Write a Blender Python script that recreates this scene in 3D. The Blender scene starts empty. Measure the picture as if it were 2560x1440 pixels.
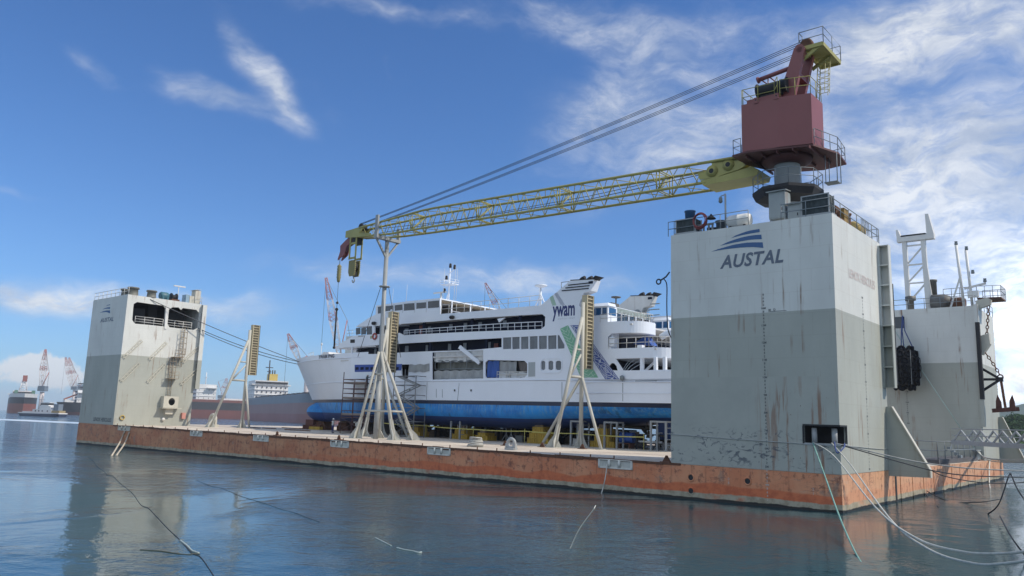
import bpy, bmesh, math, random
from mathutils import Vector, Matrix
random.seed(7)
R=math.radians
sc=bpy.context.scene
COL=sc.collection
# ---------------------------------------------------------------- camera / frames
F,PITCH,ROLL,CAMZ=1949.98,.1706,.026,4.2576
MBARGE=Matrix.Translation((17.6719,42.2486,1.9776))@Matrix.Rotation(-.7078,4,'Z')@Matrix.Rotation(.0077,4,'Y')@Matrix.Rotation(-.0009,4,'X')
MBI=MBARGE.inverted()
cp,sp,cr,sr=math.cos(PITCH),math.sin(PITCH),math.cos(ROLL),math.sin(ROLL)
_r,_u,_f=Vector((1,0,0)),Vector((0,-sp,cp)),Vector((0,cp,sp))
CAM=Vector((0,0,CAMZ))
def ray(u,v):
    a,b=(u-1280)/F,(v-720)/F
    return _f+(cr*a+sr*b)*_r-(-sr*a+cr*b)*_u
def _pl(u,v,ax,val):
    o=MBI@CAM; d=MBI.to_3x3()@ray(u,v)
    return o+(val-o[ax])/d[ax]*d
def PX(u,v,X=0): return _pl(u,v,0,X)
def PY(u,v,Y=0): return _pl(u,v,1,Y)
def PZ(u,v,Z=0): return _pl(u,v,2,Z)
def PW(u,v,z=0):
    d=ray(u,v); return CAM+(z-CAMZ)/d.z*d
def PD(u,v,dist):
    d=ray(u,v); return CAM+dist/d.y*d
def w2b(p): return MBI@Vector(p)
cam=bpy.data.cameras.new('camera'); co=bpy.data.objects.new('camera',cam); COL.objects.link(co)
X=cr*_r+sr*_u; Yv=-sr*_r+cr*_u; Zv=-_f
m=Matrix((X,Yv,Zv)).transposed().to_4x4(); m.translation=CAM
co.matrix_world=m; cam.sensor_width=36; cam.lens=F/2560*36; cam.clip_start=.1; cam.clip_end=60000
sc.camera=co
sc.view_settings.view_transform='Standard'; sc.view_settings.look='None'; sc.view_settings.gamma=1; sc.view_settings.exposure=0
# ---------------------------------------------------------------- materials
def nmat(name):
    m=bpy.data.materials.new(name); m.use_nodes=True; nt=m.node_tree; nt.nodes.clear()
    out=nt.nodes.new('ShaderNodeOutputMaterial'); b=nt.nodes.new('ShaderNodeBsdfPrincipled')
    nt.links.new(b.outputs[0],out.inputs[0]); return m,nt,b
class NT:
    def __init__(s,nt): s.nt=nt
    def n(s,t,**k):
        x=s.nt.nodes.new('ShaderNode'+t)
        for a,v in k.items(): setattr(x,a,v)
        return x
    def link(s,a,b): s.nt.links.new(a,b)
    def set(s,sock,v):
        if isinstance(v,bpy.types.NodeSocket): s.link(v,sock)
        elif isinstance(v,(tuple,list)) and len(v)==3 and sock.type=='RGBA': sock.default_value=(*v,1)
        else: sock.default_value=v
    def math(s,op,a,b=None,c=None,clamp=False):
        x=s.n('Math',operation=op,use_clamp=clamp); s.set(x.inputs[0],a)
        if b is not None: s.set(x.inputs[1],b)
        if c is not None: s.set(x.inputs[2],c)
        return x.outputs[0]
    def mix(s,f,a,b,blend='MIX'):
        x=s.n('Mix',data_type='RGBA',blend_type=blend); s.set(x.inputs[0],f); s.set(x.inputs[6],a); s.set(x.inputs[7],b); return x.outputs[2]
    def noise(s,vec,scale,detail=4,rough=.55,dist=0,dims='3D'):
        x=s.n('TexNoise',noise_dimensions=dims); s.link(vec,x.inputs['Vector']); x.inputs['Scale'].default_value=scale
        x.inputs['Detail'].default_value=detail; x.inputs['Roughness'].default_value=rough; x.inputs['Distortion'].default_value=dist
        return x.outputs[0]
    def map(s,vec,scale=(1,1,1),loc=(0,0,0)):
        x=s.n('Mapping'); s.link(vec,x.inputs[0]); x.inputs['Scale'].default_value=scale; x.inputs['Location'].default_value=loc; return x.outputs[0]
    def ramp(s,v,a,b,lo=0.,hi=1.,smooth=True):
        x=s.n('MapRange',interpolation_type='SMOOTHSTEP' if smooth else 'LINEAR'); s.set(x.inputs[0],v)
        for i,q in zip((1,2,3,4),(a,b,lo,hi)): s.set(x.inputs[i],q)
        return x.outputs[0]
    def obj(s): return s.n('TexCoord').outputs['Object']
    def pos(s): return s.n('NewGeometry').outputs['Position']
    def xyz(s,v):
        x=s.n('SeparateXYZ'); s.link(v,x.inputs[0]); return x.outputs
    def bump(s,h,strength,dist=.02):
        x=s.n('Bump'); x.inputs['Strength'].default_value=strength; x.inputs['Distance'].default_value=dist; s.link(h,x.inputs['Height']); return x.outputs[0]
MATS={}
def mat(name,col,rough=.5,metal=0.,var=.12,vs=.8,rust=0.,rustcol=(.17,.07,.03),streak=(3,3,.18),bump=.1,spec=.5,bands=None,plates=False):
    """weathered paint: base colour (or Z bands of the object), mottling, dirt and vertical rust streaks"""
    if name in MATS: return MATS[name]
    m,nt,b=nmat(name); g=NT(nt); o=g.obj()
    c=None
    if bands:
        z=g.xyz(o)[2]; z=g.math('ADD',z,g.math('MULTIPLY',g.math('SUBTRACT',g.noise(o,1.3),.5),.03))
        c=bands[0][1]
        for (lvl,colr) in bands[1:]: c=g.mix(g.math('GREATER_THAN',z,lvl),c,colr)
    else: c=col
    if var:
        nz=g.noise(g.map(o,(1,1,.5)),vs,6,.6); f=g.ramp(nz,.25,.75,1-var,1+var*.6,False)
        x=g.n('Mix',data_type='RGBA',blend_type='MULTIPLY'); x.inputs[0].default_value=1; g.set(x.inputs[6],c)
        cc=g.n('CombineColor'); [g.link(f,cc.inputs[i]) for i in range(3)]; g.link(cc.outputs[0],x.inputs[7]); c=x.outputs[2]
    if rust:
        s1=g.noise(g.map(o,streak),1.,5,.6); s2=g.noise(o,.45,3)
        k=g.math('MULTIPLY',g.ramp(s1,.56,.74),g.ramp(s2,.40,.58)); k=g.math('MULTIPLY',k,rust,clamp=True)
        c=g.mix(k,c,rustcol)
        sp_=g.ramp(g.noise(o,5.,4,.7),.70-.03*rust,.78); c=g.mix(g.math('MULTIPLY',g.math('MULTIPLY',sp_,g.ramp(s2,.45,.6)),min(1,rust)),c,rustcol)
    if plates:
        br=g.n('TexBrick'); br.inputs['Scale'].default_value=.2; br.inputs['Mortar Size'].default_value=.004; br.inputs['Color1'].default_value=(1,1,1,1); br.inputs['Color2'].default_value=(.975,.98,.98,1); br.inputs['Mortar'].default_value=(.93,.92,.91,1)
        q=g.xyz(o); cv=g.n('CombineXYZ'); g.link(g.math('ADD',q[0],q[1]),cv.inputs[0]); g.link(q[2],cv.inputs[1]); g.link(cv.outputs[0],br.inputs[0])
        c=g.mix(1.,c,br.outputs[0],'MULTIPLY')
    g.set(b.inputs['Base Color'],c); b.inputs['Roughness'].default_value=rough; b.inputs['Metallic'].default_value=metal
    b.inputs['Specular IOR Level'].default_value=spec
    if bump: g.link(g.bump(g.noise(o,2.2,5,.6),bump,.05),b.inputs['Normal'])
    MATS[name]=m; return m
# ---------------------------------------------------------------- mesh builder
class MB:
    def __init__(s): s.v=[];s.f=[];s.mi=[];s.sm=[];s.cur=0;s.smooth=False
    def face(s,idx): s.f.append(tuple(idx)); s.mi.append(s.cur); s.sm.append(s.smooth)
    def addv(s,pts):
        b=len(s.v); s.v+= [Vector(p) for p in pts]; return list(range(b,b+len(pts)))
    def poly(s,pts): s.face(s.addv(pts)); return s
    def box(s,a,b):
        x0,x1=sorted((a[0],b[0]));y0,y1=sorted((a[1],b[1]));z0,z1=sorted((a[2],b[2]))
        i=s.addv([(x0,y0,z0),(x1,y0,z0),(x1,y1,z0),(x0,y1,z0),(x0,y0,z1),(x1,y0,z1),(x1,y1,z1),(x0,y1,z1)])
        for q in ((3,2,1,0),(4,5,6,7),(0,1,5,4),(1,2,6,5),(2,3,7,6),(3,0,4,7)): s.face([i[k] for k in q])
        return s
    def obox(s,p,q,w,h,up=(0,0,1)):
        """box beam from p to q, width w (sideways), height h (along up)"""
        p,q=Vector(p),Vector(q); d=(q-p).normalized(); up=Vector(up)
        sd=d.cross(up)
        if sd.length<1e-4: sd=d.cross(Vector((0,1,0)))
        sd.normalize(); u=sd.cross(d)
        pts=[e+sd*w/2*a+u*h/2*b for e in (p,q) for a,b in ((-1,-1),(1,-1),(1,1),(-1,1))]
        i=s.addv(pts)
        for k in ((0,1,2,3),(7,6,5,4),(0,4,5,1),(1,5,6,2),(2,6,7,3),(3,7,4,0)): s.face([i[x] for x in k])
        return s
    def tube(s,p,q,r,n=6,r2=None,caps=True):
        return s.path([p,q],r,n,r2,caps)
    def path(s,pts,r,n=6,r2=None,caps=True):
        pts=[Vector(p) for p in pts]; rings=[]; t0=(pts[1]-pts[0]).normalized()
        a=t0.cross(Vector((0,0,1)));
        if a.length<1e-3: a=t0.cross(Vector((1,0,0)))
        a.normalize(); os=s.smooth; s.smooth=n>4
        for k,p in enumerate(pts):
            if k==0: t=t0
            elif k==len(pts)-1: t=(pts[-1]-pts[-2]).normalized()
            else: t=((pts[k+1]-p).normalized()+(p-pts[k-1]).normalized())
            if t.length<1e-6: t=t0
            t.normalize(); a=(a-t*a.dot(t)).normalized(); b=t.cross(a)
            rr=r if r2 is None else r+(r2-r)*k/(len(pts)-1)
            rings.append(s.addv([p+rr*(math.cos(2*math.pi*j/n)*a+math.sin(2*math.pi*j/n)*b) for j in range(n)]))
        for A,B in zip(rings,rings[1:]):
            for j in range(n): s.face((A[j],A[(j+1)%n],B[(j+1)%n],B[j]))
        s.smooth=False
        if caps: s.face(rings[0][::-1]); s.face(rings[-1])
        s.smooth=os; return s
    def prism(s,pts,off):
        off=Vector(off); a=s.addv(pts); b=s.addv([Vector(p)+off for p in pts]); n=len(a)
        s.face(a[::-1]); s.face(b)
        for j in range(n): s.face((a[j],a[(j+1)%n],b[(j+1)%n],b[j]))
        return s
    def lathe(s,c,prof,axis=(0,0,1),n=16,smooth=True):
        """prof: list of (r, t) along axis from c"""
        c=Vector(c); ax=Vector(axis).normalized(); a=ax.cross(Vector((0,0,1)))
        if a.length<1e-3: a=Vector((1,0,0))
        a.normalize(); b=ax.cross(a); os=s.smooth; s.smooth=smooth
        rings=[s.addv([c+ax*t+max(r,1e-4)*(math.cos(2*math.pi*j/n)*a+math.sin(2*math.pi*j/n)*b) for j in range(n)]) for r,t in prof]
        for A,B in zip(rings,rings[1:]):
            for j in range(n): s.face((A[j],A[(j+1)%n],B[(j+1)%n],B[j]))
        s.smooth=False; s.face(rings[0][::-1]); s.face(rings[-1]); s.smooth=os; return s
    def torus(s,c,R_,r,axis=(0,1,0),n=20,k=8):
        c=Vector(c); ax=Vector(axis).normalized(); a=ax.cross(Vector((0,0,1)))
        if a.length<1e-3: a=Vector((1,0,0))
        a.normalize(); b=ax.cross(a); os=s.smooth; s.smooth=True; rings=[]
        for i in range(n):
            t=2*math.pi*i/n; e=math.cos(t)*a+math.sin(t)*b
            rings.append(s.addv([c+e*(R_+r*math.cos(2*math.pi*j/k))+ax*r*math.sin(2*math.pi*j/k) for j in range(k)]))
        for i in range(n):
            A,B=rings[i],rings[(i+1)%n]
            for j in range(k): s.face((A[j],A[(j+1)%k],B[(j+1)%k],B[j]))
        s.smooth=os; return s
    def ball(s,c,r,n=12,m=8,sx=1,sy=1,sz=1):
        c=Vector(c); os=s.smooth; s.smooth=True
        rings=[]
        for i in range(m+1):
            t=math.pi*i/m; rr=max(math.sin(t),1e-3)
            rings.append(s.addv([c+Vector((r*sx*rr*math.cos(2*math.pi*j/n),r*sy*rr*math.sin(2*math.pi*j/n),r*sz*math.cos(t))) for j in range(n)]))
        for A,B in zip(rings,rings[1:]):
            for j in range(n): s.face((A[j],B[j],B[(j+1)%n],A[(j+1)%n]))
        s.smooth=os; return s
    def rail(s,pts,h=1.05,step=1.5,r=.03,bars=2,up=(0,0,1),closed=False,n=5):
        up=Vector(up); pts=[Vector(p) for p in pts]
        if closed: pts=pts+[pts[0]]
        for k in range(1,bars+1): s.path([p+up*h*k/bars for p in pts],r,n)
        for A,B in zip(pts,pts[1:]):
            c=max(1,round((B-A).length/step))
            for i in range(c+1): p=A.lerp(B,i/c); s.tube(p,p+up*h,r,n)
        return s
    def grid(s,rows):
        """rows: equal-length lists of points -> quads"""
        ids=[s.addv(r) for r in rows]
        for A,B in zip(ids,ids[1:]):
            for j in range(len(A)-1): s.face((A[j],A[j+1],B[j+1],B[j]))
        return s
    def merge(s,mesh,M=None,slot=0):
        b=len(s.v); s.v+=[(M@v.co if M else v.co.copy()) for v in mesh.vertices]
        for p in mesh.polygons: s.f.append(tuple(b+i for i in p.vertices)); s.mi.append(slot); s.sm.append(False)
        return s
    def build(s,name,mats,parent=None,base=None,label=None,fix=True):
        if not isinstance(mats,(list,tuple)): mats=[mats]
        base=Vector(base) if base is not None else (Vector(parent['_b']) if parent is not None else Vector((0,0,0)))
        me=bpy.data.meshes.new(name); me.from_pydata([v-base for v in s.v],[],s.f)
        for m_ in mats: me.materials.append(m_)
        me.polygons.foreach_set('material_index',s.mi); me.polygons.foreach_set('use_smooth',s.sm)
        if fix:
            bm=bmesh.new(); bm.from_mesh(me); bmesh.ops.recalc_face_normals(bm,faces=bm.faces); bm.to_mesh(me); bm.free()
        me.update()
        o=bpy.data.objects.new(name,me); COL.objects.link(o)
        if parent is not None: o.parent=parent
        o['_b']=tuple(base)
        if label: o['label']=label
        ALL.append(o); return o
    def build_each(s,name,mats,parent,grow=.03):
        """separate pieces of this builder become objects of their own (pieces whose boxes touch stay together)"""
        par=list(range(len(s.v)))
        def fd(x):
            while par[x]!=x: par[x]=par[par[x]]; x=par[x]
            return x
        for f in s.f:
            for a in f[1:]: par[fd(a)]=fd(f[0])
        isl={}
        for i in range(len(s.v)): isl.setdefault(fd(i),[]).append(i)
        g_=[]
        for k,vs in isl.items():
            P_=[s.v[i] for i in vs]; g_.append([[min(p[a] for p in P_)-grow for a in range(3)],[max(p[a] for p in P_)+grow for a in range(3)],{k}])
        ch=True
        while ch:
            ch=False
            for i in range(len(g_)):
                for j in range(i+1,len(g_)):
                    if all(g_[i][0][a]<=g_[j][1][a] and g_[j][0][a]<=g_[i][1][a] for a in range(3)):
                        A,B=g_[i],g_.pop(j); g_[i]=[[min(A[0][a],B[0][a]) for a in range(3)],[max(A[1][a],B[1][a]) for a in range(3)],A[2]|B[2]]; ch=True; break
                if ch: break
        out=[]
        for lo,hi,ks in g_:
            mb=MB(); mp={}
            for f,mi,sm in zip(s.f,s.mi,s.sm):
                if fd(f[0]) in ks:
                    for i in f:
                        if i not in mp: mp[i]=len(mb.v); mb.v.append(s.v[i])
                    mb.f.append(tuple(mp[i] for i in f)); mb.mi.append(mi); mb.sm.append(sm)
            out.append(mb.build(name,mats,parent))
        return out
ALL=[]
def thing(name,label,cat,base=(0,0,0),frame='b',group=None):
    o=bpy.data.objects.new(name,None); COL.objects.link(o); o.empty_display_size=.3
    o.matrix_world=(MBARGE if frame=='b' else Matrix.Identity(4))@Matrix.Translation(Vector(base))
    o['label']=label; o['category']=cat; o['_b']=tuple(base)
    if group: o['group']=group
    ALL.append(o); return o
def solo(mb,name,mats,label,cat,base=(0,0,0),frame='b',group=None,kind=None):
    """a thing that is one mesh"""
    o=mb.build(name,mats,None,base)
    o.matrix_world=(MBARGE if frame=='b' else Matrix.Identity(4))@Matrix.Translation(Vector(base))
    if label: o['label']=label
    if cat: o['category']=cat
    if group: o['group']=group
    if kind: o['kind']=kind
    return o
def dup(root,base,label,group=None):
    r=root.copy(); COL.objects.link(r); r.matrix_world=MBARGE@Matrix.Translation(Vector(base)); r['_b']=tuple(base); r['label']=label
    if group: r['group']=group
    for ch in list(root.children):
        c=ch.copy(); COL.objects.link(c); c.parent=r
        for g_ in list(ch.children):
            d=g_.copy(); COL.objects.link(d); d.parent=c
    ALL.append(r); return r
def curve_mesh(outer,holes,t):
    """2D outline with holes -> slab mesh (x,y in plane, extruded z 0..-t)"""
    cu=bpy.data.curves.new('c','CURVE'); cu.dimensions='2D'; cu.fill_mode='BOTH'; cu.extrude=t/2
    for lp in [outer]+list(holes):
        spn=cu.splines.new('POLY'); spn.points.add(len(lp)-1); spn.use_cyclic_u=True
        for k,p in enumerate(lp): spn.points[k].co=(p[0],p[1],0,1)
    o=bpy.data.objects.new('c',cu); COL.objects.link(o); bpy.context.view_layer.update()
    me=bpy.data.meshes.new_from_object(o.evaluated_get(bpy.context.evaluated_depsgraph_get()))
    bpy.data.objects.remove(o); bpy.data.curves.remove(cu); return me
def plateY(mb,outer,holes,y0,y1,slot=0):
    """slab facing Y: outlines are lists of points with x,z"""
    t=abs(y1-y0); me=curve_mesh([(p[0],p[2]) for p in outer],[[(p[0],p[2]) for p in h] for h in holes],t)
    M=Matrix(((1,0,0,0),(0,0,1,(y0+y1)/2),(0,1,0,0),(0,0,0,1))); mb.merge(me,M,slot); bpy.data.meshes.remove(me)
def plateX(mb,outer,holes,x0,x1,slot=0):
    t=abs(x1-x0); me=curve_mesh([(p[1],p[2]) for p in outer],[[(p[1],p[2]) for p in h] for h in holes],t)
    M=Matrix(((0,0,1,(x0+x1)/2),(1,0,0,0),(0,1,0,0),(0,0,0,1))); mb.merge(me,M,slot); bpy.data.meshes.remove(me)
def text_mesh(txt,size=1.,bold=0.,shear=0.,space=1.):
    cu=bpy.data.curves.new('t','FONT'); cu.body=txt; cu.size=size; cu.offset=bold; cu.shear=shear; cu.space_character=space; cu.resolution_u=3
    o=bpy.data.objects.new('t',cu); COL.objects.link(o); bpy.context.view_layer.update()
    me=bpy.data.meshes.new_from_object(o.evaluated_get(bpy.context.evaluated_depsgraph_get()))
    bpy.data.objects.remove(o); bpy.data.curves.remove(cu); return me
def put_text(mb,txt,org,right,up,width=None,height=None,bold=0.,shear=0.,space=1.,slot=0,centre=False):
    me=text_mesh(txt,1.,bold,shear,space); xs=[v.co.x for v in me.vertices]; ys=[v.co.y for v in me.vertices]
    sx=1. if width is None else width/(max(xs)-min(xs)); sy=sx if height is None else height/(max(ys)-min(ys))
    if width is None: sx=sy
    org,right,up=Vector(org),Vector(right).normalized(),Vector(up).normalized()
    cx=(min(xs)+max(xs))/2 if centre else min(xs)
    b=len(mb.v); mb.v+=[org+right*((v.co.x-cx)*sx)+up*(v.co.y*sy) for v in me.vertices]
    for p in me.polygons: mb.f.append(tuple(b+i for i in p.vertices)); mb.mi.append(slot); mb.sm.append(False)
    bpy.data.meshes.remove(me)
def catenary(a,b,sag,n=14):
    a,b=Vector(a),Vector(b); return [a.lerp(b,i/n)-Vector((0,0,sag*4*(i/n)*(1-i/n))) for i in range(n+1)]
def smooth(pts,n=6):
    pts=[Vector(p) for p in pts]; out=[]; P=[pts[0]]+pts+[pts[-1]]
    for i in range(1,len(P)-2):
        for k in range(n):
            t=k/n; a,b,c,d=P[i-1],P[i],P[i+1],P[i+2]
            out.append(.5*((2*b)+(c-a)*t+(2*a-5*b+4*c-d)*t*t+(3*b-a-3*c+d)*t**3))
    out.append(pts[-1]); return out
# ================================================================ palette
WHT,GRY=(.64,.65,.62),(.385,.40,.36)
M_tower=mat('tower_paint',None,.55,rust=.9,var=.15,vs=.3,bands=[(-9,GRY),(8.9,WHT)],plates=True,bump=.05,rustcol=(.20,.10,.05))
M_white=mat('white_steel',(.68,.68,.66),.5,rust=.25,var=.06)
M_cream=mat('cream_steel',(.52,.50,.43),.55,rust=.35)
M_greysteel=mat('grey_steel',(.33,.35,.36),.5,rust=.4)
M_rail=mat('rail_paint',(.20,.23,.25),.5,var=.1,bump=0)
M_railw=mat('rail_white',(.62,.62,.6),.5,var=.1,bump=0)
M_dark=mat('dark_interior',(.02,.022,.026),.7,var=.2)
M_black=mat('black_rubber',(.022,.023,.027),.75,var=.3,vs=3)
M_rusty=mat('rusty_steel',(.13,.06,.035),.85,var=.4,vs=3)
M_blue=mat('emblem_blue',(.035,.11,.26),.5,var=.08)
M_navylet=mat('faded_navy_letters',(.12,.15,.20),.55,var=.25,vs=3)
M_mark=mat('draft_mark_black',(.10,.11,.12),.6,var=.2)
M_markw=mat('draft_mark_white',(.55,.5,.45),.6,var=.3)
M_red=mat('crane_red',(.24,.075,.075),.5,var=.10,vs=.6,rust=.1)
M_redd=mat('crane_red_under_shade',(.10,.030,.030),.6,var=.15)  # same red darkened: underside shade put into the walkway colour
M_yel=mat('boom_yellow',(.37,.34,.10),.5,var=.15,rust=.25)
M_yel2=mat('block_yellow',(.46,.30,.04),.65,var=.3,vs=2,rust=.4)
M_ropew=mat('rope_white',(.55,.55,.50),.8,var=.25,vs=4,bump=.3)
M_roped=mat('rope_dark',(.045,.05,.06),.85,var=.3,vs=4)
M_ropeg=mat('rope_green',(.20,.38,.33),.8,var=.3,vs=2)
M_wire=mat('wire_rope',(.055,.065,.085),.5,var=.1,bump=0)
M_gal=mat('galvanised',(.30,.32,.33),.5,metal=0,var=.15)
M_glass=mat('dark_glass',(.018,.025,.035),.08,var=0,bump=0,spec=.8)
M_bglass=mat('blue_glass',(.02,.09,.22),.08,var=0,bump=0,spec=.8)
def hull_material():
    m,nt,b=nmat('pontoon_rust_paint'); g=NT(nt); o=g.obj(); w=g.xyz(g.pos())[2]; x=g.xyz(o)[0]; y=g.xyz(o)[1]
    n1=g.noise(g.map(o,(1,1,1.3)),.28,6,.62); n2=g.noise(o,1.9,7,.68); st=g.noise(g.map(o,(2.6,2.6,.12)),1.,6,.65); n4=g.noise(g.map(o,(.35,.35,.35)),1.,5,.6)
    near=g.ramp(g.math('ADD',x,g.math('MULTIPLY',n1,14)),-52,-18)
    old=g.mix(g.ramp(n1,.35,.65),(.42,.155,.072),(.52,.26,.13)); new=g.mix(g.ramp(n1,.40,.60),(.58,.205,.095),(.64,.28,.145))
    c=g.mix(near,old,new)
    end=g.ramp(x,-.05,.0); c=g.mix(g.math('MULTIPLY',end,.75),c,(.60,.36,.22))  # end face paler peach: its sunlit look is put into the colour
    # stains: vertical runs, blooms of rust, pale scrapes, dark rubbing arcs
    c=g.mix(g.math('MULTIPLY',g.ramp(st,.52,.68),.6),c,(.17,.06,.035))
    c=g.mix(g.math('MULTIPLY',g.ramp(n2,.51,.66),.75),c,(.15,.055,.035))
    c=g.mix(g.math('MULTIPLY',g.ramp(g.noise(g.map(o,(.7,.7,2.8)),1.1,6,.72),.58,.68),.5),c,(.50,.36,.27))
    arc=g.noise(g.map(o,(.5,.5,1.1)),1.,3,.5,3.5); arc=g.math('ABSOLUTE',g.math('SUBTRACT',arc,.5)); c=g.mix(g.math('MULTIPLY',g.math('MULTIPLY',g.ramp(arc,.022,.004),g.ramp(n4,.50,.60)),.55),c,(.10,.035,.045))
    c=g.mix(g.math('MULTIPLY',g.math('MULTIPLY',g.ramp(n4,.60,.64),g.ramp(g.noise(o,.9,3),.45,.6)),.6),c,(.25,.19,.15))
    # fresh orange boot band with a wavy upper edge
    wv=g.math('ADD',w,g.math('MULTIPLY',g.math('SUBTRACT',g.noise(g.map(o,(.22,.22,.22)),1.,3,.5),.5),1.1))
    c=g.mix(g.math('MULTIPLY',g.ramp(wv,1.03,.90),g.math('MULTIPLY',g.math('MULTIPLY',near,.9),g.math('SUBTRACT',1.,g.math('MULTIPLY',end,.8)))),c,g.mix(g.ramp(n2,.4,.6),(.60,.155,.055),(.48,.11,.04)))
    # waterline: pale growth line, black wet weed below it
    wl=g.math('ADD',w,g.math('MULTIPLY',g.math('SUBTRACT',g.noise(g.map(o,(.35,.35,.5)),1.,6,.7),.5),.42))
    c=g.mix(g.math('MULTIPLY',g.ramp(wl,.46,.41),g.ramp(n1,.30,.42)),c,g.mix(g.ramp(n2,.4,.65),(.40,.36,.27),(.26,.22,.15))); c=g.mix(g.ramp(wl,.17,.13),c,(.014,.014,.012))
    g.set(b.inputs['Base Color'],c); b.inputs['Roughness'].default_value=.6
    g.link(g.bump(g.math('ADD',n2,g.math('MULTIPLY',st,.7)),.3,.06),b.inputs['Normal']); return m
M_hull=hull_material()
def deck_material():
    m,nt,b=nmat('dusty_deck'); g=NT(nt); o=g.obj()
    n1=g.noise(o,.16,6,.65); n2=g.noise(g.map(o,(.25,1.6,1)),.8,6,.65); n3=g.noise(o,3.,5,.7)
    c=g.mix(g.ramp(n1,.32,.66),(.68,.60,.50),(.47,.40,.33)); c=g.mix(g.math('MULTIPLY',g.ramp(n2,.52,.68),.75),c,(.20,.13,.09))
    c=g.mix(g.math('MULTIPLY',g.ramp(n3,.55,.7),.4),c,(.62,.56,.48))
    g.set(b.inputs['Base Color'],c); b.inputs['Roughness'].default_value=.85; g.link(g.bump(n3,.3,.03),b.inputs['Normal']); return m
M_deck=deck_material()
# ================================================================ floating dock
LEN,WID=99.5,48.57
dock=thing('floating_dock','floating dry dock with rust orange hull, flat deck and tall corner towers','floating dock')
def rounded_hull():
    mb=MB()
    P=[(-LEN,0),(0,0),(0,WID),(-LEN,WID)]
    def ring(z,ins):
        pts=[]
        x0,x1,y0,y1=-LEN+ins,-ins,ins,WID-ins
        n=40
        pts+=[(x0+(x1-x0)*i/n,y0,z) for i in range(n)]; pts+=[(x1,y0+(y1-y0)*i/20,z) for i in range(20)]
        pts+=[(x1-(x1-x0)*i/n,y1,z) for i in range(n)]; pts+=[(x0,y1-(y1-y0)*i/20,z) for i in range(20)]; return pts
    rs=[ring(-5,.02),ring(-2.2,0),ring(-1.4,0),ring(-.7,0),ring(-.03,0)]
    ids=[mb.addv(r) for r in rs]
    for A,B in zip(ids,ids[1:]):
        for j in range(len(A)): mb.face((A[j],A[(j+1)%len(A)],B[(j+1)%len(A)],B[j]))
    mb.face(ids[-1]); mb.face(ids[0][::-1]); return mb
hull=rounded_hull().build('pontoon_hull',M_hull,dock)
mb=MB(); mb.box((-LEN+.03,.03,-.026),(-.03,WID-.03,0))
# plate edge strips, rail along the long side, deck scraps
mb.build('deck_plating',M_deck,dock)
mb=MB()
for i in range(66):   # ragged torn fender strip along deck edge
    x=-88.6+i*1.2
    if x>-10.4: break
    mb.box((x,-.05,-.10-random.random()*.08),(x+1.17,.04,.02+random.random()*.05))
mb.build('deck_edge_strip',M_rusty,dock)
M_fair=mat('fairlead_grey',(.62,.62,.57),.6,rust=.5); M_fair2=mat('fairlead_back',(.50,.51,.47),.7,var=.25,vs=3,rust=.6)
# fairlead pockets in the long side
def pocket(x0,x1,open_=True):
    mb=MB(); z0,z1=-.60,-.02
    mb.box((x0,-.07,z0),(x0+.14,.02,z1)); mb.box((x1-.14,-.07,z0),(x1,.02,z1)); mb.box((x0,-.07,z0),(x1,.02,z0+.1)); mb.box((x0,-.07,z1-.06),(x1,.02,z1))
    mb.cur=1; mb.box((x0+.14,-.012,z0+.1),(x1-.14,.02,z1-.06))
    mb.cur=0
    for k in (.33,.62): mb.tube((x0+(x1-x0)*k,-.06,z0+.1),(x0+(x1-x0)*k,-.06,z1-.05),.09,8)
    return mb
for x0,x1 in ((-87.2,-83.8),(-69.1,-66.5),(-56.5,-53.8),(-44,-41.4),(-31.55,-29.0),(-15.4,-12.8)):
    pocket(x0,x1).build('fairlead_pocket',[M_cream if x0<-80 else M_fair,M_fair2 if x0>-80 else M_cream],dock)
# hull openings near the corner
mb=MB()
for (x,z) in ((-8.76,-.77),(-8.76,-1.55),(-5.2,-.72)):
    mb.cur=0; mb.torus((x,-.01,z),.2,.045,(0,1,0),20,6); mb.cur=1; mb.lathe((x,-.015,z),[(.17,0),(.17,.02)],(0,1,0),16)
mb.build_each('hull_overboard_pipe',[M_hull,M_dark],dock)
# pontoon end: thin ribs and flat dark strips
mb=MB()
for k in range(12):
    y=11.2+k*2.9; mb.box((0,y,-2.4),(.035,y+.07,-.25))
mb.cur=1; mb.box((-.0,9.3,-.3),(.03,12.0,-.02)); mb.box((0,10.0,-2.5),(.025,10.35,-.3))
mb.build_each('end_plate_rib_and_strip',[M_hull,M_dark],dock)
# ---------------------------------------------------------------- near tower
XN,YN,ZN=-10.07,9.12,14.28
tn=MB(); t=.12
RX,RZ0,RZ1,RY=-1.9,1.5,2.5,1.05      # mooring recess at the corner
plateY(tn,[(XN,0,0),(0,0,0),(0,0,RZ0),(RX,0,RZ0),(RX,0,RZ1),(0,0,RZ1),(0,0,ZN),(XN,0,ZN)],[],0,t)
plateX(tn,[(0,t,0),(0,YN,0),(0,YN,ZN),(0,t,ZN),(0,t,RZ1),(0,RY,RZ1),(0,RY,RZ0),(0,t,RZ0)],[],-t,0)
tn.box((XN,YN-t,0),(-t,YN,ZN)); tn.box((XN,t,0),(XN+t,YN-t,ZN)); tn.box((XN+t,t,ZN-.12),(-t,YN-t,ZN-.02))
near=tn.build('corner_tower',M_tower,dock,label='big near corner tower carrying the crane, grey below and white above')
mb=MB(); mb.box((RX-.05,RY+.3,RZ0-.1),(-t-.01,RY+.35,RZ1+.1)); mb.box((RX-.06,t,RZ0-.1),(RX-.01,RY+.3,RZ1+.1)); mb.box((RX-.01,t,RZ0-.1),(-t,RY+.3,RZ0-.02)); mb.box((RX-.01,t,RZ1+.02),(-t,RY+.3,RZ1+.08))
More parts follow.
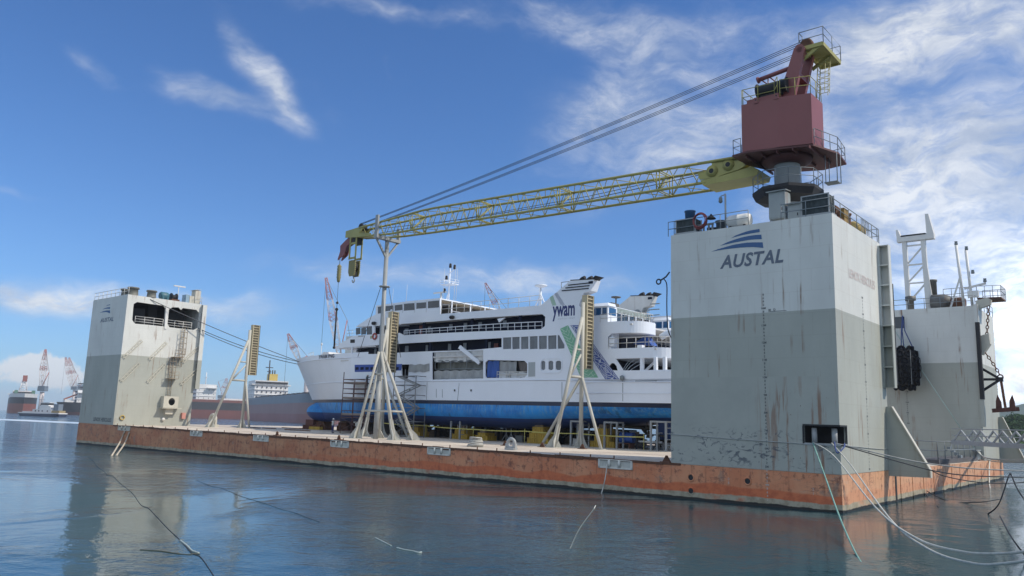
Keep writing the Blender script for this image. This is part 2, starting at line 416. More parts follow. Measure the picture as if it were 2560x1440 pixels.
mb.box((RX-.07,-.03,RZ1),(.03,.10,RZ1+.09)); mb.box((RX-.09,-.03,RZ0),(RX,.1,RZ1)); mb.box((-.08,.1,RZ1),(.03,RY,RZ1+.09)); mb.box((-.08,RY,RZ0),(.03,RY+.09,RZ1+.09))
mb.build('mooring_recess',M_dark,near)
mb=MB()
for (x,y) in ((RX+.45,.30),(-.42,.42)): mb.lathe((x,y,RZ0),[(.15,0),(.15,.9)],(0,0,1),12)
mb.box((RX,-.05,RZ0-.02),(.04,.1,RZ0+.09)); mb.box((-.1,.1,RZ0-.02),(.04,RY,RZ0+.09)); mb.build_each('roller_post',M_greysteel,near)
def lettering(parent,mats,fn,name='lettering'):
    mb=MB(); fn(mb); return mb.build(name,mats,parent,fix=False)
def swoosh(mb,pts,plane=-.012):
    P=[PY(1660+u/3.13,440+v/3.13,0) for u,v in pts]; mb.poly([(p.x,plane,p.z) for p in P])
def emblem(mb):
    for top,bot in (([(525,487),(560,466),(600,450),(640,436),(680,425),(748,414)],[(750,438),(680,450),(640,457),(600,466),(560,476)]),
                    ([(440,545),(500,516),(560,495),(610,480),(660,469),(710,462),(762,459)],[(766,494),(710,496),(660,501),(610,510),(560,519),(500,532)]),
                    ([(368,593),(425,572),(480,556),(540,539),(600,528),(650,521),(700,519),(773,519)],[(778,563),(700,556),(650,557),(600,560),(540,566),(480,573),(425,582)])):
        q=top+bot; n=len(top)
        # strip quads so the concave swoosh fills properly
        T=[PY(1660+u/3.13,440+v/3.13,0) for u,v in top]; B=[PY(1660+u/3.13,440+v/3.13,0) for u,v in ([top[0]]+bot[::-1])]
        m=max(len(T),len(B))
        def samp(L_,k):
            x=k*(len(L_)-1)/(m-1); i=min(int(x),len(L_)-2); return L_[i].lerp(L_[i+1],x-i)
        for k in range(m-1):
            qd=[samp(T,k),samp(T,k+1),samp(B,k+1),samp(B,k)]
            mb.poly([(p.x,-.012,p.z) for p in qd])
lettering(near,M_blue,emblem,'emblem')
def austal(mb):
    a=PY(1800,671,0); b=PY(1959,655,0); h=PY(1870,632,0).z-PY(1868,665,0).z
    put_text(mb,'AUSTAL',(a.x,-.012,(a.z+b.z)/2),(1,0,0),(0,0,1),b.x-a.x,h*1.05,bold=.028,shear=.25,space=1.06)
lettering(near,M_navylet,austal)
def drafts(mb,X0,fx,z0m,zs,dark=True):
    for zz,tx in zs: put_text(mb,tx,fx(z0m+zz)[0],fx(0)[1],(0,0,1),None,.13)
def marks(lo,hi):
    out=[]
    z=lo
    while z<=hi+1e-6:
        mm=round(z*10); out.append((z,'%dM'%(mm//10) if mm%10==0 else str(mm%10))); z+=.2
    return out
Z5=9.108-14   # local Z of draft 0
def dm_y(mb,lo,hi,Xc,zoff,slot=0):
    for z,tx in marks(lo,hi): put_text(mb,tx,(Xc,-.012,z+zoff),(1,0,0),(0,0,1),None,.125,bold=.02,slot=slot,centre=True)
def dm_x(mb,lo,hi,Yc,zoff,slot=0):
    for z,tx in marks(lo,hi): put_text(mb,tx,(.012,Yc,z+zoff),(0,1,0),(0,0,1),None,.125,bold=.02,slot=slot,centre=True)
lettering(near,M_mark,lambda mb:(dm_y(mb,5,14.8,-4.05,Z5),put_text(mb,'M   D',(-3.75,-.012,8.98),(1,0,0),(0,0,1),None,.13,bold=.02),mb.poly([(-3.75,-.012,8.93),(-2.7,-.012,8.93),(-2.7,-.012,8.96),(-3.75,-.012,8.96)])),'draft_marks')
lettering(near,M_mark,lambda mb:dm_x(mb,5,15,4.9,Z5),'draft_marks')
lettering(dock,M_markw,lambda mb:(dm_y(mb,3.2,4.8,-4.05,Z5),put_text(mb,'0\n8',(-6.35,-.012,-.75),(1,0,0),(0,0,1),None,.36,centre=True),put_text(mb,'2\n1',(-1.5,-.012,-.95),(1,0,0),(0,0,1),None,.36,centre=True)),'draft_marks')
M_fred=mat('faded_red_letters',(.60,.53,.51),.6,var=.2,vs=2)
M_fgry=mat('faded_grey_letters',(.42,.42,.40),.6,var=.25,vs=3)
def lenox(mb):
    put_text(mb,'LENOX HERCULES',(.012,2.6,11.05),(0,1,0),(0,0,1),5.0,.55,bold=.02)
lettering(near,M_fred,lenox)
# scuffs of black rubber on the lower wall: built into own thin patch material
def scuff_mat():
    m,nt,b=nmat('scuffed_wall_band'); g=NT(nt); o=g.obj()
    n=g.noise(g.map(o,(1.2,1,2.2)),1.1,8,.72,1.4); k=g.math('MULTIPLY',g.ramp(n,.53,.60),g.ramp(g.noise(o,.5,2),.38,.5))
    z=g.xyz(o)[2]; k=g.math('MULTIPLY',k,g.ramp(z,2.6,1.6)); k=g.math('MULTIPLY',k,g.ramp(z,-.1,.5))
    r=g.noise(g.map(o,(2.6,2.6,.2)),1.,5,.6); kr=g.math('MULTIPLY',g.ramp(r,.52,.64),g.math('MULTIPLY',g.ramp(z,5.2,3.6,.35,1.),g.ramp(g.xyz(o)[0],-5.5,-2.8)))
    c=g.mix(g.math('MULTIPLY',g.ramp(g.noise(o,.6,6,.65),.3,.7),.22),GRY,(.20,.21,.20)); c=g.mix(g.math('MULTIPLY',kr,.75),c,(.21,.085,.035)); c=g.mix(g.math('MULTIPLY',k,.8),c,(.06,.075,.10))
    c=g.mix(g.math('MULTIPLY',g.ramp(g.noise(g.map(o,(1,1,.6)),4.,5,.75),.64,.70),g.ramp(g.xyz(o)[0],-7,-2)),c,(.10,.04,.02))
    g.set(b.inputs['Base Color'],c); b.inputs['Roughness'].default_value=.6; return m
M_scuff=scuff_mat()
mb=MB(); plateY(mb,[(XN+.0,0,.0),(-.005,0,.0),(-.005,0,RZ0-.03),(RX-.1,0,RZ0-.03),(RX-.1,0,RZ1+.1),(-.005,0,RZ1+.1),(-.005,0,5.2),(XN,0,5.2)],[],-.006,-.001)
mb.build('scuffed_plating',M_scuff,near)
# vertical fender rail on the inner corner of the near tower
def fender_rail(parent,x,y,z0,z1,white_to=None,w=.75,d=.5):
    mb=MB()
    mb.box((x-.12,y,z0),(x,y+.08,z1)); mb.box((x+w-.06,y,z0),(x+w,y+d,z1)); mb.box((x,y+d-.06,z0),(x+w-.06,y+d,z1)); mb.box((x,y,z0),(x+.06,y+d-.06,z1))
    n=int((z1-z0)/1.15)
    for k in range(n+1): zz=z0+(z1-z0)*k/n; mb.box((x+.06,y+.01,max(z0,zz-.04)),(x+w-.06,y+d-.06,min(z1,zz+.04)))
    return mb.build('fender_rail',M_tower,parent)
fender_rail(near,.02,YN-.55,5.0,14.05,w=.62)
mb=MB(); mb.box((.5,YN-.02,5.2),(.64,YN+.2,11.6)); mb.build('rubber_strip',M_black,near)
# gusset bracket at the pontoon end
def gusset(parent,y,xo,zt,xb=0.):
    mb=MB(); mb.prism([(xb,y,-.35),(xb,y,zt),(xb+.35,y,zt),(xb+xo,y,.15),(xb+xo,y,-.3)],(0,.12,0))
    mb.cur=1; a=Vector((xb+.36,y+.06,zt)); b=Vector((xb+xo+.03,y+.06,.14)); mb.obox(a,b,.42,.06,up=(1,0,.5)); mb.box((xb+xo,y-.15,-.3),(xb+xo+.06,y+.27,.15))
    return mb
gusset(near,8.75,2.3,3.85).build('gusset_bracket',[M_tower,M_cream],near)
# railing on the tower roof
mb=MB(); mb.rail([(XN+.15,.15,ZN),(XN+.15,YN-.2,ZN)],.95,1.6,.025); mb.rail([(XN-.25,.1,ZN-.02),(-4.9,.06,ZN-.02)],.95,1.9,.025); mb.rail([(-2.9,.06,ZN-.02),(-.02,.06,ZN-.02),(-.02,YN-.1,ZN-.02)],.95,1.45,.028)
mb.rail([(XN+.2,YN-.15,ZN),(-.1,YN-.15,ZN)],.95,1.8,.025); mb.build('railing',M_rail,near)
# ---------------------------------------------------------------- far left tower with open winch room
XL0,XL1,YL,ZL=-LEN,-88.8,10.12,16.68
H1=[PX(220+u/8,700+v/8,XL1) for u,v in ((905,560),(915,480),(985,440),(1245,478),(1505,512),(1550,565),(1545,640),(1530,930),(1250,900),(935,872),(885,800))]
H2=[PX(220+u/8,700+v/8,XL1) for u,v in ((1620,590),(1690,545),(1815,548),(1862,600),(1898,560),(2170,598),(2225,660),(2190,960),(2120,1000),(1630,945),(1590,880))]
zf=min(p.z for p in H1)-.25; zc=max(p.z for p in H1)+.3
tl=MB()
tl.box((XL0,0,0),(XL1-.01,YL,zf))
plateX(tl,[(0,0,zf),(0,YL,zf),(0,YL,ZL),(0,0,ZL)],[H1,H2],XL1-.2,XL1)
tl.box((XL0,0,zf),(XL1-.2,.15,ZL)); tl.box((XL0,YL-.15,zf),(XL1-.2,YL,ZL)); tl.box((XL0+.2,.15,zc),(XL1-.2,YL-.15,ZL-.05))
BH=[[(0,.7,zf+.3),(0,4.4,zf+.3),(0,4.4,zc-.8),(0,.7,zc-.8)],[(0,5.4,zf+.4),(0,9.2,zf+.4),(0,9.2,zc-.8),(0,5.4,zc-.8)]]
plateX(tl,[(0,.15,zf),(0,YL-.15,zf),(0,YL-.15,ZL),(0,.15,ZL)],BH,XL0,XL0+.2)
left=tl.build('corner_tower',M_tower,dock,label='far left corner tower with an open winch room under its roof')
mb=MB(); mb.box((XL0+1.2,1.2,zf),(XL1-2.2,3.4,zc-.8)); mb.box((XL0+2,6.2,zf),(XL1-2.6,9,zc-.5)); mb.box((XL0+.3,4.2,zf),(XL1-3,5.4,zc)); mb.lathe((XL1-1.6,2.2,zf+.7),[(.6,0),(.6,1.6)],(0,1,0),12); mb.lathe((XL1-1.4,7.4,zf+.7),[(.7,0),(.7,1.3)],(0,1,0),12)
mb.box((XL0+.25,.2,zc-.06),(XL1-.22,YL-.2,zc-.02)); mb.box((XL0+.25,.2,zf+.02),(XL1-.25,YL-.2,zf+.05)); mb.build_each('winch_room_machinery_and_lining',M_dark,left)  # includes near-black sheets lining floor and ceiling
mb=MB(); mb.rail([(XL1-.1,1.3,zf+.25),(XL1-.1,5.0,zf+.25)],1.0,1.2,.035,3); mb.rail([(XL1-.1,5.4,zf+.25),(XL1-.1,9.0,zf+.25)],1.0,1.2,.035,3)
mb.rail([(XL0+.1,.1,ZL),(XL1-.1,.1,ZL)],.95,1.4,.035); mb.rail([(XL1-.1,YL-1.,ZL),(XL1-.1,YL,ZL),(XL0,YL,ZL)],.95,1.4,.03); mb.build('railing',M_railw,left)
mb=MB(); p=PX(220+1575/8,700+545/8,XL1); q=PX(220+1550/8,700+950/8,XL1); mb.obox((XL1+.03,p.y,p.z+.1),(XL1+.03,q.y,q.z-.2),.3,.1,up=(1,0,0)); mb.build('opening_post',M_white,left)
fender_rail(left,XL1+.02,YL-.05,5.0,ZL-.1,w=.5,d=.6)
# diagonal racks
mb=MB()
for u0,v0,u1,v1 in ((925,640,1060,515),(1120,655,1245,530),(905,815,1040,685),(1105,825,1235,690),(1355,840,1480,730),(1370,675,1480,570)):
    a,b=PX(u0/3,680+v0/3,XL1),PX(u1/3,680+v1/3,XL1); n=(b-a).normalized(); s_=Vector((0,-n.z,n.y))*.16
    for e in (-1,1): mb.obox(a+s_*e+Vector((.12,0,0)),b+s_*e+Vector((.12,0,0)),.07,.12,up=(1,0,0))
    for k in range(7): c=a.lerp(b,k/6); mb.obox(c-s_+Vector((.12,0,0)),c+s_+Vector((.12,0,0)),.03,.03,up=(1,0,0))
mb.build_each('diagonal_rack',M_cream,left)
# caged ladder, platforms and hatch box
def caged_ladder(mb,y,z0,z1,cage0):
    for e in (-.22,.22): mb.tube((XL1+.18,y+e,z0),(XL1+.18,y+e,z1),.035,5)
    z=z0
    while z<z1: mb.tube((XL1+.18,y-.22,z),(XL1+.18,y+.22,z),.025,4); z+=.33
    z=cage0
    while z<z1+.05:
        mb.path([(XL1+.18,y-.36,z),(XL1+.55,y-.42,z),(XL1+.85,y-.2,z),(XL1+.85,y+.2,z),(XL1+.55,y+.42,z),(XL1+.18,y+.36,z)],.03,4); z+=.75
    for a,b in ((.55,-.42),(.85,-.2),(.85,.2),(.55,.42)): mb.tube((XL1+a,y+b,cage0),(XL1+a,y+b,z1),.022,4)
pa=PX(1290/3,680+800/3,XL1); pb=PX(1330/3,680+640/3,XL1); pc=PX(1260/3,680+975/3,XL1); pt=PX(1360/3,680+420/3,XL1)
mb=MB(); caged_ladder(mb,pa.y-.3,pc.z+.2,pb.z,pa.z); caged_ladder(mb,pb.y+.4,pb.z-1.2,pt.z,pb.z+.4)
for c in (pa,pb):
    mb.box((XL1,c.y-.9,c.z-.05),(XL1+1.,c.y+.5,c.z)); mb.rail([(XL1+.95,c.y-.85,c.z),(XL1+.95,c.y+.45,c.z)],.9,.7,.03)
mb.build('caged_ladder',mat('ladder_cream_rust',(.33,.27,.20),.7,rust=1.,vs=2),left)
mb=MB(); plateX(mb,[(0,pc.y-1.,pc.z-.75),(0,pc.y+1.,pc.z-.75),(0,pc.y+1.,pc.z+.75),(0,pc.y-1.,pc.z+.75)],[[(0,pc.y+.1+.45*math.cos(k*.52),pc.z+.05+.5*math.sin(k*.52)) for k in range(12)]],XL1+.75,XL1+.85)
mb.box((XL1,pc.y-1,pc.z-.75),(XL1+.75,pc.y-.92,pc.z+.75)); mb.box((XL1,pc.y+.92,pc.z-.75),(XL1+.75,pc.y+1,pc.z+.75)); mb.box((XL1,pc.y-1.2,pc.z-.85),(XL1+1.1,pc.y+1.4,pc.z-.77)); mb.box((XL1,pc.y-.5,pc.z-1.6),(XL1+.6,pc.y+.5,pc.z-.85)); mb.cur=1; mb.box((XL1+.1,pc.y-.9,pc.z-.7),(XL1+.3,pc.y+.9,pc.z+.7)); mb.build('hatch_platform',[M_cream,M_dark],left)
mb=MB(); c=PX(915/3,680+1092/3,XL1); mb.torus((XL1+.1,c.y,c.z),.27,.07,(1,0,0)); mb.build('lifebuoy',mat('buoy_ochre',(.45,.33,.1),.6),left); mb=MB()
c2=PX(1370/3,680+1078/3,XL1); mb.box((XL1,c2.y-.25,c2.z-.4),(XL1+.35,c2.y+.25,c2.z+.4)); mb.build('hose_box',mat('pale_red',(.55,.26,.22),.5),left)
mb=MB(); c=PX(1220/3,680+1105/3,XL1); mb.lathe((XL1+.05,c.y,c.z),[(.1,0),(.22,.08),(.23,.15),(.08,.25)],(1,0,0),12); mb.build('floodlight',M_white,left)
def lem(mb):
    def strip(top,bot):
        T=[PY(220+u/8,700+v/8,0) for u,v in top]; B=[PY(220+u/8,700+v/8,0) for u,v in bot]
        for k in range(len(T)-1): mb.poly([(p.x,-.012,p.z) for p in (T[k],T[k+1],B[k+1],B[k])])
    strip([(350,528),(395,498),(447,486)],[(350,528),(395,512),(442,502)]); strip([(282,592),(340,562),(390,548),(443,540)],[(282,592),(340,577),(390,572),(443,578)]); strip([(232,657),(300,627),(370,610),(443,607)],[(232,657),(300,645),(370,640),(443,668)])
lettering(left,M_blue,lem,'emblem')
a=PY(220+240/8,700+845/8,0); b=PY(220+510/8,700+812/8,0)
lettering(left,M_navylet,lambda mb:put_text(mb,'AUSTAL',(a.x,-.012,(a.z+b.z)/2-.03),(1,0,0),(0,0,1),b.x-a.x,(PY(260,793,0).z-PY(258,803,0).z)*1.1,bold=.03,shear=.25,space=1.06))
a2=PY(233,1052,0); b2=PY(278,1053,0)
lettering(left,M_mark,lambda mb:put_text(mb,'LENOX HERCULES',(a2.x,-.012,.35),(1,0,0),(0,0,1),b2.x-a2.x,.5,bold=.02))
# ---------------------------------------------------------------- right rear tower
YR0=39.24; ZR=14.2
tr=MB(); tr.box((-10.2,YR0,0),(0,WID,ZR))
rear=tr.build('corner_tower',M_tower,dock,label='right rear corner tower behind the gangway, with a window and a hanging fender')
gusset(rear,WID-.9,1.9,4.1).build('gusset_bracket',[M_tower,M_cream],rear)
mb=MB(); mb.box((.0,YR0-.22,5.5),(.32,YR0+.25,12.6)); mb.build('rubber_strip',M_black,rear)
mb=MB(); mb.box((-.05,YR0-.18,12.6),(.3,YR0+.3,14.3)); mb.box((-.05,YR0-.18,3.0),(.28,YR0+.3,5.5)); mb.build_each('fender_post',M_tower,rear)
mb=MB(); a,b=PY(2234,793,YR0),PY(2262,820,YR0); mb.box((a.x,YR0-.02,b.z),(b.x,YR0-.01,a.z)); mb.build('window',M_glass,rear)
mb=MB(); mb.rail([(-8.4,YR0+.1,ZR),(-.1,YR0+.1,ZR)],1.0,1.5,.03); mb.rail([(0.,YR0+.4,ZR),(0,WID,ZR)],1.0,1.5,.03)
mb.build('railing',M_rail,rear)
# corner lookout platform, its rail, chain guide
mb=MB(); c=PY(2500,745,YR0+.5)
mb.prism([(.1,YR0+1.,ZR+.75),(2.0,YR0+1.4,ZR+.75),(2.0,YR0+4,ZR+.75),(.1,YR0+4,ZR+.75)],(0,0,.12)); mb.build('lookout_platform',M_rusty,rear)
mb=MB(); mb.rail([(-2.8,YR0+1.4,ZR+.87),(.1,YR0+1.,ZR+.87),(2.0,YR0+1.4,ZR+.87),(2.0,YR0+4,ZR+.87),(.1,YR0+4,ZR+.87)],1.1,.7,.03); mb.build('lookout_railing',M_rail,rear)
mb=MB(); mb.prism([(0,YR0+.35,ZR-.6),(.5,YR0+.35,ZR-.2),(1.25,YR0+.35,ZR+.05),(1.35,YR0+.35,ZR+.5),(1.0,YR0+.35,ZR+.75),(.1,YR0+.35,ZR+.5)],(0,.5,0)); mb.build('chain_sheave_arm',M_cream,rear)
mb=MB()
for z in (8.4,7.35,6.3): mb.obox((.1,YR0+.6,z),(1.6,YR0+.6,7.35),.16,.22)
mb.box((1.4,YR0+.45,7.15),(1.8,YR0+.75,7.55)); mb.build('anchor_bracket',M_black,rear)
mb=MB(); mb.prism([(0,YR0+.4,11.3),(0,YR0+.4,9.7),(.35,YR0+.4,9.6),(1.0,YR0+.4,10.6),(.95,YR0+.4,11.6)],(0,.7,0)); mb.build('chain_chute',M_cream,rear)
lettering(rear,M_mark,lambda mb:[put_text(mb,tx,(-6.2,YR0-.012,z+Z5),(1,0,0),(0,0,1),None,.13,bold=.02,centre=True) for z,tx in marks(8,11.2)],'draft_marks')
# ---------------------------------------------------------------- tower half hidden behind the ferry's bow
tb=MB(); tb.box((-LEN,43.4,0),(-92,WID,16.0)); hid=tb.build('corner_tower',M_tower,dock,label='corner tower mostly hidden behind the ferry bridge')
mb=MB(); mb.rail([(-LEN+.1,43.5,16.0),(-92.1,43.5,16.)],1.1,1.5,.04); mb.build('railing',M_railw,hid)
# ================================================================ tower crane with lattice boom
CX,CY=-4.0,4.1
crane=thing('jib_crane','tower crane with dark red machine house and long yellow lattice boom on the near tower','crane',(CX,CY,ZN))
mb=MB(); mb.lathe((CX,CY,ZN),[(.75,0),(.75,2.6),(.8,2.7),(.8,4.7),(1.25,5.0),(1.25,5.2)],n=24); mb.build('pedestal',M_greysteel,crane)
mb=MB()
def octo(r,z,s=1.): return [(CX+r*math.cos(R(22.5+45*k)),CY+r*math.sin(R(22.5+45*k)),z) for k in range(8)]
mb.prism(octo(2.15,17.0),(0,0,.18)); ids=[mb.addv(octo(2.15,17.0)),mb.addv(octo(1.95,16.6)),mb.addv(octo(.8,16.35))]
for A,B in zip(ids,ids[1:]):
    for j in range(8): mb.face((A[j],A[(j+1)%8],B[(j+1)%8],B[j]))
plat=mb.build('service_platform',M_black,crane)
mb=MB(); mb.rail(octo(2.1,17.2),1.0,.9,.025,2,closed=True)
mb.box((CX+2.1,CY+.6,17.55),(CX+2.9,CY+1.3,17.6))
for a,b in ((.1,.0),(.8,0),(.1,.7),(.8,.7)): mb.tube((CX+2.1+a,CY+.6+b,17.55),(CX+2.1+a,CY+.6+b,19.4),.03,5)
mb.build('railing',M_rail,plat)
# machine house
zb,zt=19.5,22.75
HP=[(-6.0,1.85),(-3.7,2.0),(-1.8,2.55),(-1.8,4.6),(-6.0,4.6)]
mb=MB(); mb.prism([(x,y,zb) for x,y in HP],(0,0,zt-zb)); house=mb.build('machine_house',M_red,crane)
mb=MB(); SP=[(-6.63,1.75),(-5.5,1.5),(-1.78,2.6),(-1.05,5.0),(-1.3,7.3),(-2.9,7.6),(-5.4,6.6),(-6.5,4.1)]
mb.prism([(x,y,zb-.02) for x,y in SP],(0,0,-.12))
for k in range(5): x=-5.8+k*.95; mb.box((x,1.9+k*.1,zb-.32),(x+.08,6.2,zb-.14))
mb.lathe((CX,CY,zb-.6),[(1.1,0),(1.5,.2),(1.6,.44)],n=24)
mb.build('walkway_skirt',M_redd,crane)
mb=MB(); mb.rail([(-6.0,3.4,zb),(-6.45,4.0,zb),(-6.6,1.85,zb),(-6.05,1.75,zb)],1.0,1.,.025); mb.rail([(-1.75,2.7,zb),(-1.1,5.,zb),(-1.35,7.2,zb),(-2.9,7.5,zb),(-5.3,6.6,zb)],1.0,.9,.025); mb.build('walkway_railing',M_rail,crane)
mb=MB(); mb.rail([(-6.0,1.95,zt),(-3.9,2.05,zt),(-3.7,2.05,zt+.35)],1.05,1.1,.025); mb.rail([(-3.55,2.05,zt),(-1.85,2.6,zt),(-1.85,4.5,zt)],1.15,1.,.025); mb.rail([(-5.95,2.,zt),(-5.95,4.5,zt)],1.05,1.2,.025); mb.build('roof_railing',M_yel,house)
mb=MB(); mb.box((-5.8,2.25,zt+.05),(-3.7,3.3,zt+.4)); mb.cur=1; mb.lathe((-5.2,2.6,zt+.95),[(.5,0),(.5,.05),(.38,.06),(.38,1.9),(.5,1.91),(.5,1.96)],(1,0,.0),16); mb.box((-5.0,2.45,zt+.4),(-3.6,3.6,zt+1.3)); mb.build('luffing_winch',[M_red,M_dark],house)
for k,(x,y) in enumerate(((-5.05,1.86),(-3.75,1.96))):
    mb=MB(); mb.prism([(x-.16,y,zt-.1),(x+.16,y,zt-.1),(x+.1,y,zt+.28),(x-.1,y,zt+.28)],(0,.05,0)); mb.cur=1; mb.lathe((x,y-.01,zt+.12),[(.05,0),(.05,.02)],(0,1,0),10); mb.build('lifting_lug',[M_red,M_dark],house)
# gantry legs
def leg(y0,y1):
    mb=MB(); L0=[(-4.0,0,zt),(-2.95,0,zt),(-2.15,0,25.95),(-2.35,0,26.25),(-2.62,0,26.28),(-2.85,0,26.05)]
    mb.prism([(x,y0,z) for x,_,z in L0],(0,y1-y0,0)); return mb
leg(2.75,3.05).build('gantry_leg',M_red,crane); leg(4.2,4.5).build('gantry_leg',M_red,crane)
mb=MB(); mb.tube((-2.5,2.75,25.9),(-2.5,4.5,25.9),.2,10); mb.box((-3.0,3.05,24.2),(-2.6,4.2,24.5)); mb.tube((-5.3,3.1,24.75),(-3.2,3.1,25.0),.14,10); mb.tube((-5.42,3.1,24.73),(-5.3,3.1,24.75),.22,10)
for q in ((-4.7,-4.7),(-4.6,-3.6),(-5.2,-4.1)): mb.tube((q[0],3.1,24.75),(q[1],3.1,zt+.9),.04,5)
mb.build('gantry_tie',M_red,crane)
# top platform
mb=MB(); PT=[(-2.35,3.0),(-1.2,3.0),(-1.2,6.4),(-2.35,6.4)]
zp=26.0
for a,b in (((-2.35,3.0),(-1.15,3.0)),((-2.35,6.3),(-1.15,6.3)),((-2.35,3.),(-2.35,6.3)),((-1.15,3.),(-1.15,6.3))): mb.obox((*a,zp),(*b,zp),.12,.26)
for k in range(22): y=3.1+k*.15; mb.box((-2.3,y,zp+.02),(-1.2,y+.10,zp+.05))
mb.obox((-2.45,3.1,25.3),(-1.3,3.1,zp),.14,.2); mb.obox((-2.45,4.8,25.3),(-1.3,4.8,zp),.14,.2)
top=mb.build('head_platform',M_yel,crane)
mb=MB(); mb.rail([(-2.6,3.0,zp+.1),(-1.1,3.0,zp+.1),(-1.1,6.3,zp+.1),(-2.4,6.3,zp+.1)],1.05,2.2,.028); mb.rail([(-2.6,3.0,zp+.1),(-2.6,3.6,zp+.1)],1.05,2.,.028); mb.build('railing',M_rail,top)
for y in (3.35,4.2):
    mb=MB(); mb.lathe((-2.3,y,26.45),[(.32,0),(.42,.04),(.34,.12),(.34,.2),(.42,.28),(.32,.32)],(0,1,0),18); mb.build('head_sheave',M_rusty,crane)
mb=MB(); 
for e in (-.25,.25): mb.tube((-2.0,4.35+e,zt),(-2.05,5.0+e,25.9),.028,5)
for k in range(9):
    t_=k/8; c=Vector((-2.0,4.35,zt)).lerp(Vector((-2.05,5.0,25.9)),t_); mb.tube(c-Vector((0,.25,0)),c+Vector((0,.25,0)),.02,4)
    if k>1: mb.path([c+Vector((0,-.3,0)),c+Vector((.5,-.3,0)),c+Vector((.7,0,0)),c+Vector((.5,.3,0)),c+Vector((0,.3,0))],.02,4)
for d in ((.5,-.3),(.7,0),(.5,.3)): mb.tube((-2.0+d[0],4.45+d[1],23.3),(-2.05+d[0],5.0+d[1],25.9),.02,4)
mb.build('caged_ladder',M_yel,crane)
# boom
def yc(x): return 4.25+(-7-x)/45.5*2.75
def hw(x):
    if x>-9: return .95
    if x>-39: return .95
    return .95-.55*(-39-x)/13.7
def zt_(x): return 19.86+(-7-x)*.0545 if x>-38.8 else 21.59
def zb_(x):
    if x>-26: return 18.6+(-9.85-x)*.04
    return 19.25+(-26-x)*.045 if x>-44.5 else 20.08+(-44.5-x)*.10
def bp(x,a,b): return Vector((x,yc(x)+a*hw(x),zt_(x) if b>0 else zb_(x)))
xs0,xs1=-9.9,-50.2
mb=MB(); NB=26; XS=[xs0+(xs1-xs0)*k/NB for k in range(NB+1)]
for a in (-1,1):
    for b in (-1,1): mb.path([bp(x,a,b) for x in XS],.105 if True else 0,7)
boom=mb.build('boom_chords',M_yel,crane)
mb=MB()
for k in range(NB):
    x0,x1=XS[k],XS[k+1]; xm=(x0+x1)/2
    for a in (-1,1):   # vertical faces: W bracing
        mb.tube(bp(x0,a,-1),bp(xm,a,1),.035,5); mb.tube(bp(xm,a,1),bp(x1,a,-1),.035,5)
    for b in (-1,1):
        s_=1 if k%2 else -1
        mb.tube(bp(x0,-s_,b),bp(x1,s_,b),.03,5); 
    if k%6==2:
        for e in (0,.25):
            for p,q in (((-1,-1),(-1,1)),((1,-1),(1,1)),((-1,1),(1,1)),((-1,-1),(1,-1)),((-1,-1),(1,1))): mb.tube(bp(x0-e,*p),bp(x0-e,*q),.045,5)
mb.build('boom_lacing',M_yel,crane)
M_post=mat('post_grey_cream',(.46,.455,.41),.6,rust=.6,var=.15,vs=1.5)
mb=MB(); mb.tube(bp(-9.9,-1,1),bp(-7.0,-1,1)+Vector((0,0,0)),.105,7); mb.tube(bp(-9.9,1,1),bp(-7.0,1,1),.105,7); [mb.tube(bp(-9.9,a,-1),bp(-9.3,a,-1),.105,7) for a in (-1,1)]; mb.build_each('boom_chord_end',M_yel,crane)
mb=MB()   # root: eye plates with pins above a lower box beam
ya=yc(-9)-.97; yb=yc(-9)+.97
up_=[PY(u,v,ya) for u,v in ((1781,406),(1776,422),(1762,430),(1744,434),(1749,449),(1791,443),(1815,434),(1846,424),(1864,414),(1852,402),(1838,398))]
lo_=[PY(u,v,ya) for u,v in ((1751,451),(1800,441),(1880,416),(1897,424),(1893,437),(1880,441),(1758,464))]
for y in (ya,yb-.1):
    mb.prism([(p.x,y,p.z) for p in up_],(0,.1,0))
mb.prism([(p.x,ya-.03,p.z) for p in lo_],(0,yb-ya+.06,0))
t0=[PY(u,v,ya) for u,v in ((1776,404),(1846,397),(1850,401),(1778,408))]; mb.prism([(p.x,ya,p.z) for p in t0],(0,yb-ya,0))
mb.cur=0
for u,v,r_ in ((1780,428,.40),(1821,412,.40)):
    p=PY(u,v,ya)
    for y,a in ((ya-.01,-1),(yb+.01,1)): mb.cur=0; mb.lathe((p.x,y,p.z),[(r_,0),(r_,.06),(r_*.55,.07),(r_*.55,.1)],(0,a,0),20); mb.cur=1; mb.lathe((p.x,y+a*.1,p.z),[(r_*.42,0),(r_*.42,.015)],(0,a,0),14)
mb.build('boom_root',[M_yel,M_dark],crane)
mb=MB()   # tip
for a in (-1,1):
    pr=[(-49.0,zt_(-49)+.1),(-52.75,21.62),(-52.75,20.9),(-48.0,zb_(-48)-.1),(-47.9,zb_(-48)+.25),(-50.2,21.0)]
    mb.prism([(x,yc(x)+a*hw(x)*1.05,z) for x,z in pr],(0,-a*.07,0))
mb.prism([(-52.7,yc(-52.7)-.4,20.93),(-48.,yc(-48)-.55,zb_(-48)-.06),(-48.,yc(-48)+.55,zb_(-48)-.06),(-52.7,yc(-52.7)+.4,20.93)],(0,0,.06))
mb.cur=1; mb.lathe((-50.2,yc(-50.2)-.35,21.75),[(.3,0),(.4,.06),(.32,.2),(.32,.5),(.4,.64),(.3,.7)],(0,1,0),16)
mb.build('boom_tip',[M_yel,M_dark],crane)
mb=MB(); Yt=yc(-53)
pr=[(-52.3,20.95),(-51.9,20.3),(-52.7,20.0),(-53.0,19.1),(-54.0,18.6),(-54.05,18.75),(-53.7,19.5),(-53.75,20.15),(-53.0,20.6)]
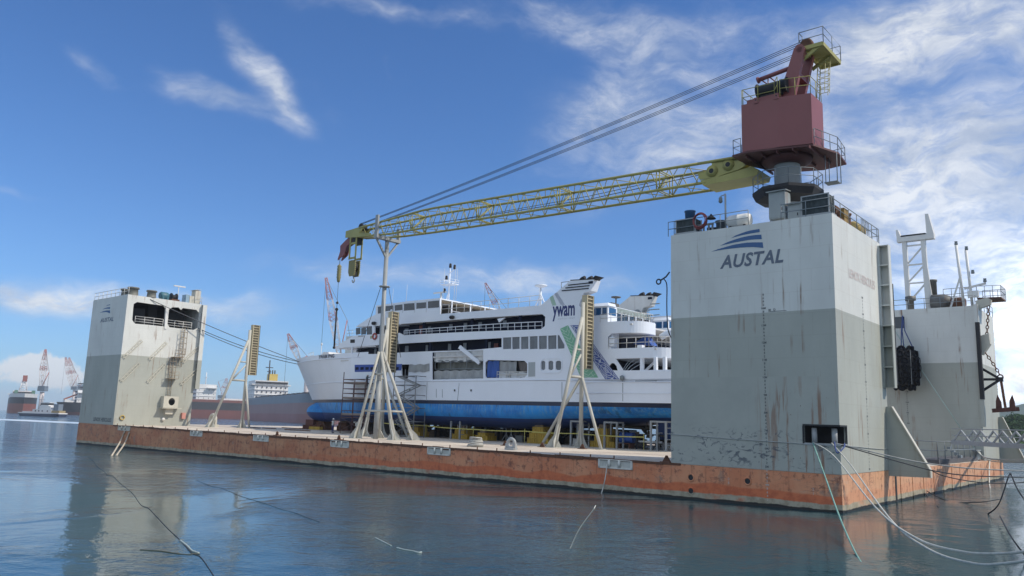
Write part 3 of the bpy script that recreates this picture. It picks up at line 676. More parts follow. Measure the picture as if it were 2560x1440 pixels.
for a in (-.28,.2): mb.prism([(x,Yt+a,z) for x,z in pr],(0,.08,0))
mb.lathe((-53.5,Yt-.2,19.3),[(.4,0),(.3,.1),(.3,.3),(.4,.4)],(0,1,0),16); mb.build('jib_nose',M_red,crane)
mb=MB(); Yh=yc(-51.3)
for a in (-.42,.36):
    for xx in (-51.85,-50.85): mb.box((xx,Yh+a,18.4),(xx+.2,Yh+a+.07,20.95))
    mb.box((-51.85,Yh+a,18.4),(-50.65,Yh+a+.07,18.62)); mb.box((-51.85,Yh+a,20.0),(-50.65,Yh+a+.07,20.2))
mb.cur=1; mb.box((-51.5,Yh-.33,20.1),(-50.7,Yh+.34,20.95)); mb.build('hook_block_guide',[M_yel,M_dark],crane)
# luffing ropes & hoist rope
mb=MB()
for k,y in enumerate((3.38,3.5,3.62,4.22,4.35,4.48)):
    top_=Vector((-2.55,y,26.72-.10*k*.6)); end=Vector((-50.2 if k<3 else -47.8,yc(-50)-.34+.12*k,22.08 if k<3 else 22.0))
    n=10; mb.path([top_.lerp(end,i/n)-Vector((0,0,.25*4*(i/n)*(1-i/n))) for i in range(n+1)],.022,5)
mb.build('luffing_ropes',M_wire,crane)
mb=MB(); mb.path([(-6.5,4.3,19.6),(-20,yc(-20),zb_(-20)+.5),(-35,yc(-35),zb_(-35)+.55),(-50.4,yc(-50),21.4)],.03,5); mb.path([(-6.5,4.5,19.9),(-20,yc(-20)+.1,zb_(-20)+.8),(-35,yc(-35)+.1,zb_(-35)+.62),(-52.7,Yt,20.9)],.025,5); mb.build('hoist_rope',M_wire,crane)
# hook blocks (hang from the boom)
M_stripe=None
def stripe_mat():
    m,nt,b=nmat('hazard_stripe_paint'); g=NT(nt); o=g.obj(); q=g.xyz(o)
    f=g.math('GREATER_THAN',g.math('FRACT',g.math('MULTIPLY',g.math('ADD',q[0],q[2]),4.5)),.5); c=g.mix(f,(.42,.37,.12),(.03,.03,.03))
    g.set(b.inputs['Base Color'],c); b.inputs['Roughness'].default_value=.6; return m
M_stripe=stripe_mat()
hb=thing('main_hook_block','big striped yellow hook block hanging under the boom tip','hook block',(-51.25,Yh,17.9))
mb=MB()
for a in (-.34,.24): mb.prism([(-51.85,Yh+a,18.3),(-50.75,Yh+a,18.3),(-50.75,Yh+a,17.05),(-50.9,Yh+a,16.6),(-51.65,Yh+a,16.6),(-51.85,Yh+a,17.05)],(0,.1,0))
mb.build('cheek_plates',M_stripe,hb)
mb=MB(); mb.lathe((-51.3,Yh-.22,17.65),[(.42,0),(.42,.44)],(0,1,0),16); mb.box((-51.55,Yh-.2,16.65),(-51.0,Yh+.22,17.05)); mb.build('sheave',M_dark,hb)
mb=MB(); pts=[(0,0,0),(0,0,-.25),(.22,0,-.45),(.28,0,-.75),(.1,0,-1.0),(-.15,0,-.98),(-.28,0,-.75),(-.26,0,-.6)]
mb.path(smooth([Vector((-51.3,Yh,16.6))+Vector(p)*.62 for p in pts],3),.065,7); mb.build('hook',M_gal,hb)
ab=thing('auxiliary_hook_line','thin hoist line with ribbed headache ball hanging from the red jib nose','hook block',(-54.0,Yt,18.6))
mb=MB(); mb.tube((-54,Yt,18.8),(-54,Yt,18.2),.03,5); mb.tube((-54,Yt,16.6),(-53.95,Yt,11.6),.025,5); mb.build('wire',M_wire,ab)
mb=MB(); mb.lathe((-54,Yt,16.5),[(.12,-.25),(.2,0)]+[(.26 if k%2 else .18,.12+k*.15) for k in range(10)]+[(.13,1.62),(.05,1.72)],n=12); mb.build('ribbed_weight',mat('weight_olive',(.24,.22,.10),.6,var=.3,vs=4),ab)
mb=MB(); mb.tube((-53.95,Yt,13.4),(-53.95,Yt,9.3),.09,7); mb.ball((-53.95,Yt,13.3),.17); mb.ball((-53.95,Yt,9.2),.15); mb.ball((-53.95,Yt,14.0),.14); mb.build('hanging_sling',M_black,ab)
# ================================================================ boom rest and guide posts on deck
rest=thing('boom_rest','tall grey pole with forked head holding up the boom, on splayed tripod legs','boom rest',(-46,7,0))
XB=-46.3; YB=7.0
mb=MB(); mb.tube((XB,YB,0),(XB,YB,18.9),.22,14); mb.lathe((XB,YB,15.0),[(.22,0),(.55,.05),(.55,.15),(.22,.2)],n=14); mb.tube((XB,YB,0),(XB,YB,5.6),.26,14); mb.build('pole',M_gal,rest)
mb=MB(); zt0=zb_(XB)-.12
mb.box((XB-.25,YB-1.6,zt0-.3),(XB+.25,YB+1.6,zt0)); mb.box((XB-.2,YB-1.55,zt0),(XB+.2,YB-1.35,zt0+2.1)); mb.box((XB-.2,YB+1.35,zt0),(XB+.2,YB+1.55,zt0+1.2))
for s_ in (-1,1): mb.obox((XB,YB,18.0),(XB,YB+s_*1.45,zt0-.25),.16,.2,up=(1,0,0))
mb.tube((XB,YB,18.6),(XB,YB,zt0-.25),.22,12); mb.build('forked_head',M_gal,rest)
def flared_leg(mb,top,foot,r=.26,flare=True):
    top,foot=Vector(top),Vector(foot); mb.tube(top,foot+Vector((0,0,.02)),r,10)
    if flare:
        for k in range(4):
            d=Vector((math.cos(R(45+90*k)),math.sin(R(45+90*k)),0))
            t=(top-foot).normalized(); up=foot+t*(2.1)
            mb.prism([foot+d*.15,foot+d*.68,foot+d*.64+Vector((0,0,.12)),foot+d*.38+Vector((0,0,.5))+t*.1,foot+d*.23+t*1.1,up+d*.2,foot+t*1.2],d.cross(Vector((0,0,1)))*.09)
        mb.lathe(foot,[(.7,0),(.7,.03)],n=16)
for top,foot in (((XB,YB-.2,8.5),(-47.5,5.5,0)),((XB+.1,YB,8.5),(-43.6,7.0,0)),((XB-.1,YB+.2,8.3),(-48.2,8.9,0)),((XB+.1,YB+.2,8.5),(-43.4,9.3,0))):
    mb=MB(); flared_leg(mb,top,foot,.15); mb.build('leg',M_post,rest)
mb=MB(); mb.tube((-47.15,6.0,2.7),(-44.4,7.0,2.7),.11,10); mb.tube((-46.65,6.7,6.3),(-45.5,7.0,6.3),.11,10); mb.tube((-47.15,6.0,2.7),(-47.6,8.3,2.7),.1,10); mb.tube((-44.4,7.0,2.7),(-44.3,8.5,2.7),.1,10); mb.build_each('cross_tube',M_post,rest)
mb=MB()
for a in ((-1.2,-1.0),(1.0,1.0)): mb.tube((XB+.6*(1 if a[0]>0 else -1),YB,15.1),(XB+a[0]*1.9,YB+a[1],8.0),.03,5)
mb.build_each('stay_wire',M_wire,rest)
def guide_post(label,X0,Y0,lean,braces,first=None,yl=-3.2):
    """ship guide post: mast + leaning flared leg outboard, fender pad with slats on the inboard side"""
    g_=thing('guide_post',label,'guide post',(X0,Y0,0),group='cream guide posts along the deck edge')
    mb=MB(); flared_leg(mb,(X0,Y0,13.2),(X0,Y0,0),.2); mb.build('mast',M_post,g_)
    mb=MB(); flared_leg(mb,(X0,Y0-.1,11.8),(X0+lean,Y0+yl,0),.17); mb.build('leg',M_post,g_)
    for b in braces:
        mb=MB(); mb.tube((X0,Y0,6.4),(X0+b[0],Y0+b[1],.0),.14,9); mb.lathe((X0+b[0],Y0+b[1],0),[(.45,0),(.45,.05)],n=12); mb.build('brace',M_post,g_)
    mb=MB(); mb.tube((X0,Y0,6.3),(X0+lean*.47,Y0+yl*.47,6.3),.13,9); mb.tube((X0,Y0,8.8),(X0+lean*.26,Y0+yl*.26,8.8),.09,9); mb.tube((X0,Y0,8.6),(X0+lean*.5,Y0+yl*.5,6.0),.1,9); mb.build_each('cross_tube',M_post,g_)
    mb=MB(); z0,z1=7.1,13.95; ya,yb=Y0+.27,Y0+1.25
    mb.box((X0-.3,ya,z0),(X0+.3,ya+.1,z1)); mb.box((X0-.35,yb-.08,z0),(X0+.35,yb,z1)); n=20
    for k in range(n+1): z=z0+(z1-z0)*k/n; mb.box((X0-.3,ya+.1,max(z0,z-.045)),(X0+.3,yb-.08,min(z1,z+.045)))
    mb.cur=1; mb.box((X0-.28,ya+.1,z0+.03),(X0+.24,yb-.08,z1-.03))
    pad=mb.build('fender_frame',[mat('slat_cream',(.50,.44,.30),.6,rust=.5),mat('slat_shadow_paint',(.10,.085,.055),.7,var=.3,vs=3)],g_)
    mb=MB(); mb.box((X0-.32,yb,z0),(X0+.32,yb+.1,z1)); mb.build('rubber_pad',M_black,pad)
    return g_
guide_post('cream guide post in front of the mural on the ferry funnel',-27.5,15.0,-.6,((-4.0,-.6),(3.3,-1.6)))
guide_post('cream guide post standing behind the boom rest pole',-53.7,14.0,0.9,((2.5,-.6),(3.2,1.0)))
guide_post('cream guide post beyond the bow, between it and the far left tower',-82.3,14.0,-1.0,((1.2,.4),),yl=-4.0)
# ================================================================ deck fittings
def ring_bitt(label,x,y,s=1.):
    b=thing('panama_chock',label,'mooring chock',(x,y,0),group='ring shaped mooring chocks on deck')
    mb=MB(); mb.torus((x,y,.75*s),.52*s,.2*s,(0,1,0),22,8); mb.build('ring',M_greysteel if s<1.05 else M_cream,b)
    mb=MB(); mb.box((x-.7*s,y-.35*s,0),(x+.7*s,y+.35*s,.28*s)); mb.box((x-.75*s,y-.12,.0),(x-.5*s,y+.12,.75*s)); mb.box((x+.5*s,y-.12,.0),(x+.75*s,y+.12,.75*s)); mb.build_each('foot',M_greysteel if s<1.05 else M_cream,b)
ring_bitt('grey ring chock at the deck edge left of the guide post by the funnel',-25.5,3.0,.66)
ring_bitt('cream ring chock on deck beside the far left tower',-85.6,11.6,1.25)
ring_bitt('cream ring chock on deck just ahead of the blue bulb',-86.5,30.5,1.35)
cb=thing('cable_heap','heap of grey hose coiled on deck under the ferry side','rope coil',(-30.4,4.3,0))
mb=MB()
for k in range(7): mb.torus((-30.4+random.uniform(-.06,.06),4.3+random.uniform(-.06,.06),.07+k*.11),.62-.03*k,.075,(random.uniform(-.06,.06),random.uniform(-.06,.06),1),22,6)
mb.build('coils',mat('hose_grey',(.36,.36,.34),.8,var=.3,vs=4),cb)
for k,(x,y) in enumerate(((-28.9,11.2),(-25.6,12.6),(-31.8,9.6),(-44.2,1.0),(-10.7,.55),(-54.0,1.0))):
    mb=MB(); mb.box((-.35,-.25,0),(.35,.25,.05)); mb.prism([(-.28,-.03,.05),(.28,-.03,.05),(.06,-.03,.42),(-.06,-.03,.42)],(0,.06,0)); mb.tube((0,-.12,.3),(0,.12,.3),.05,8)
    mb.v=[v+Vector((x,y,0)) for v in mb.v]
    solo(mb,'deck_pad_eye',M_rusty,['rusty pad eye on deck left of the flared leg by the funnel','rusty pad eye between the two legs of the post by the funnel','rusty pad eye on deck left of the ring chock','rusty pad eye at deck edge under the boom rest','rusty pad eye against the foot of the big near tower','rusty pad eye at deck edge left of the boom rest'][k],'pad eye',(x,y,0),group='rusty pad eyes on deck')
# stanchion stumps on the deck edge
for k in range(30):
    x=-88+k*2.55+random.uniform(-.6,.6)
    if x>-13: break
    mb=MB(); mb.box((x-.03,-.03,0),(x+.03,.03,.22)); mb.build('edge_stub',M_rusty,dock)
# ---------------------------------------------------------------- keel blocks
def crate_block(mb,x0,x1,y0,y1,z0,z1):
    mb.box((x0,y0,z0),(x1,y1,z1)); n=max(2,int((x1-x0)/.28))
    for k in range(n+1): x=x0+(x1-x0)*k/n; mb.box((x-.03,y0-.05,z0+.01),(x+.03,y0,z1-.01))
    m=max(2,int((y1-y0)/.3))
    for k in range(m+1): y=y0+(y1-y0)*k/m; mb.box((x1,y-.03,z0+.01),(x1+.05,y+.03,z1-.01))
    mb.box((x0-.03,y0-.06,z1-.05),(x1+.06,y1+.03,z1)); mb.box((x0-.03,y0-.06,z0),(x1+.06,y1+.03,z0+.05))
M_wood=mat('block_timber',(.21,.16,.11),.85,var=.4,vs=3)
YBK=19.5
spots=[]
def keel_block(label,x,y,tiers,wood=.35,m=M_yel2,cat='keel block'):
    b=thing('keel_block',label,cat,(x,y,0),group='keel blocks under the ferry'); z=0
    for w,h in tiers:
        mb=MB(); crate_block(mb,x-w/2,x+w/2,y-.7,y+.7,z,z+h); mb.build('steel_tier',m,b); z+=h
    mb=MB(); mb.box((x-tiers[-1][0]*.4,y-.6,z),(x+tiers[-1][0]*.4,y+.6,z+wood)); mb.build('timber_cap',M_wood,b)
names=['stepped yellow keel block right of the stair scaffold','stepped yellow keel block behind the leftmost steel frame','low yellow keel block in the middle of the hull','large stepped yellow keel block beside the brace of the post','yellow keel block behind the right leg of the post by the funnel']
for nm,(u,v),t in zip(names,((1046,1088),(1160,1095),(1215,1097),(1355,1104),(1515,1112)),([(2.0,.55),(1.3,.5)],[(2.2,.55),(1.4,.5)],[(1.6,.5),(1.,.3)],[(2.6,.55),(2.1,.5),(1.3,.6)],[(2.6,.55),(1.6,.6),(1.0,.6)])):
    x=PY(u,v,YBK).x; keel_block(nm,x,YBK,t,.35)
k=0
for x in (-78,-73,-68,-63,-58,-53,-48,-43,-38,-33,-28):
    nm=['dark steel keel block on the centreline, under the %s'%w for w in ('blue bulb','left scaffold','boom rest','stair scaffold','gap right of the stair scaffold','leftmost steel frame','frame beside yellow tape','middle of the hull','big stepped yellow block','post brace','mural')][k]; k+=1
    keel_block(nm,x,24.2,[(2.3,.7),(1.7,.45)],.3,M_rusty if x<-70 else mat('dark_block',(.08,.075,.07),.8,var=.3))
for k,x in enumerate((-71,-64,-57.5,-51,-44.5,-38,-31.5,-25)):
    keel_block('dark wide far side keel block, '+['ahead of the left scaffold','behind the left scaffold','behind the boom rest','behind the stair scaffold','right of the first steel frame','behind the middle strut','behind the big stepped yellow block','behind the blue drum'][k],x,28.6,[(4.6,.7),(3.8,.5)],.25,mat('dark_block',(.08,.075,.07),.8,var=.3))
for k,(x,y,w) in enumerate(((-60.5,21.5,1.6),(-55.5,21.8,2.2),(-46.0,22,2.4),(-41.8,22.2,1.8),(-35.6,22.6,1.6),(-30.6,22.2,2.0),(-27.6,21.2,1.2))):
    t_=thing('support_frame','dark steel support frame under the bilge, '+['left of the first yellow block','right of the first yellow block','right of the first steel frame','left of the big stepped yellow block','right of the big stepped yellow block','behind the mural post','behind the second steel frame'][k],'support frame',(x,y,0),group='dark support frames under the bilge'); mb=MB()
    for a in (0,w): mb.box((x+a-.1,y,0),(x+a+.1,y+.2,1.5)); mb.box((x+a-.1,y+1.,0),(x+a+.1,y+1.2,1.5))
    mb.box((x-.2,y-.05,1.5),(x+w+.2,y+1.25,1.68)); mb.obox((x,y+.1,.1),(x+w,y+.1,1.4),.1,.14); mb.build('frame',M_dark,t_)
    mb=MB(); mb.box((x+.2,y+.3,.0),(x+w-.2,y+1.,.8)); mb.build('timber_stack',M_wood,t_)
bb=thing('bulb_cradle','rust brown cradle block under the blue bulbous bow','keel block',(-80.2,24,0))
mb=MB(); crate_block(mb,-81.6,-77.6,23.2,24.8,0,.62); mb.box((-81.2,23.3,.62),(-79.4,24.7,1.35)); mb.build('steel_base',mat('cradle_rust',(.14,.055,.04),.8,var=.3,vs=3),bb)
mb=MB(); mb.box((-79.3,22.6,.0),(-76.9,23.19,.42)); mb.build('yellow_pallet',M_yel2,bb)
# steel frames and struts standing around under the hull
def portal(label,u,v,w=.9,h=2.4,Y=18.0,lad=True):
    p=PY(u,v,Y); x=p.x; f=thing('steel_frame',label,'access frame',(x,Y,0),group='steel portal frames along the hull')
    mb=MB(); 
    for a in (0,w*1.5): mb.box((x+a,Y,0),(x+a+.16,Y+.16,h)); mb.box((x+a,Y+1.1,0),(x+a+.13,Y+1.23,h))
    mb.box((x+.16,Y,h-.16),(x+w*1.5,Y+.16,h)); mb.box((x,Y+.16,h-.14),(x+.13,Y+1.1,h)); mb.box((x+w*1.5,Y+.16,h-.14),(x+w*1.5+.13,Y+1.1,h)); mb.build('portal',M_gal,f)
    mb=MB(); z=.5
    while z<h-.2: mb.tube((x+w*1.5+.08,Y+.16,z),(x+w*1.5+.08,Y+1.1,z),.04,5); z+=.5
    mb.build('rungs',M_gal,f)
portal('grey steel portal frame leftmost along the hull',1124,1095)
portal('grey steel portal frame behind the post by the funnel',1424,1110)
portal('grey steel portal frame right of the post by the funnel',1508,1117)
portal('grey steel portal frame nearest the big near tower',1624,1122,1.0,2.6)
M_bldr=mat('tarp_blue',(.03,.10,.38),.6,var=.25,vs=2)
# clutter below the hull
t_=thing('blue_drum','blue drum lying on a rusty stand under the stern','drum',(-25.6,19.6,0)); mb=MB(); mb.lathe((-26.2,19.6,.95),[(.5,0),(.55,.05),(.55,.6),(.5,.65),(.5,1.2),(.55,1.25),(.5,1.3)],(1,.2,0),16); mb.build('barrel',M_bldr,t_)
mb=MB(); mb.box((-26.2,19.2,0),(-26.05,20,.5)); mb.box((-25.1,19.2,0),(-24.95,20,.5)); mb.box((-26.3,19.2,.4),(-24.9,20,.5)); mb.build('stand',M_rusty,t_)
t_=thing('shaft_trestle','dark trestle rack with white pipes under the stern','trestle',(-22.4,20,0)); mb=MB()
for x in (-24.4,-22.2): 
    mb.box((x,19.3,0),(x+.12,19.42,1.3)); mb.box((x,20.6,0),(x+.12,20.72,1.3)); mb.box((x,19.3,1.2),(x+.12,20.7,1.3))
mb.box((-24.4,19.3,.3),(-22.1,19.42,.42)); mb.box((-24.4,19.3,1.3),(-22.1,20.7,1.38)); mb.box((-24.3,19.4,.5),(-22.3,20.6,.56)); mb.build('rack',M_dark,t_)
mb=MB()
for k in range(4): mb.tube((-24.2,19.5+k*.3,.7),(-22.3,19.5+k*.3,.68),.09,8)
mb.build('pipes',M_white,t_)
for k,(u,v) in enumerate(((1265,1100),(1282,1102),(1590,1095),(1660,1110),(1230,1098))):
    p=PY(u,v,20.5+.3*k); x=p.x; t_=thing('hull_strut',['slim tripod strut left of the big stepped yellow block','slim tripod strut next to the yellow tape','slim tripod strut below the propeller','slim tripod strut at the tower corner','slim tripod strut in the middle of the hull'][k],'strut',(x,20.5,0),group='slim struts under the hull'); mb=MB()
    mb.tube((x,20.5,.0),(x,20.5,1.5),.06,6); mb.box((x-.25,20.3,1.48),(x+.25,20.7,1.56)); mb.build('post',M_gal,t_); mb=MB()
    for a in range(3): mb.tube((x,20.5,.8),(x+.5*math.cos(a*2.1),20.5+.5*math.sin(a*2.1),0),.04,5)
    mb.build('legs',M_gal,t_)
for k,(x,y,w) in enumerate(((-36.5,21,.9),(-34.8,21.4,.7),(-32.3,21,.8),(-37.9,22,.5),(-29.4,21.4,1.0),(-40.2,21.5,.9),(-26.8,22,.7),(-23,22.4,.9))):
    mb=MB(); mb.box((x-w/2,y,0),(x+w/2,y+.6,.55)); mb.box((x-w/2-.03,y-.03,.55),(x+w/2+.03,y+.63,.62)); mb.box((x-w/2+.08,y-.015,.1),(x+w/2-.08,y,.45))
    solo(mb,'toolbox',[M_white,M_dark,M_white,M_greysteel,M_white,M_greysteel,M_bldr,M_white][k],['white site box left of the big stepped yellow block','black site box behind the big stepped yellow block','white site box behind the post brace','small grey site box left of the big yellow block','white site box under the mural','grey site box in the middle of the hull','blue site box under the stern','white site box nearest the big near tower'][k],'toolbox',(x,y,0),group='site boxes under the hull')
tp=MB()
A=[(-57.6,17.4,1.35),(-50.2,17.4,1.25),(-43,17.4,1.1),(-36,17.4,1.15),(-29.5,17.4,1.15),(-22.4,17.4,1.1)]
for a,b in zip(A,A[1:]):
    q=catenary(a,b,.06,6)
    for p,r in zip(q,q[1:]): tp.poly([p,r,r+Vector((0,0,.09)),p+Vector((0,0,.09))])
for a in A: tp.tube((a[0],a[1],0),(a[0],a[1],1.45),.03,5)
solo(tp,'barrier_tape',mat('tape_yellow',(.5,.45,.12),.6,bump=0),'yellow barrier tape strung along the blocks under the hull','barrier tape',(-40,17.4,0))
pl=MB()
for k in range(10):
    x=-87+random.random()*24; y=14+random.random()*12; L_=1.5+random.random()*5
    pl.box((x,y,.004),(x+L_,y+.12+random.random()*.25,.05+random.random()*.08))
solo(pl,'deck_planks',M_rusty,'loose rusty bars and planks lying on deck ahead of the bow','planks',(-80,18,0))
# ---------------------------------------------------------------- scaffolds
M_scf=mat('scaffold_maroon',(.11,.06,.06),.7,var=.25,bump=0); M_scg=mat('scaffold_grey',(.20,.21,.22),.6,var=.2,bump=0)
def scaffold(label,x0,x1,y0,y1,levels,m,decks,nx=2,stairs=False):
    s=thing('scaffold_tower',label,'scaffold',((x0+x1)/2,y0,0)); H=levels[-1]
    mb=MB()
    for i in range(nx+1):
        x=x0+(x1-x0)*i/nx
        for y in (y0,y1): mb.tube((x,y,0),(x,y,H+(.9 if i==0 else 0)),.055,6)
    mb.build('standards',m,s); mb=MB()
    for z in levels:
        for y in (y0,y1): mb.tube((x0,y,z),(x1,y,z),.045,5)
        for i in range(nx+1): x=x0+(x1-x0)*i/nx; mb.tube((x,y0,z),(x,y1,z),.045,5)
    mb.build('ledgers',m,s); mb=MB()
    for a,b in zip(levels,levels[1:]):
        if b-a>1.2:
            mb.tube((x0,y0,a),(x1,y0,b),.035,5); mb.tube((x1,y0,a),(x0,y0,b),.035,5)
    mb.tube((x0,y0,0),(x1,y0,levels[0]),.035,5); mb.build('cross_braces',m,s)
    if decks:
        mb=MB()
        for z in decks: mb.box((x0,y0+.05,z),(x1,y1-.05,z+.07)); mb.box((x0,y0-.03,z),(x1,y0+.03,z+.22))
        mb.build('deck_boards',mat('scaffold_boards',(.22,.19,.17),.8,var=.3),s)
    if stairs:
        mb=MB()
        for k,(a,b) in enumerate(zip(levels,levels[1:])):
            p,q=(x0+.1,x1-.2) if k%2 else (x1-.2,x0+.1); 
            for y in (y0+.35,y0+.95): mb.obox((p,y,a),(q,y,b),.05,.12)
            for t in range(7): c=Vector((p,y0+.35,a)).lerp(Vector((q,y0+.35,b)),t/7); mb.box((c.x-.1,y0+.35,c.z),(c.x+.1,y0+.95,c.z+.03))
        mb.build('stair_flights',M_gal,s)
    return s
YS=15.5
xa,xb=PY(850,1085,YS).x,PY(908,1085,YS).x
scaffold('maroon scaffold tower beside the white bow with two workers up on it',xa,xb,YS,YS+1.6,[.35,1.9,2.15,2.7,3.9,4.15,4.75,5.3,5.95,6.4],M_scf,[2.2,4.1,5.9])
xa2,xb2=PY(978,1085,YS).x,PY(1033,1085,YS).x
scaffold('grey scaffold stair tower between the boom rest and the yellow blocks',xa2,xb2,YS,YS+1.6,[.1,1.7,3.2,4.6,5.7,6.7],M_scg,[],2,True)
# ---------------------------------------------------------------- people
def person(label,p,pose,shirt,trousers,hat,yaw=0,h=1.68,hair=None):
    t=thing('person',label,'person',p); s=h/1.7
    J=dict(pel=(0,0,.93),chest=(0,0,1.25),sh=(0,0,1.42),neck=(0,0,1.50),head=(0,0.02,1.60),top=(0,0.02,1.70))
    for sd,n in ((-1,'l'),(1,'r')):
        J.update({'hip'+n:(sd*.1,0,.90),'kn'+n:(sd*.11,.02,.48),'an'+n:(sd*.12,0,.08),'to'+n:(sd*.13,.17,.04),'s'+n:(sd*.19,0,1.40),'e'+n:(sd*.25,-.02,1.13),'h'+n:(sd*.25,.10,.90),'f'+n:(sd*.25,.16,.80)})
    J.update(pose)
    E_=[('pel','chest'),('chest','sh'),('sh','neck'),('neck','head'),('head','top')]
    for n in 'lr': E_+=[('pel','hip'+n),('hip'+n,'kn'+n),('kn'+n,'an'+n),('an'+n,'to'+n),('sh','s'+n),('s'+n,'e'+n),('e'+n,'h'+n),('h'+n,'f'+n)]
    rad=dict(pel=.14,chest=.15,sh=.12,neck=.06,head=.10,top=.07)
    for n in 'lr': rad.update({'hip'+n:.095,'kn'+n:.065,'an'+n:.045,'to'+n:.04,'s'+n:.07,'e'+n:.048,'h'+n:.036,'f'+n:.03})
    K=list(J); me=bpy.data.meshes.new('b'); me.from_pydata([Vector(J[k])*s for k in K],[(K.index(a),K.index(b)) for a,b in E_],[])
    o=bpy.data.objects.new('b',me); COL.objects.link(o); md=o.modifiers.new('s','SKIN'); 
    for i,k in enumerate(K):
        me.skin_vertices[0].data[i].radius=(rad[k]*s,rad[k]*s); me.skin_vertices[0].data[i].use_root=(k=='pel')
    o.modifiers.new('u','SUBSURF').levels=1; bpy.context.view_layer.update()
    m2=bpy.data.meshes.new_from_object(o.evaluated_get(bpy.context.evaluated_depsgraph_get())); bpy.data.objects.remove(o)
    m2.name='body'
    for mm in (mat('skin',(.25,.13,.08),.6,var=0,bump=0),shirt,trousers,M_black): m2.materials.append(mm)
    hands=[Vector(J['h'+n])*s for n in 'lr']; hipz=J['pel'][2]*s
    for pg in m2.polygons:
        c=pg.center; pg.use_smooth=True
        if c.z>J['neck'][2]*s or min((c-hh).length for hh in hands)<.1: pg.material_index=0
        elif any((c-Vector(J['to'+n])*s).length<.2 and c.z<J['an'+n][2]*s+.04 for n in 'lr'): pg.material_index=3
        elif c.z<hipz+.02 and min((c-hh).length for hh in hands)>.3: pg.material_index=2
        else: pg.material_index=1
    b=bpy.data.objects.new('body',m2); COL.objects.link(b); b.parent=t; b['_b']=tuple(p); ALL.append(b)
    b.rotation_euler=(0,0,yaw)
    mb=MB(); hd=Vector(J['top'])*s; mb.lathe(hd-Vector((0,0,.06)),[(.15,-.01),(.145,.0),(.115,.01),(.11,.07),(.07,.12),(.01,.14)],n=14)
    hh=mb.build('hard_hat',hat,t,base=(0,0,0)); hh.rotation_euler=(0,0,yaw)
M_shw=mat('shirt_white',(.55,.56,.56),.8,var=.1,bump=0); M_trb=mat('trousers_blue',(.03,.035,.16),.8,var=.1,bump=0); M_cov=mat('coverall_grey',(.07,.10,.12),.8,var=.2,bump=0); M_hatw=mat('hat_white',(.7,.7,.7),.4,var=0,bump=0); M_haty=mat('hat_yellow',(.5,.36,.05),.4,var=0,bump=0)
px=PY(831,1082,14.6)
person('worker in white shirt and blue trousers standing on deck, reaching up','x' and (px.x,14.6,0),dict(el=(-.34,.12,1.30),hl=(-.28,.34,1.42),fl=(-.26,.42,1.46),er=(.30,.16,1.28),hr=(.26,.40,1.36),fr=(.25,.48,1.40)),M_shw,M_trb,M_hatw,R(-70))
person('worker in dark clothes standing on the upper scaffold boards, arms raised to hull',((xa*.18+xb*.82),YS+.7,5.3+.0),dict(el=(-.3,.2,1.42),hl=(-.26,.42,1.6),fl=(-.25,.5,1.65),er=(.3,.2,1.42),hr=(.26,.42,1.6),fr=(.25,.5,1.66),knl=(-.16,.1,.5)),M_cov,M_cov,M_hatw,0)
person('worker crouching at the right end of the scaffold holding a tool',((xa*-.12+xb*1.12),YS+.9,4.82),dict(pel=(0,-.1,.62),hipl=(-.1,-.08,.6),hipr=(.1,-.08,.6),chest=(0,.02,.92),sh=(0,.1,1.08),neck=(0,.14,1.16),head=(0,.18,1.26),top=(0,.2,1.36),knl=(-.15,.25,.5),knr=(.15,.25,.45),anl=(-.13,.0,.08),anr=(.13,.05,.08),sl=(-.19,.08,1.06),sr=(.19,.08,1.06),el=(-.26,.2,.85),er=(.26,.25,.85),hl=(-.15,.45,.9),hr=(.15,.48,.88),fl=(-.12,.53,.92),fr=(.12,.56,.9)),M_cov,M_trb,M_haty,R(-60))
# ================================================================ things on the tower roofs
def on(z): return z
def cabinet(label,x0,x1,y0,y1,z0,z1,m,roof=None,legs=0.):
    c=thing('equipment_cabinet',label,'cabinet',((x0+x1)/2,(y0+y1)/2,z0)); mb=MB(); mb.box((x0,y0,z0+legs),(x1,y1,z1)); mb.box((x0+.05,y0-.02,z0+legs+.08),(x1-.05,y0,z1-.1)); mb.build('case',m,c)
    if roof: mb=MB(); mb.prism([(x0-.12,y0-.15,z1),(x1+.12,y0-.15,z1),(x1+.05,y1,z1+.14),(x0-.05,y1,z1+.14)],(0,0,.05)); mb.build('hood',m,c)
    if legs:
        mb=MB(); [mb.box((x,y,z0),(x+.08,y+.08,z0+legs)) for x in (x0+.02,x1-.1) for y in (y0+.05,y1-.13)]; mb.build_each('leg',M_greysteel,c)
    mb=MB(); mb.box((x1-.22,y0-.05,(z0+z1)/2-.08),(x1-.17,y0-.02,(z0+z1)/2+.08)); mb.build('handle',M_dark,c)
M_cab=mat('cabinet_grey',(.27,.31,.32),.5,rust=.7,vs=1.5)
cabinet('tall grey rust streaked cabinet in front of the crane pedestal',-4.2,-3.2,1.5,2.4,ZN,16.5,M_cab,True,.55)
cabinet('lower grey cabinet with a domed hood right of the tall one',-3.05,-2.25,1.5,2.2,ZN,15.55,M_cab,True,.15)
M_net=mat('speckled_dark_net',(.05,.065,.07),.9,var=.6,vs=6)
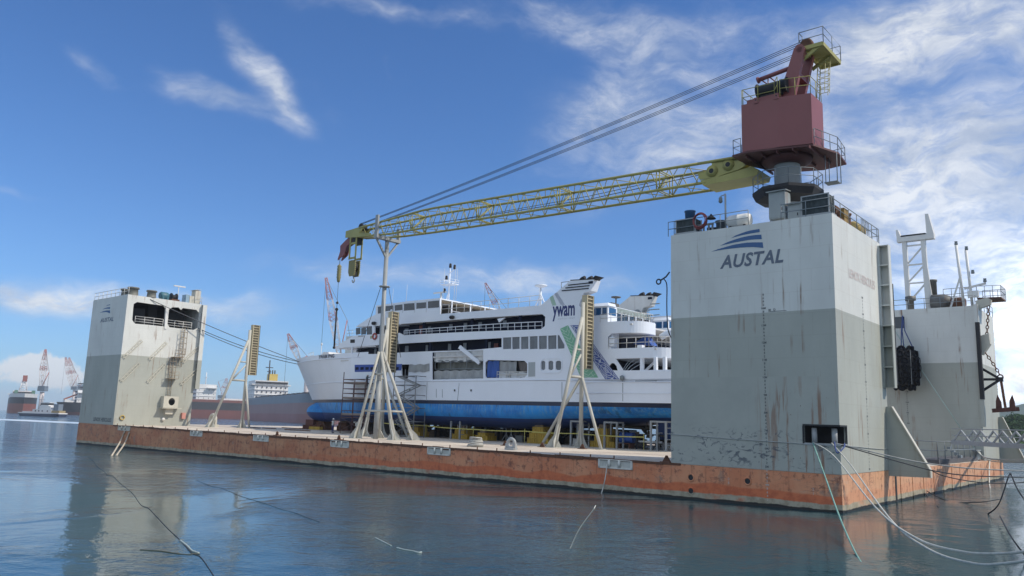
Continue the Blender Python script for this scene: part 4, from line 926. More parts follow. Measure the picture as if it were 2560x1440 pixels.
def crate(label,x0,x1,y0,y1,z0,z1,m):
    c=thing('basket_crate',label,'crate',((x0+x1)/2,(y0+y1)/2,z0)); mb=MB(); mb.box((x0+.06,y0+.04,z0+.1),(x1-.06,y1-.04,z1-.04)); mb.build('netting',m,c); mb=MB()
    for x in (x0,x1-.07):
        for y in (y0,y1-.07): mb.box((x,y,z0),(x+.07,y+.07,z1))
    mb.box((x0-.1,y0-.05,z0),(x1+.1,y1,z0+.09)); mb.box((x0+.07,y0,z1-.06),(x1-.07,y0+.05,z1)); mb.build('frame',M_greysteel,c)
crate('dark netted crate at the near right corner of the roof',-1.75,-.15,.1,1.0,ZN+.02,ZN+1.25,M_net)
crate('dark netted crate at the left end of the roof below a blue bin',-9.8,-8.4,.1,1.0,ZN+.02,ZN+1.0,M_net)
b_=thing('blue_bin','blue plastic bin on the netted crate at the roof edge','bin',(-9.1,.6,ZN+1.0)); mb=MB(); mb.lathe((-9.0,.55,ZN+1.0),[(.30,0),(.33,.5),(.36,.51),(.36,.58)],n=4 and 16); mb.build('tub',mat('bin_blue',(.05,.13,.26),.5),b_)
hr_=thing('hose_coil','ring of red hose hung on the roof railing','hose coil',(-8.1,.0,ZN+.7)); mb=MB()
for k in range(6): mb.torus((-8.05+random.uniform(-.04,.04),-.05+.03*k,ZN+.72+random.uniform(-.04,.04)),.46+random.uniform(-.05,.05),.035,(0.05,1,0),26,6)
mb.build('hose',mat('hose_red',(.28,.06,.06),.5),hr_)
lr=thing('liferaft_canister','white ribbed life raft canister on a cradle at the roof edge','life raft',(-5.75,.7,ZN)); mb=MB(); mb.lathe((-6.5,.65,ZN+.5),[(.2,0),(.34,.06),(.4,.25),(.4,.72),(.43,.74),(.43,.8),(.4,.82),(.4,1.3),(.34,1.48),(.2,1.52)],(1,0,0),18); mb.build('canister',M_white,lr)
mb=MB(); mb.box((-6.3,.4,ZN),(-6.15,.95,ZN+.18)); mb.box((-5.4,.4,ZN),(-5.25,.95,ZN+.18)); mb.build('cradle',M_dark,lr)
vn=thing('drum_vent','dark drum shaped vent on the roof left of the lamp mast','vent',(-7.0,.9,ZN)); mb=MB(); mb.lathe((-7.05,.9,ZN),[(.3,0),(.3,.6),(.36,.62),(.36,.72),(.1,.78)],n=16); mb.build('shell',mat('vent_dark',(.09,.11,.13),.5),vn)
vl=thing('pipe_frame','small grey gate frame with dark pipes on the roof','pipe frame',(-7.9,1,ZN)); mb=MB()
for x in (-8.35,-8.1,-7.75,-7.5): mb.box((x,.5,ZN),(x+.09,.6,ZN+.5))
mb.box((-8.4,.45,ZN+.5),(-7.4,.65,ZN+.57)); mb.build('uprights',M_gal,vl); mb=MB(); mb.lathe((-7.9,.7,ZN+.22),[(.16,0),(.16,1.2)],(1,.4,0),10); mb.build('pipe',M_dark,vl)
lm=thing('lamp_mast','thin grey lamp mast with hanging floodlights at the roof edge','lamp mast',(-6.55,.6,ZN)); mb=MB(); mb.tube((-6.6,.6,ZN),(-6.6,.6,ZN+2.35),.06,8); mb.tube((-6.9,.6,ZN+2.25),(-6.6,.6,ZN+2.3),.03,6); mb.build('pole',M_gal,lm); mb=MB(); mb.lathe((-6.92,.6,ZN+1.8),[(.06,0),(.13,.08),(.11,.25),(.12,.3),(.05,.42)],n=12); mb.build('lamp',M_rail,lm)
hl=thing('hanging_lamp','black cone shaded lamp clipped to the roof railing','lamp',(-7.25,.06,ZN+.75)); mb=MB(); mb.lathe((-7.3,.05,ZN+.72),[(.3,0),(.26,.06),(.08,.22),(.05,.3)],n=14); mb.build('shade',M_black,hl)
wb=thing('winch','rusty mooring winch with ochre drum at the roof edge above the lit wall','winch',(-.6,2.4,ZN)); mb=MB(); mb.lathe((-.8,1.6,ZN+.6),[(.55,0),(.55,.08),(.4,.09),(.4,.7),(.55,.71),(.55,.8)],(0,1,0),18); mb.build('drum',M_rusty,wb); mb=MB(); mb.box((-1.2,2.5,ZN),(-.1,3.4,ZN+.9)); mb.build('gearbox',mat('ochre',(.30,.19,.05),.6,rust=.6),wb); mb=MB(); mb.box((-1.2,1.4,ZN),(-.1,2.5,ZN+.15)); mb.build('base',M_rusty,wb)
bo=thing('roof_bollard','brown tapered bollard on the roof edge above the lit wall','bollard',(-.4,4.2,ZN)); mb=MB(); mb.lathe((-.4,4.2,ZN),[(.3,0),(.3,.06),(.17,.1),(.14,.8),(.2,.85),(.2,.95)],n=14); mb.build('post',M_rusty,bo)
tk=thing('caged_tank','ochre tank in a wire cage at the far end of the roof','tank',(-.6,6.8,ZN)); mb=MB(); mb.lathe((-.7,5.9,ZN+.5),[(.3,0),(.42,.1),(.42,1.4),(.3,1.5)],(0,1,0),16); mb.build('shell',mat('ochre_light',(.45,.33,.12),.6,rust=.5),tk); mb=MB()
for k in range(6): mb.tube((-.15,5.9+k*.3,ZN),(-.15,5.9+k*.3,ZN+1.0),.02,4)
for z in (.1,.5,.95): mb.tube((-.15,5.9,ZN+z),(-.15,7.4,ZN+z),.02,4)
mb.build('cage',M_gal,tk)
# left tower roof
z=ZL
def vent(label,x,y,z,r,h,m,hood=.0):
    v=thing('roof_vent',label,'vent',(x,y,z)); mb=MB(); mb.lathe((x,y,z),[(r*1.15,0),(r,.1),(r*.9,h*.8),(r*1.15,h*.82),(r*1.1,h)],n=14); mb.build('cowl',m,v)
M_vent=mat('vent_olive',(.16,.16,.14),.6,var=.3,vs=2)
vent('dark olive vent at the near left roof edge of the far tower',-91.6,.9,z,.6,1.0,M_vent); vent('taller dark vent next to the near roof corner of the far tower',-89.9,1.1,z,.65,1.15,M_vent)
vent('squat grey vent on the lit roof edge of the far tower',-89.4,3.3,z,.6,1.0,M_vent)
ts=thing('teal_tank','teal horizontal tank on the far tower roof','tank',(-89.6,5.2,z)); mb=MB(); mb.lathe((-89.6,4.5,z+.55),[(.4,0),(.52,.15),(.52,1.0),(.4,1.15)],(0,1,0),16); mb.box((-90.1,4.7,z),(-89.1,4.9,z+.4)); mb.box((-90.1,5.3,z),(-89.1,5.5,z+.4)); mb.build('shell',mat('teal',(.05,.15,.19),.5,rust=.4),ts)
ts=thing('dark_winch_drum','dark blue winch drum beside the teal tank','winch',(-89.6,6.4,z)); mb=MB(); mb.lathe((-89.6,6.0,z+.55),[(.55,0),(.55,.1),(.35,.12),(.35,.7),(.55,.72),(.55,.8)],(0,1,0),16); mb.build('drum',M_dark,ts); mb=MB(); mb.box((-90.2,5.9,z),(-89,7,z+.25)); mb.build('base',M_rusty,ts)
rp=thing('lamp_gantry','thin pole with a white bar light on the far tower roof','lamp',(-89.4,7.0,z)); mb=MB(); mb.tube((-89.4,6.9,z),(-89.4,6.9,z+2.1),.05,6); mb.build('pole',M_railw,rp); mb=MB(); mb.box((-89.5,6.2,z+2.05),(-89.3,7.8,z+2.2)); mb.build('bar',M_white,rp)
cabinet('pale blue cabinet on the far tower roof',-90.4,-89.3,8.0,8.5,z,z+1.15,mat('pale_blue_cab',(.25,.36,.45),.5))
cabinet('low beige cabinet on the far tower roof beside the tall one',-90.4,-89.3,8.55,9.2,z,z+1.05,M_cream)
cabinet('tall beige hooded housing at the inner corner of the far tower roof',-90.3,-89.2,9.25,10.05,z,z+1.9,M_cream,True)
# rear tower roof
br_=thing('boom_cradle','white cradle frame on tall lattice legs on the right rear tower','boom cradle',(-5.2,42,ZR))
mb=MB(); xl,xr=-6.25,-4.45; yy=42.
for x,x2 in ((xl,xl-.1),(xr,xr-.15)):
    mb.obox((x,yy-.0,ZR),(x2,yy,21.6),.42,.42,up=(0,1,0))
mb.obox((xr+.45,yy,ZR),(xr-.0,yy,19.0),.2,.4,up=(0,1,0)); mb.build_each('leg',M_white,br_,.0)
mb=MB()
for a,b in ((15.4,17.2),(17.4,19.1),(19.3,21.1)): mb.obox((xl+.1,yy,a),(xr-.1,yy,b),.14,.16,up=(0,1,0)); mb.obox((xl,yy,b+.05),(xr,yy,b+.05),.14,.14,up=(0,1,0))
mb.build('bracing',M_white,br_)
mb=MB(); mb.box((-7.0,yy-.35,21.6),(-3.55,yy+.35,22.1)); mb.prism([(-7.0,yy-.35,22.1),(-6.6,yy-.35,22.1),(-6.85,yy-.35,22.9),(-7.05,yy-.35,22.9)],(0,.7,0)); mb.prism([(-4.2,yy-.35,22.1),(-3.55,yy-.35,22.1),(-3.95,yy-.35,24.2),(-4.25,yy-.35,24.2)],(0,.7,0)); mb.cur=1; mb.box((-6.6,yy-.37,22.1),(-4.3,yy+.37,22.25)); mb.build('saddle',[M_white,M_black],br_)
def blob(label,x0,x1,y0,z0,z1,m,name='deck_machinery',cat='machinery'):
    t=thing(name,label,cat,((x0+x1)/2,y0,z0)); mb=MB(); mb.lathe((x0,y0+.6,z0+(z1-z0)*.55),[(.5*(z1-z0)*.6,0),(.5*(z1-z0),.1),(.5*(z1-z0),(x1-x0)*.7),(.35*(z1-z0),x1-x0)],(1,0,0),14); mb.build('casing',m,t); mb=MB(); mb.box((x0,y0+.2,z0),(x1,y0+1,z0+.2)); mb.build('bed',M_rusty,t)
M_mch=mat('machinery_grey',(.13,.13,.125),.6,var=.3,vs=2,rust=.4)
blob('grey machine casing behind the cradle legs on the rear tower',-4.2,-2.4,YR0+2,ZR,ZR+1.6,M_mch); blob('low rusty machine at the rail of the rear tower',-2.3,-1.0,YR0+1.2,ZR,ZR+1.1,M_rusty); blob('green hose reel machine at the left roof end of the rear tower',-9.3,-7.6,YR0+.8,ZR,ZR+1.3,mat('dull_green',(.10,.17,.15),.6,var=.3))
fn=thing('exhaust_stack','stubby grey exhaust stack behind the cradle on the rear tower','exhaust',(-4.0,YR0+3.2,ZR)); mb=MB(); mb.lathe((-4.1,YR0+3.2,ZR),[(.4,0),(.4,3.1),(.46,3.12),(.46,3.3)],n=14); mb.build('stack',M_mch,fn)
sv=thing('stilt_tank','small grey hooded vent between the cradle legs','vent',(-5.6,YR0+1.4,ZR)); mb=MB(); mb.lathe((-5.75,YR0+1.4,ZR),[(.3,0),(.3,1.0),(.5,1.05),(.5,1.5)],n=4); mb.build('cowl',M_mch,sv)
ms=thing('signal_mast','white twin signal mast with lamps on the rear tower corner','mast',(-1.0,YR0+1,ZR)); mb=MB(); mb.tube((-1.0,YR0+.9,ZR),(-1.35,YR0+.9,20.3),.13,9); mb.tube((-.3,YR0+.9,ZR),(-.55,YR0+.9,19.7),.13,9); mb.obox((-2.1,YR0+.6,ZR),(-1.1,YR0+.9,17.4),.1,.16); mb.obox((-.9,YR0+.9,16.0),(.9,YR0+1.1,16.4),.1,.2); mb.build('posts',M_white,ms); mb=MB()
for x,z_ in ((-1.35,20.35),(-.5,19.75),(-.1,17.4),(.85,16.5)): mb.lathe((x,YR0+.95,z_),[(.14,0),(.16,.1),(.12,.3),(.16,.34)],n=10)
mb.build_each('lamp',M_rail,ms); mb=MB(); mb.box((-.6,YR0+.6,ZR+.9),(.3,YR0+1,ZR+1.5)); mb.build('lamp_box',M_white,ms)
# pneumatic fender hanging on the rear tower
fx,fy,fz=-6.0,YR0-1.4,8.35
fd=thing('pneumatic_fender','big black rubber fender in a tyre net hanging on the rear tower','fender',(fx,fy,fz)); mb=MB()
prof=[(.15,-2.0),(.6,-1.92),(1.0,-1.6),(1.2,-1.2)]+[(1.25,-1.2+.4*k) for k in range(7)]+[(1.1,1.4),(.8,1.8),(.15,1.95)]
mb.lathe((fx,fy,fz),prof,(.03,0,1),20); mb.build('bag',M_black,fd); mb=MB()
for z,rr,nn in ((-1.75,.85,7),(-1.3,1.2,10),(-.65,1.33,10),(0,1.36,10),(.65,1.33,10),(1.3,1.2,10),(1.75,.85,7)):
    r_=int(z*10)
    for k in range(nn): 
        a=k*6.283/nn+.3*(r_%2); d=Vector((math.cos(a),math.sin(a),0)); mb.torus(Vector((fx,fy,fz+z))+d*rr,.27,.12,d,12,6)
mb.build('tyre_net',mat('tyre_black',(.012,.013,.016),.9,var=.2,spec=.15),fd); mb=MB()
for k in range(7):
    a=k*.9; mb.path([(fx+1.42*math.cos(a),fy+1.42*math.sin(a),fz-1.6+.4*i) for i in range(9)],.022,4)
mb.build('chain_net',M_gal,fd)
mb=MB(); M_blr=mat('rope_blue',(.05,.08,.22),.8,var=.2)
for dx in (-.15,.1,.9): mb.path([(fx-.2,YR0-.1,13.6),(fx-.2+dx*.3,fy+.8,12.0),(fx+dx,fy,fz+1.9)],.05,5)
mb.build('hanging_ropes',M_blr,fd)
# anchor and chain
ac=thing('stock_anchor','rusty red anchor hanging by a chain from the rear tower bracket','anchor',(1.7,YR0+.6,4.4))
ax,ay=1.62,YR0+.62
mb=MB(); mb.obox((ax,ay,7.3),(ax+.2,ay,4.8),.16,.2); mb.torus((ax-.03,ay,7.55),.22,.06,(0,1,0),14,6); mb.build('shank',M_rusty,ac)
mb=MB(); mb.obox((ax-.8,ay-.3,4.5),(ax+1.2,ay+.3,4.7),.4,.36)
for s_,x in ((-1,ax-.3),(1,ax+.75)): mb.prism([(x-.24,ay-.1,4.6),(x+.24,ay-.1,4.6),(x+.2,ay-.1,5.3),(x+.05*s_,ay-.1,5.95),(x-.2,ay-.1,5.4)],(0,.2,0))
mb.build('flukes',mat('anchor_rust',(.10,.04,.032),.85,var=.4,vs=2),ac)
def chain(mb,pts,step=.3,r=.045):
    pts=[Vector(p) for p in pts]; k=0
    for a,b in zip(pts,pts[1:]):
        n=max(1,int((b-a).length/step)); d=(b-a).normalized()
        for i in range(n):
            c=a.lerp(b,(i+.5)/n); side=d.cross(Vector((0,1,0))).normalized() if k%2 else Vector((0,1,0)); nrm=d.cross(side)
            m_=[c+d*(step*.62)*math.cos(t)+side*(step*.36)*math.sin(t) for t in [2*math.pi*j/10 for j in range(11)]]
            mb.path(m_,r,5,caps=False); k+=1
mb=MB(); chain(mb,[(1.1,YR0+.6,ZR+.3),(.75,YR0+.6,11.4)]); chain(mb,[(.55,YR0+.6,9.8),(1.2,YR0+.62,8.6),(ax-.05,ay,7.75)]); mb.build('chain',M_rusty,ac)
# access gangway truss to shore, and gate rails at the pontoon end
gw=thing('gangway','grey truss gangway reaching from the pontoon end to the shore','gangway',(0,WID-2.,1.5))
ga,gb=w2b(PD(2412,1107,62)),w2b(PD(2640,1120,50)); gd=(gb-ga)
side=Vector((gd.y,-gd.x,0)).normalized()*.9
mb=MB(); 
for s_ in (0,1): mb.obox(ga+side*s_,gb+side*s_,.22,.3)
mb.prism([ga,gb,gb+side,ga+side],(0,0,.05)); mb.build('walkway',M_greysteel,gw); mb=MB()
for s_ in (0,1):
    o_=side*s_; n=4
    for k in range(n):
        p=ga.lerp(gb,k/n)+o_; q=ga.lerp(gb,(k+.5)/n)+o_+Vector((0,0,.95)); r_=ga.lerp(gb,(k+1)/n)+o_; mb.obox(p,q,.09,.12); mb.obox(q,r_,.09,.12)
    for h in (.55,1.05): mb.tube(ga+o_+Vector((0,0,h)),gb+o_+Vector((0,0,h)),.03,5)
mb.build('truss_side',M_greysteel,gw)
gt=thing('landing_platform','dark railed landing platform with steps at the pontoon end','platform',(-.6,26,0)); mb=MB(); 
g0,g1=PX(2310,1135,-1.2),PX(2412,1143,-1.2)
mb.box((-2.0,g0.y,.02),(-.2,g1.y,.35)); mb.build('slab',mat('landing_dark',(.10,.10,.11),.8,var=.3),gt); mb=MB(); mb.rail([(-.3,g0.y+.2,.35),(-.3,g1.y-.2,.35),(-1.9,g1.y-.2,.35)],1.35,2.2,.035); mb.rail([(-.3,g0.y+.2,.35),(-1.9,g0.y+.2,.35)],1.35,2.,.035)
mb.build('railing',M_rail,gt); mb=MB(); ym=(g0.y+g1.y)/2+1.5
for k in range(4): mb.box((-.6-.25*k,ym-.3,.35+.22*k),(-.35-.25*k,ym+.4,.57+.22*k))
mb.build('steps',M_rail,gt)
bl=thing('mooring_bollard','dark mooring bollard on the pontoon end holding the white ropes','bollard',(-.5,g1.y+1.2,0)); mb=MB()
for d in (0,.8): mb.lathe((-.5,g1.y+1+d,0),[(.28,0),(.22,.1),(.2,.75),(.3,.8),(.3,.95)],n=14)
mb.build('posts',M_rail,bl); mb=MB(); mb.box((-.9,g1.y+.6,0.004),(-.1,g1.y+2.3,.08)); mb.build('base',M_rusty,bl)
YBOL=g1.y+1.2
# ================================================================ ferry
YF,YO=17.0,31.0; YC=24.0
fer=thing('passenger_ferry','white passenger ship with navy recesses and worn blue bottom, standing on blocks on the dock','ship',(-52,YC,1.4))
M_fw=mat('ferry_white',(.77,.82,.90),.35,var=.05,vs=.5,bump=.02)
M_fw2=mat('ferry_white_deck',(.6,.6,.6),.5,var=.06)
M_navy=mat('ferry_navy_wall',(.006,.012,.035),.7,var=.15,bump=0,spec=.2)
M_nstripe=mat('ferry_navy_stripe',(.010,.018,.05),.35,var=.1)
M_line=mat('weld_line',(.40,.42,.45),.5,bump=0)
def antifoul():
    m,nt,b=nmat('worn_blue_antifouling'); g=NT(nt); o=g.obj(); n=g.noise(g.map(o,(.35,.35,.5)),1.,6,.65); st=g.noise(g.map(o,(3,3,.5)),1.,6,.7); z=g.xyz(o)[2]
    c=g.mix(g.ramp(n,.38,.62),(.012,.17,.52),(.02,.27,.68)); k=g.math('MULTIPLY',g.ramp(st,.47,.64),g.ramp(z,.9,2.2)); c=g.mix(g.math('MULTIPLY',k,.75),c,(.18,.36,.47)); c=g.mix(g.math('MULTIPLY',g.ramp(g.noise(g.map(o,(1.3,1,.35)),1.,4),.58,.68),.55),c,(.015,.075,.16))
    lim=g.math('ADD',1.0,g.math('MULTIPLY',g.math('MAXIMUM',g.math('SUBTRACT',g.xyz(o)[0],16.),0.),.033)); c=g.mix(g.ramp(g.math('SUBTRACT',z,lim),.01,-.01),c,(.008,.04,.17))
    g.set(b.inputs['Base Color'],c); b.inputs['Roughness'].default_value=.5; g.link(g.bump(st,.15,.03),b.inputs['Normal']); return m
M_anti=antifoul()
# hull: rows of height, stations along X (bow at -85)
def stem(z):
    T=[(1.2,-79.0),(2.5,-79.4),(3.7,-80.4),(4.1,-81.0),(6.2,-82.7),(9.25,-85.2),(10.2,-85.9)]
    for (a,b),(c,d) in zip(T,T[1:]):
        if z<=c: return b+(d-b)*max(0,(z-a))/(c-a)
    return T[-1][1]
def keel(x): return 1.35+max(0,(x+40))**1.25/23**1.25*1.7
def bilge(z,k):
    t=max(0,min(1,(z-k)/1.7)); return .42+.58*math.sqrt(max(0,1-(1-t)**2))
def hb(x,z):
    xs=stem(z); t=max(0,min(1,(x-xs)/(-58-xs)));
    fl=max(0,min(1,(z-4)/5.2)); p=1.55+1.3*fl
    return 7*(1-(1-t)**p)*bilge(z,keel(x))
NST=48
def hull_strip(zlo,zhi,x1,n=NST,m=2):
    """two-sided strip between heights (functions of x or constants)"""
    mb=MB(); mb.smooth=True
    f=lambda q,x:(q(x) if callable(q) else q)
    for sd in (-1,1):
        rows=[]
        for i in range(m+1):
            row=[]
            for k in range(n+1):
                s=(k/n)**1.5; z=None
                for _ in range(3):
                    zt_=f(zlo,-70 if z is None else x)+(f(zhi,-70 if z is None else x)-f(zlo,-70 if z is None else x))*i/m
                    x=stem(zt_)+(x1-stem(zt_))*s; z=zt_
                row.append((x,YC+sd*hb(x,z),z))
            rows.append(row)
        mb.grid(rows)
    return mb
XST=-16.5
mb=hull_strip(keel,lambda x:max(2.1,keel(x)+.5),XST,m=4); 
def add(a,b_):
    o=len(a.v); a.v+=b_.v; a.f+=[tuple(o+i for i in f) for f in b_.f]; a.mi+=b_.mi; a.sm+=b_.sm; return a
mb=add(mb,hull_strip(lambda x:max(2.1,keel(x)+.5),3.72,XST,m=4))
# flat bottom
n=NST; rows=[[],[]]
for k in range(n+1):
    x=stem(1.35)+(XST-stem(1.35))*k/n
    for s_,r_ in ((-1,0),(1,1)): rows[r_].append((x,YC+s_*hb(x,keel(x)),keel(x)))
mb.grid(rows); mb.build('hull_bottom',M_anti,fer)
mb=hull_strip(3.72,4.12,XST,m=1); mb.build('boot_stripe',M_nstripe,fer)
ZK=6.22
mb=hull_strip(4.12,ZK,XST,m=3)
mb.poly([(XST,YC-hb(XST,z),z) for z in (keel(XST),2.9,3.7,ZK)]+[(XST,YC+hb(XST,z),z) for z in (ZK,3.7,2.9,keel(XST))]); hul=mb.build('hull_side',M_fw,fer)
# upper bow, knuckle and bulwark (to x=-60)
def bul(x): return 9.35+ .45*max(0,min(1,(x+85.2)/3.0))
mb=hull_strip(ZK,9.2,-60.5,n=30,m=3); mb.build('bow_plating',M_fw,fer)
mb=hull_strip(9.2,bul,-60.5,n=30,m=1); bw=mb.build('bow_bulwark',M_fw,fer)
mb=MB()
for sd in (-1,1):
    pts=[]
    for k in range(25): x=stem(9.2)+(-62-stem(9.2))*(k/24)**1.5; pts.append((x,YC+sd*(hb(x,9.2)+.03),9.2))
    mb.path(pts,.06,5)
    pts=[]
    for k in range(40): x=stem(ZK)+(-31-stem(ZK))*(k/39)**1.5; pts.append((x,YC+sd*(hb(x,ZK)+.03),ZK))
    mb.path(pts+[(-28.5,YC+sd*7.03,5.95),(XST,YC+sd*7.03,5.95)],.055,5); mb.path([(-29.5,YC+sd*7.02,4.95),(XST,YC+sd*7.02,4.95)],.045,5)
mb.build('rubbing_strake',M_fw,fer)
mb=MB(); rows=[[],[]]
for k in range(25):
    x=stem(8.7)+.1+(-60-stem(8.7))*(k/24)**1.4
    for s_,r_ in ((-1,0),(1,1)): rows[r_].append((x,YC+s_*(hb(x,8.7)-.02),8.7))
mb.grid(rows); mb.build('foredeck',M_fw2,fer)
# bulb
mb=MB(); mb.smooth=True; prof=[]
for k in range(15):
    t=k/14; x=-81.6+t*9.; r=1.4*math.sqrt(max(0,1-(1-min(1,t*2.2))**2)); prof.append((r*(1 if t<.5 else 1-.45*(t-.5)*2),x+81.6))
mb.lathe((-81.7,YC,2.5),prof,(1,0,.0),20); mb.build('bulbous_bow',M_anti,fer)
# porthole, door outline, draught square
mb=MB()
for u,v in ((1137,976),(1178,976),(1025,976)):
    p=PY(u,v,YF); mb.cur=0; mb.torus((p.x,YF-.02,p.z),.17,.04,(0,1,0),16,6); mb.cur=1; mb.lathe((p.x,YF-.01,p.z),[(.15,0),(.15,.02)],(0,1,0),14)
mb.build_each('porthole',[M_fw,M_glass],hul)
mb=MB()
for u0,v0,u1,v1 in ((1091,972,1091,994),(1106,973,1106,994),(1148,958,1144,1001),(1068,955,1066,1002),(1557,950,1557,1003),(1405,955,1405,1000)):
    a,b=PY(u0,v0,YF),PY(u1,v1,YF); mb.obox((a.x,YF-.008,a.z),(b.x,YF-.008,b.z),.05,.02,up=(0,1,0))
mb.build_each('shell_door_lines',M_rail,hul)
mb=MB(); a,b=PY(1327,1030,YF+.25),PY(1335,1040,YF+.25)
# name on the bow, follows the flare
def bow_pt(x,z): return Vector((x,YC-hb(x,z)-.03,z))
me=text_mesh('YWAM PNG',1.,.035); xs=[v.co.x for v in me.vertices]; W0=max(xs)-min(xs)
x0n,x1n=-79.3,-74.2
def solve_x(u,v):
    # point of the flared side that projects to (u,v): march along the ray
    o=MBI@CAM; d=MBI.to_3x3()@ray(u,v); best=None
    t=60.
    while t<160:
        p=o+d*t
        if -86<p.x<-58 and p.y>YC-hb(p.x,p.z)-.03: return p
        t+=.05
    return o+d*110
na,nb=solve_x(797,902),solve_x(836,899)
mb=MB(); sc_=(nb.x-na.x)/W0
b0=len(mb.v)
for v in me.vertices:
    x=na.x+(v.co.x-min(xs))*sc_; z=na.z+(nb.z-na.z)*(x-na.x)/(nb.x-na.x)+.0; z=9.33+(x-na.x)*.0; z+=v.co.y*.66; q=bow_pt(x,z); q.y-=.01; mb.v.append(q)
for p in me.polygons: mb.f.append(tuple(b0+i for i in p.vertices)); mb.mi.append(0); mb.sm.append(False)
bpy.data.meshes.remove(me); mb.build('bow_name',mat('name_grey',(.11,.13,.17),.5,var=.1,bump=0),fer,fix=False)
# ---- side shell with openings, outlined in the plane of the ship's side
def P(*pts): return [PY(u,v,YF) for u,v in pts]
outer=P((878,957),(1200,952),(1480,952),(1690,959),(1690,927),(1558,926),(1538,895),(1527,868),(1520,866),(1520,842),(1530,833),(1500,806),(1480,806),(1465,790),(1459,777),(1447,763),(1459,733),(1476,726),(1485,698),(1426,701),(1390,732),(1352,763),(1200,777),(1100,785),(1100,745),(1020,753),(940,764),(939,786),(925,793),(889,817),(930,815.5),(930,836),(885,839),(860,853),(838,868),(842,872),(878,867),(878,885))
HC=P((937,815),(985,811),(1080,804),(1180,796),(1355,785),(1363,792),(1362,815),(1352,823),(1180,829),(1058,835),(1010,838),(998,832),(937,836))
HB=P((881,867),(984,860),(1180,849),(1254,845),(1254,868),(1180,875),(1077,878),(1005,881),(951,885),(881,885))
HW=[P((a,t0),(b,t1),(b,872),(a,873)) for a,b,t0,t1 in ((1257,1278,844,843),(1280,1299,843,842),(1302,1321,842,841),(1324,1344,841,840),(1347,1367,840,839),(1370,1391,839,838))]+[P((1394,838),(1398,838),(1411,862),(1411,871),(1394,872))]
H1b=P((1080,881),(1208,875),(1208,946),(1080,949))
H2b=P((1213,907),(1219,900),(1311,902),(1318,909),(1318,937),(1311,944),(1216,945),(1213,940))
HD=P((1003,911),(1023,911),(1020,946),(1005,946))
HT=[P((a,905),(a+3,902),(b-3,902),(b,905),(b,922),(b-3,925),(a+3,925),(a,922)) for a,b in ((1353,1363),(1371,1383),(1389,1403))]
HA=P((1522,925),(1523,914),(1528,908),(1535,908),(1541,915),(1544,926))
mb=MB(); plateY(mb,outer,[HC,HB,H1b,H2b,HD,HA]+HW+HT,YF,YF+.13); shell=mb.build('side_shell',M_fw,fer)
# interior: decks, navy walls
def zat(v,u=1100): return PY(u,v,YF).z
zA,zB,zC,zD=6.25,9.0,11.35,13.2
mb=MB()
for z,x0,x1 in ((zA,-62,-17),(zB-.05,-66,-21),(zC-.05,-66,-23.5),(zD-.1,-63,-33)): mb.box((x0,YF+.14,z-.15),(x1,YO-.02,z))
mb.build('deck_slabs',M_fw2,fer)
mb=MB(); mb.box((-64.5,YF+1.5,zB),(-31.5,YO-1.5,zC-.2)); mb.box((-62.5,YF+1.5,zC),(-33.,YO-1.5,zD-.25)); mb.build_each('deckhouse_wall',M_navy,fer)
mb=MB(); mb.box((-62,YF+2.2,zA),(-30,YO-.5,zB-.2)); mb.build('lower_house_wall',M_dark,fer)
# far side: plain plating
mb=MB(); mb.box((-64,YO-.13,ZK),(-17,YO,8.9)); mb.box((-64,YO-.13,10.1),(-23,YO,12.4)); mb.box((-63,YO-.13,13.1),(-26,YO,13.9)); mb.build_each('far_side_plating',M_fw,fer)
# front fairings of the upper decks
mb=MB()
q=P((838,868),(860,853),(885,839),(937,837),(937,866),(842,872)); mb.prism([(p.x,YF+.14,p.z) for p in q],(0,YO-YF-.28,0))
q=P((889,817),(925,793),(939,786),(1000,783),(1000,812)); mb.prism([(p.x,YF+.14,p.z) for p in q],(0,YO-YF-.28,0)); mb.build_each('front_fairing',M_fw,fer)
# panes
mb=MB(); [mb.poly([(p.x,YF+.10,p.z) for p in h]) for h in HW+HT]; mb.build_each('film_covered_windows',mat('filmed_glass',(.16,.18,.20),.35,var=.45,vs=1.2,bump=.6),shell)
mb=MB(); b0=P((881,866),(893,866),(893,838),(881,838))
for u0,u1 in ((889,900),(902,914),(916,929)):
    q=P((u0,820),(u1,819),(u1,835),(u0,837)); mb.prism([(p.x,YF+.05,p.z) for p in q],(0,.03,0))
mb.build_each('wheelhouse_lower_panes',M_glass,shell)
def side_panel(name,pts,m,out=.02,par=None):
    mb=MB(); mb.prism([(p.x,YF-out,p.z) for p in P(*pts)],(0,out+.01,0)); return mb.build(name,m,par or shell)
for q in (((945,767),(953,766),(953,783),(945,784)),((963,765.5),(983,763.5),(983,777),(963,779)),((987,763),(1006,761),(1006,775),(987,777)),((1010,759.5),(1036,757.5),(1036,775),(1010,776.5)),((1041,757.5),(1065,755.5),(1065,770),(1041,772)),((1070,753.5),(1098,751),(1098,768.5),(1070,770.5))):
    side_panel('bridge_window',q,M_glass)
side_panel('open_window_flap',((968,779),(980,778),(982,774),(984,776),(981,781),(967,782)),M_fw,.3)
mb=MB(); 
for u in (960,985,1008,1038,1067):
    a,b=PY(u,762-(u-960)*.1,YF),PY(u,783-(u-960)*.02,YF); mb.box((a.x-.02,YF-.02,b.z),(a.x+.02,YF,a.z))
mb.build_each('bridge_panel_seams',M_line,shell)
side_panel('side_window',((876,849),(887,848.5),(887,857),(876,857.5)),M_dark)
side_panel('grey_side_panel',((1321,906),(1338,905),(1338,941),(1321,942)),mat('panel_grey',(.36,.40,.42),.5,var=.05))
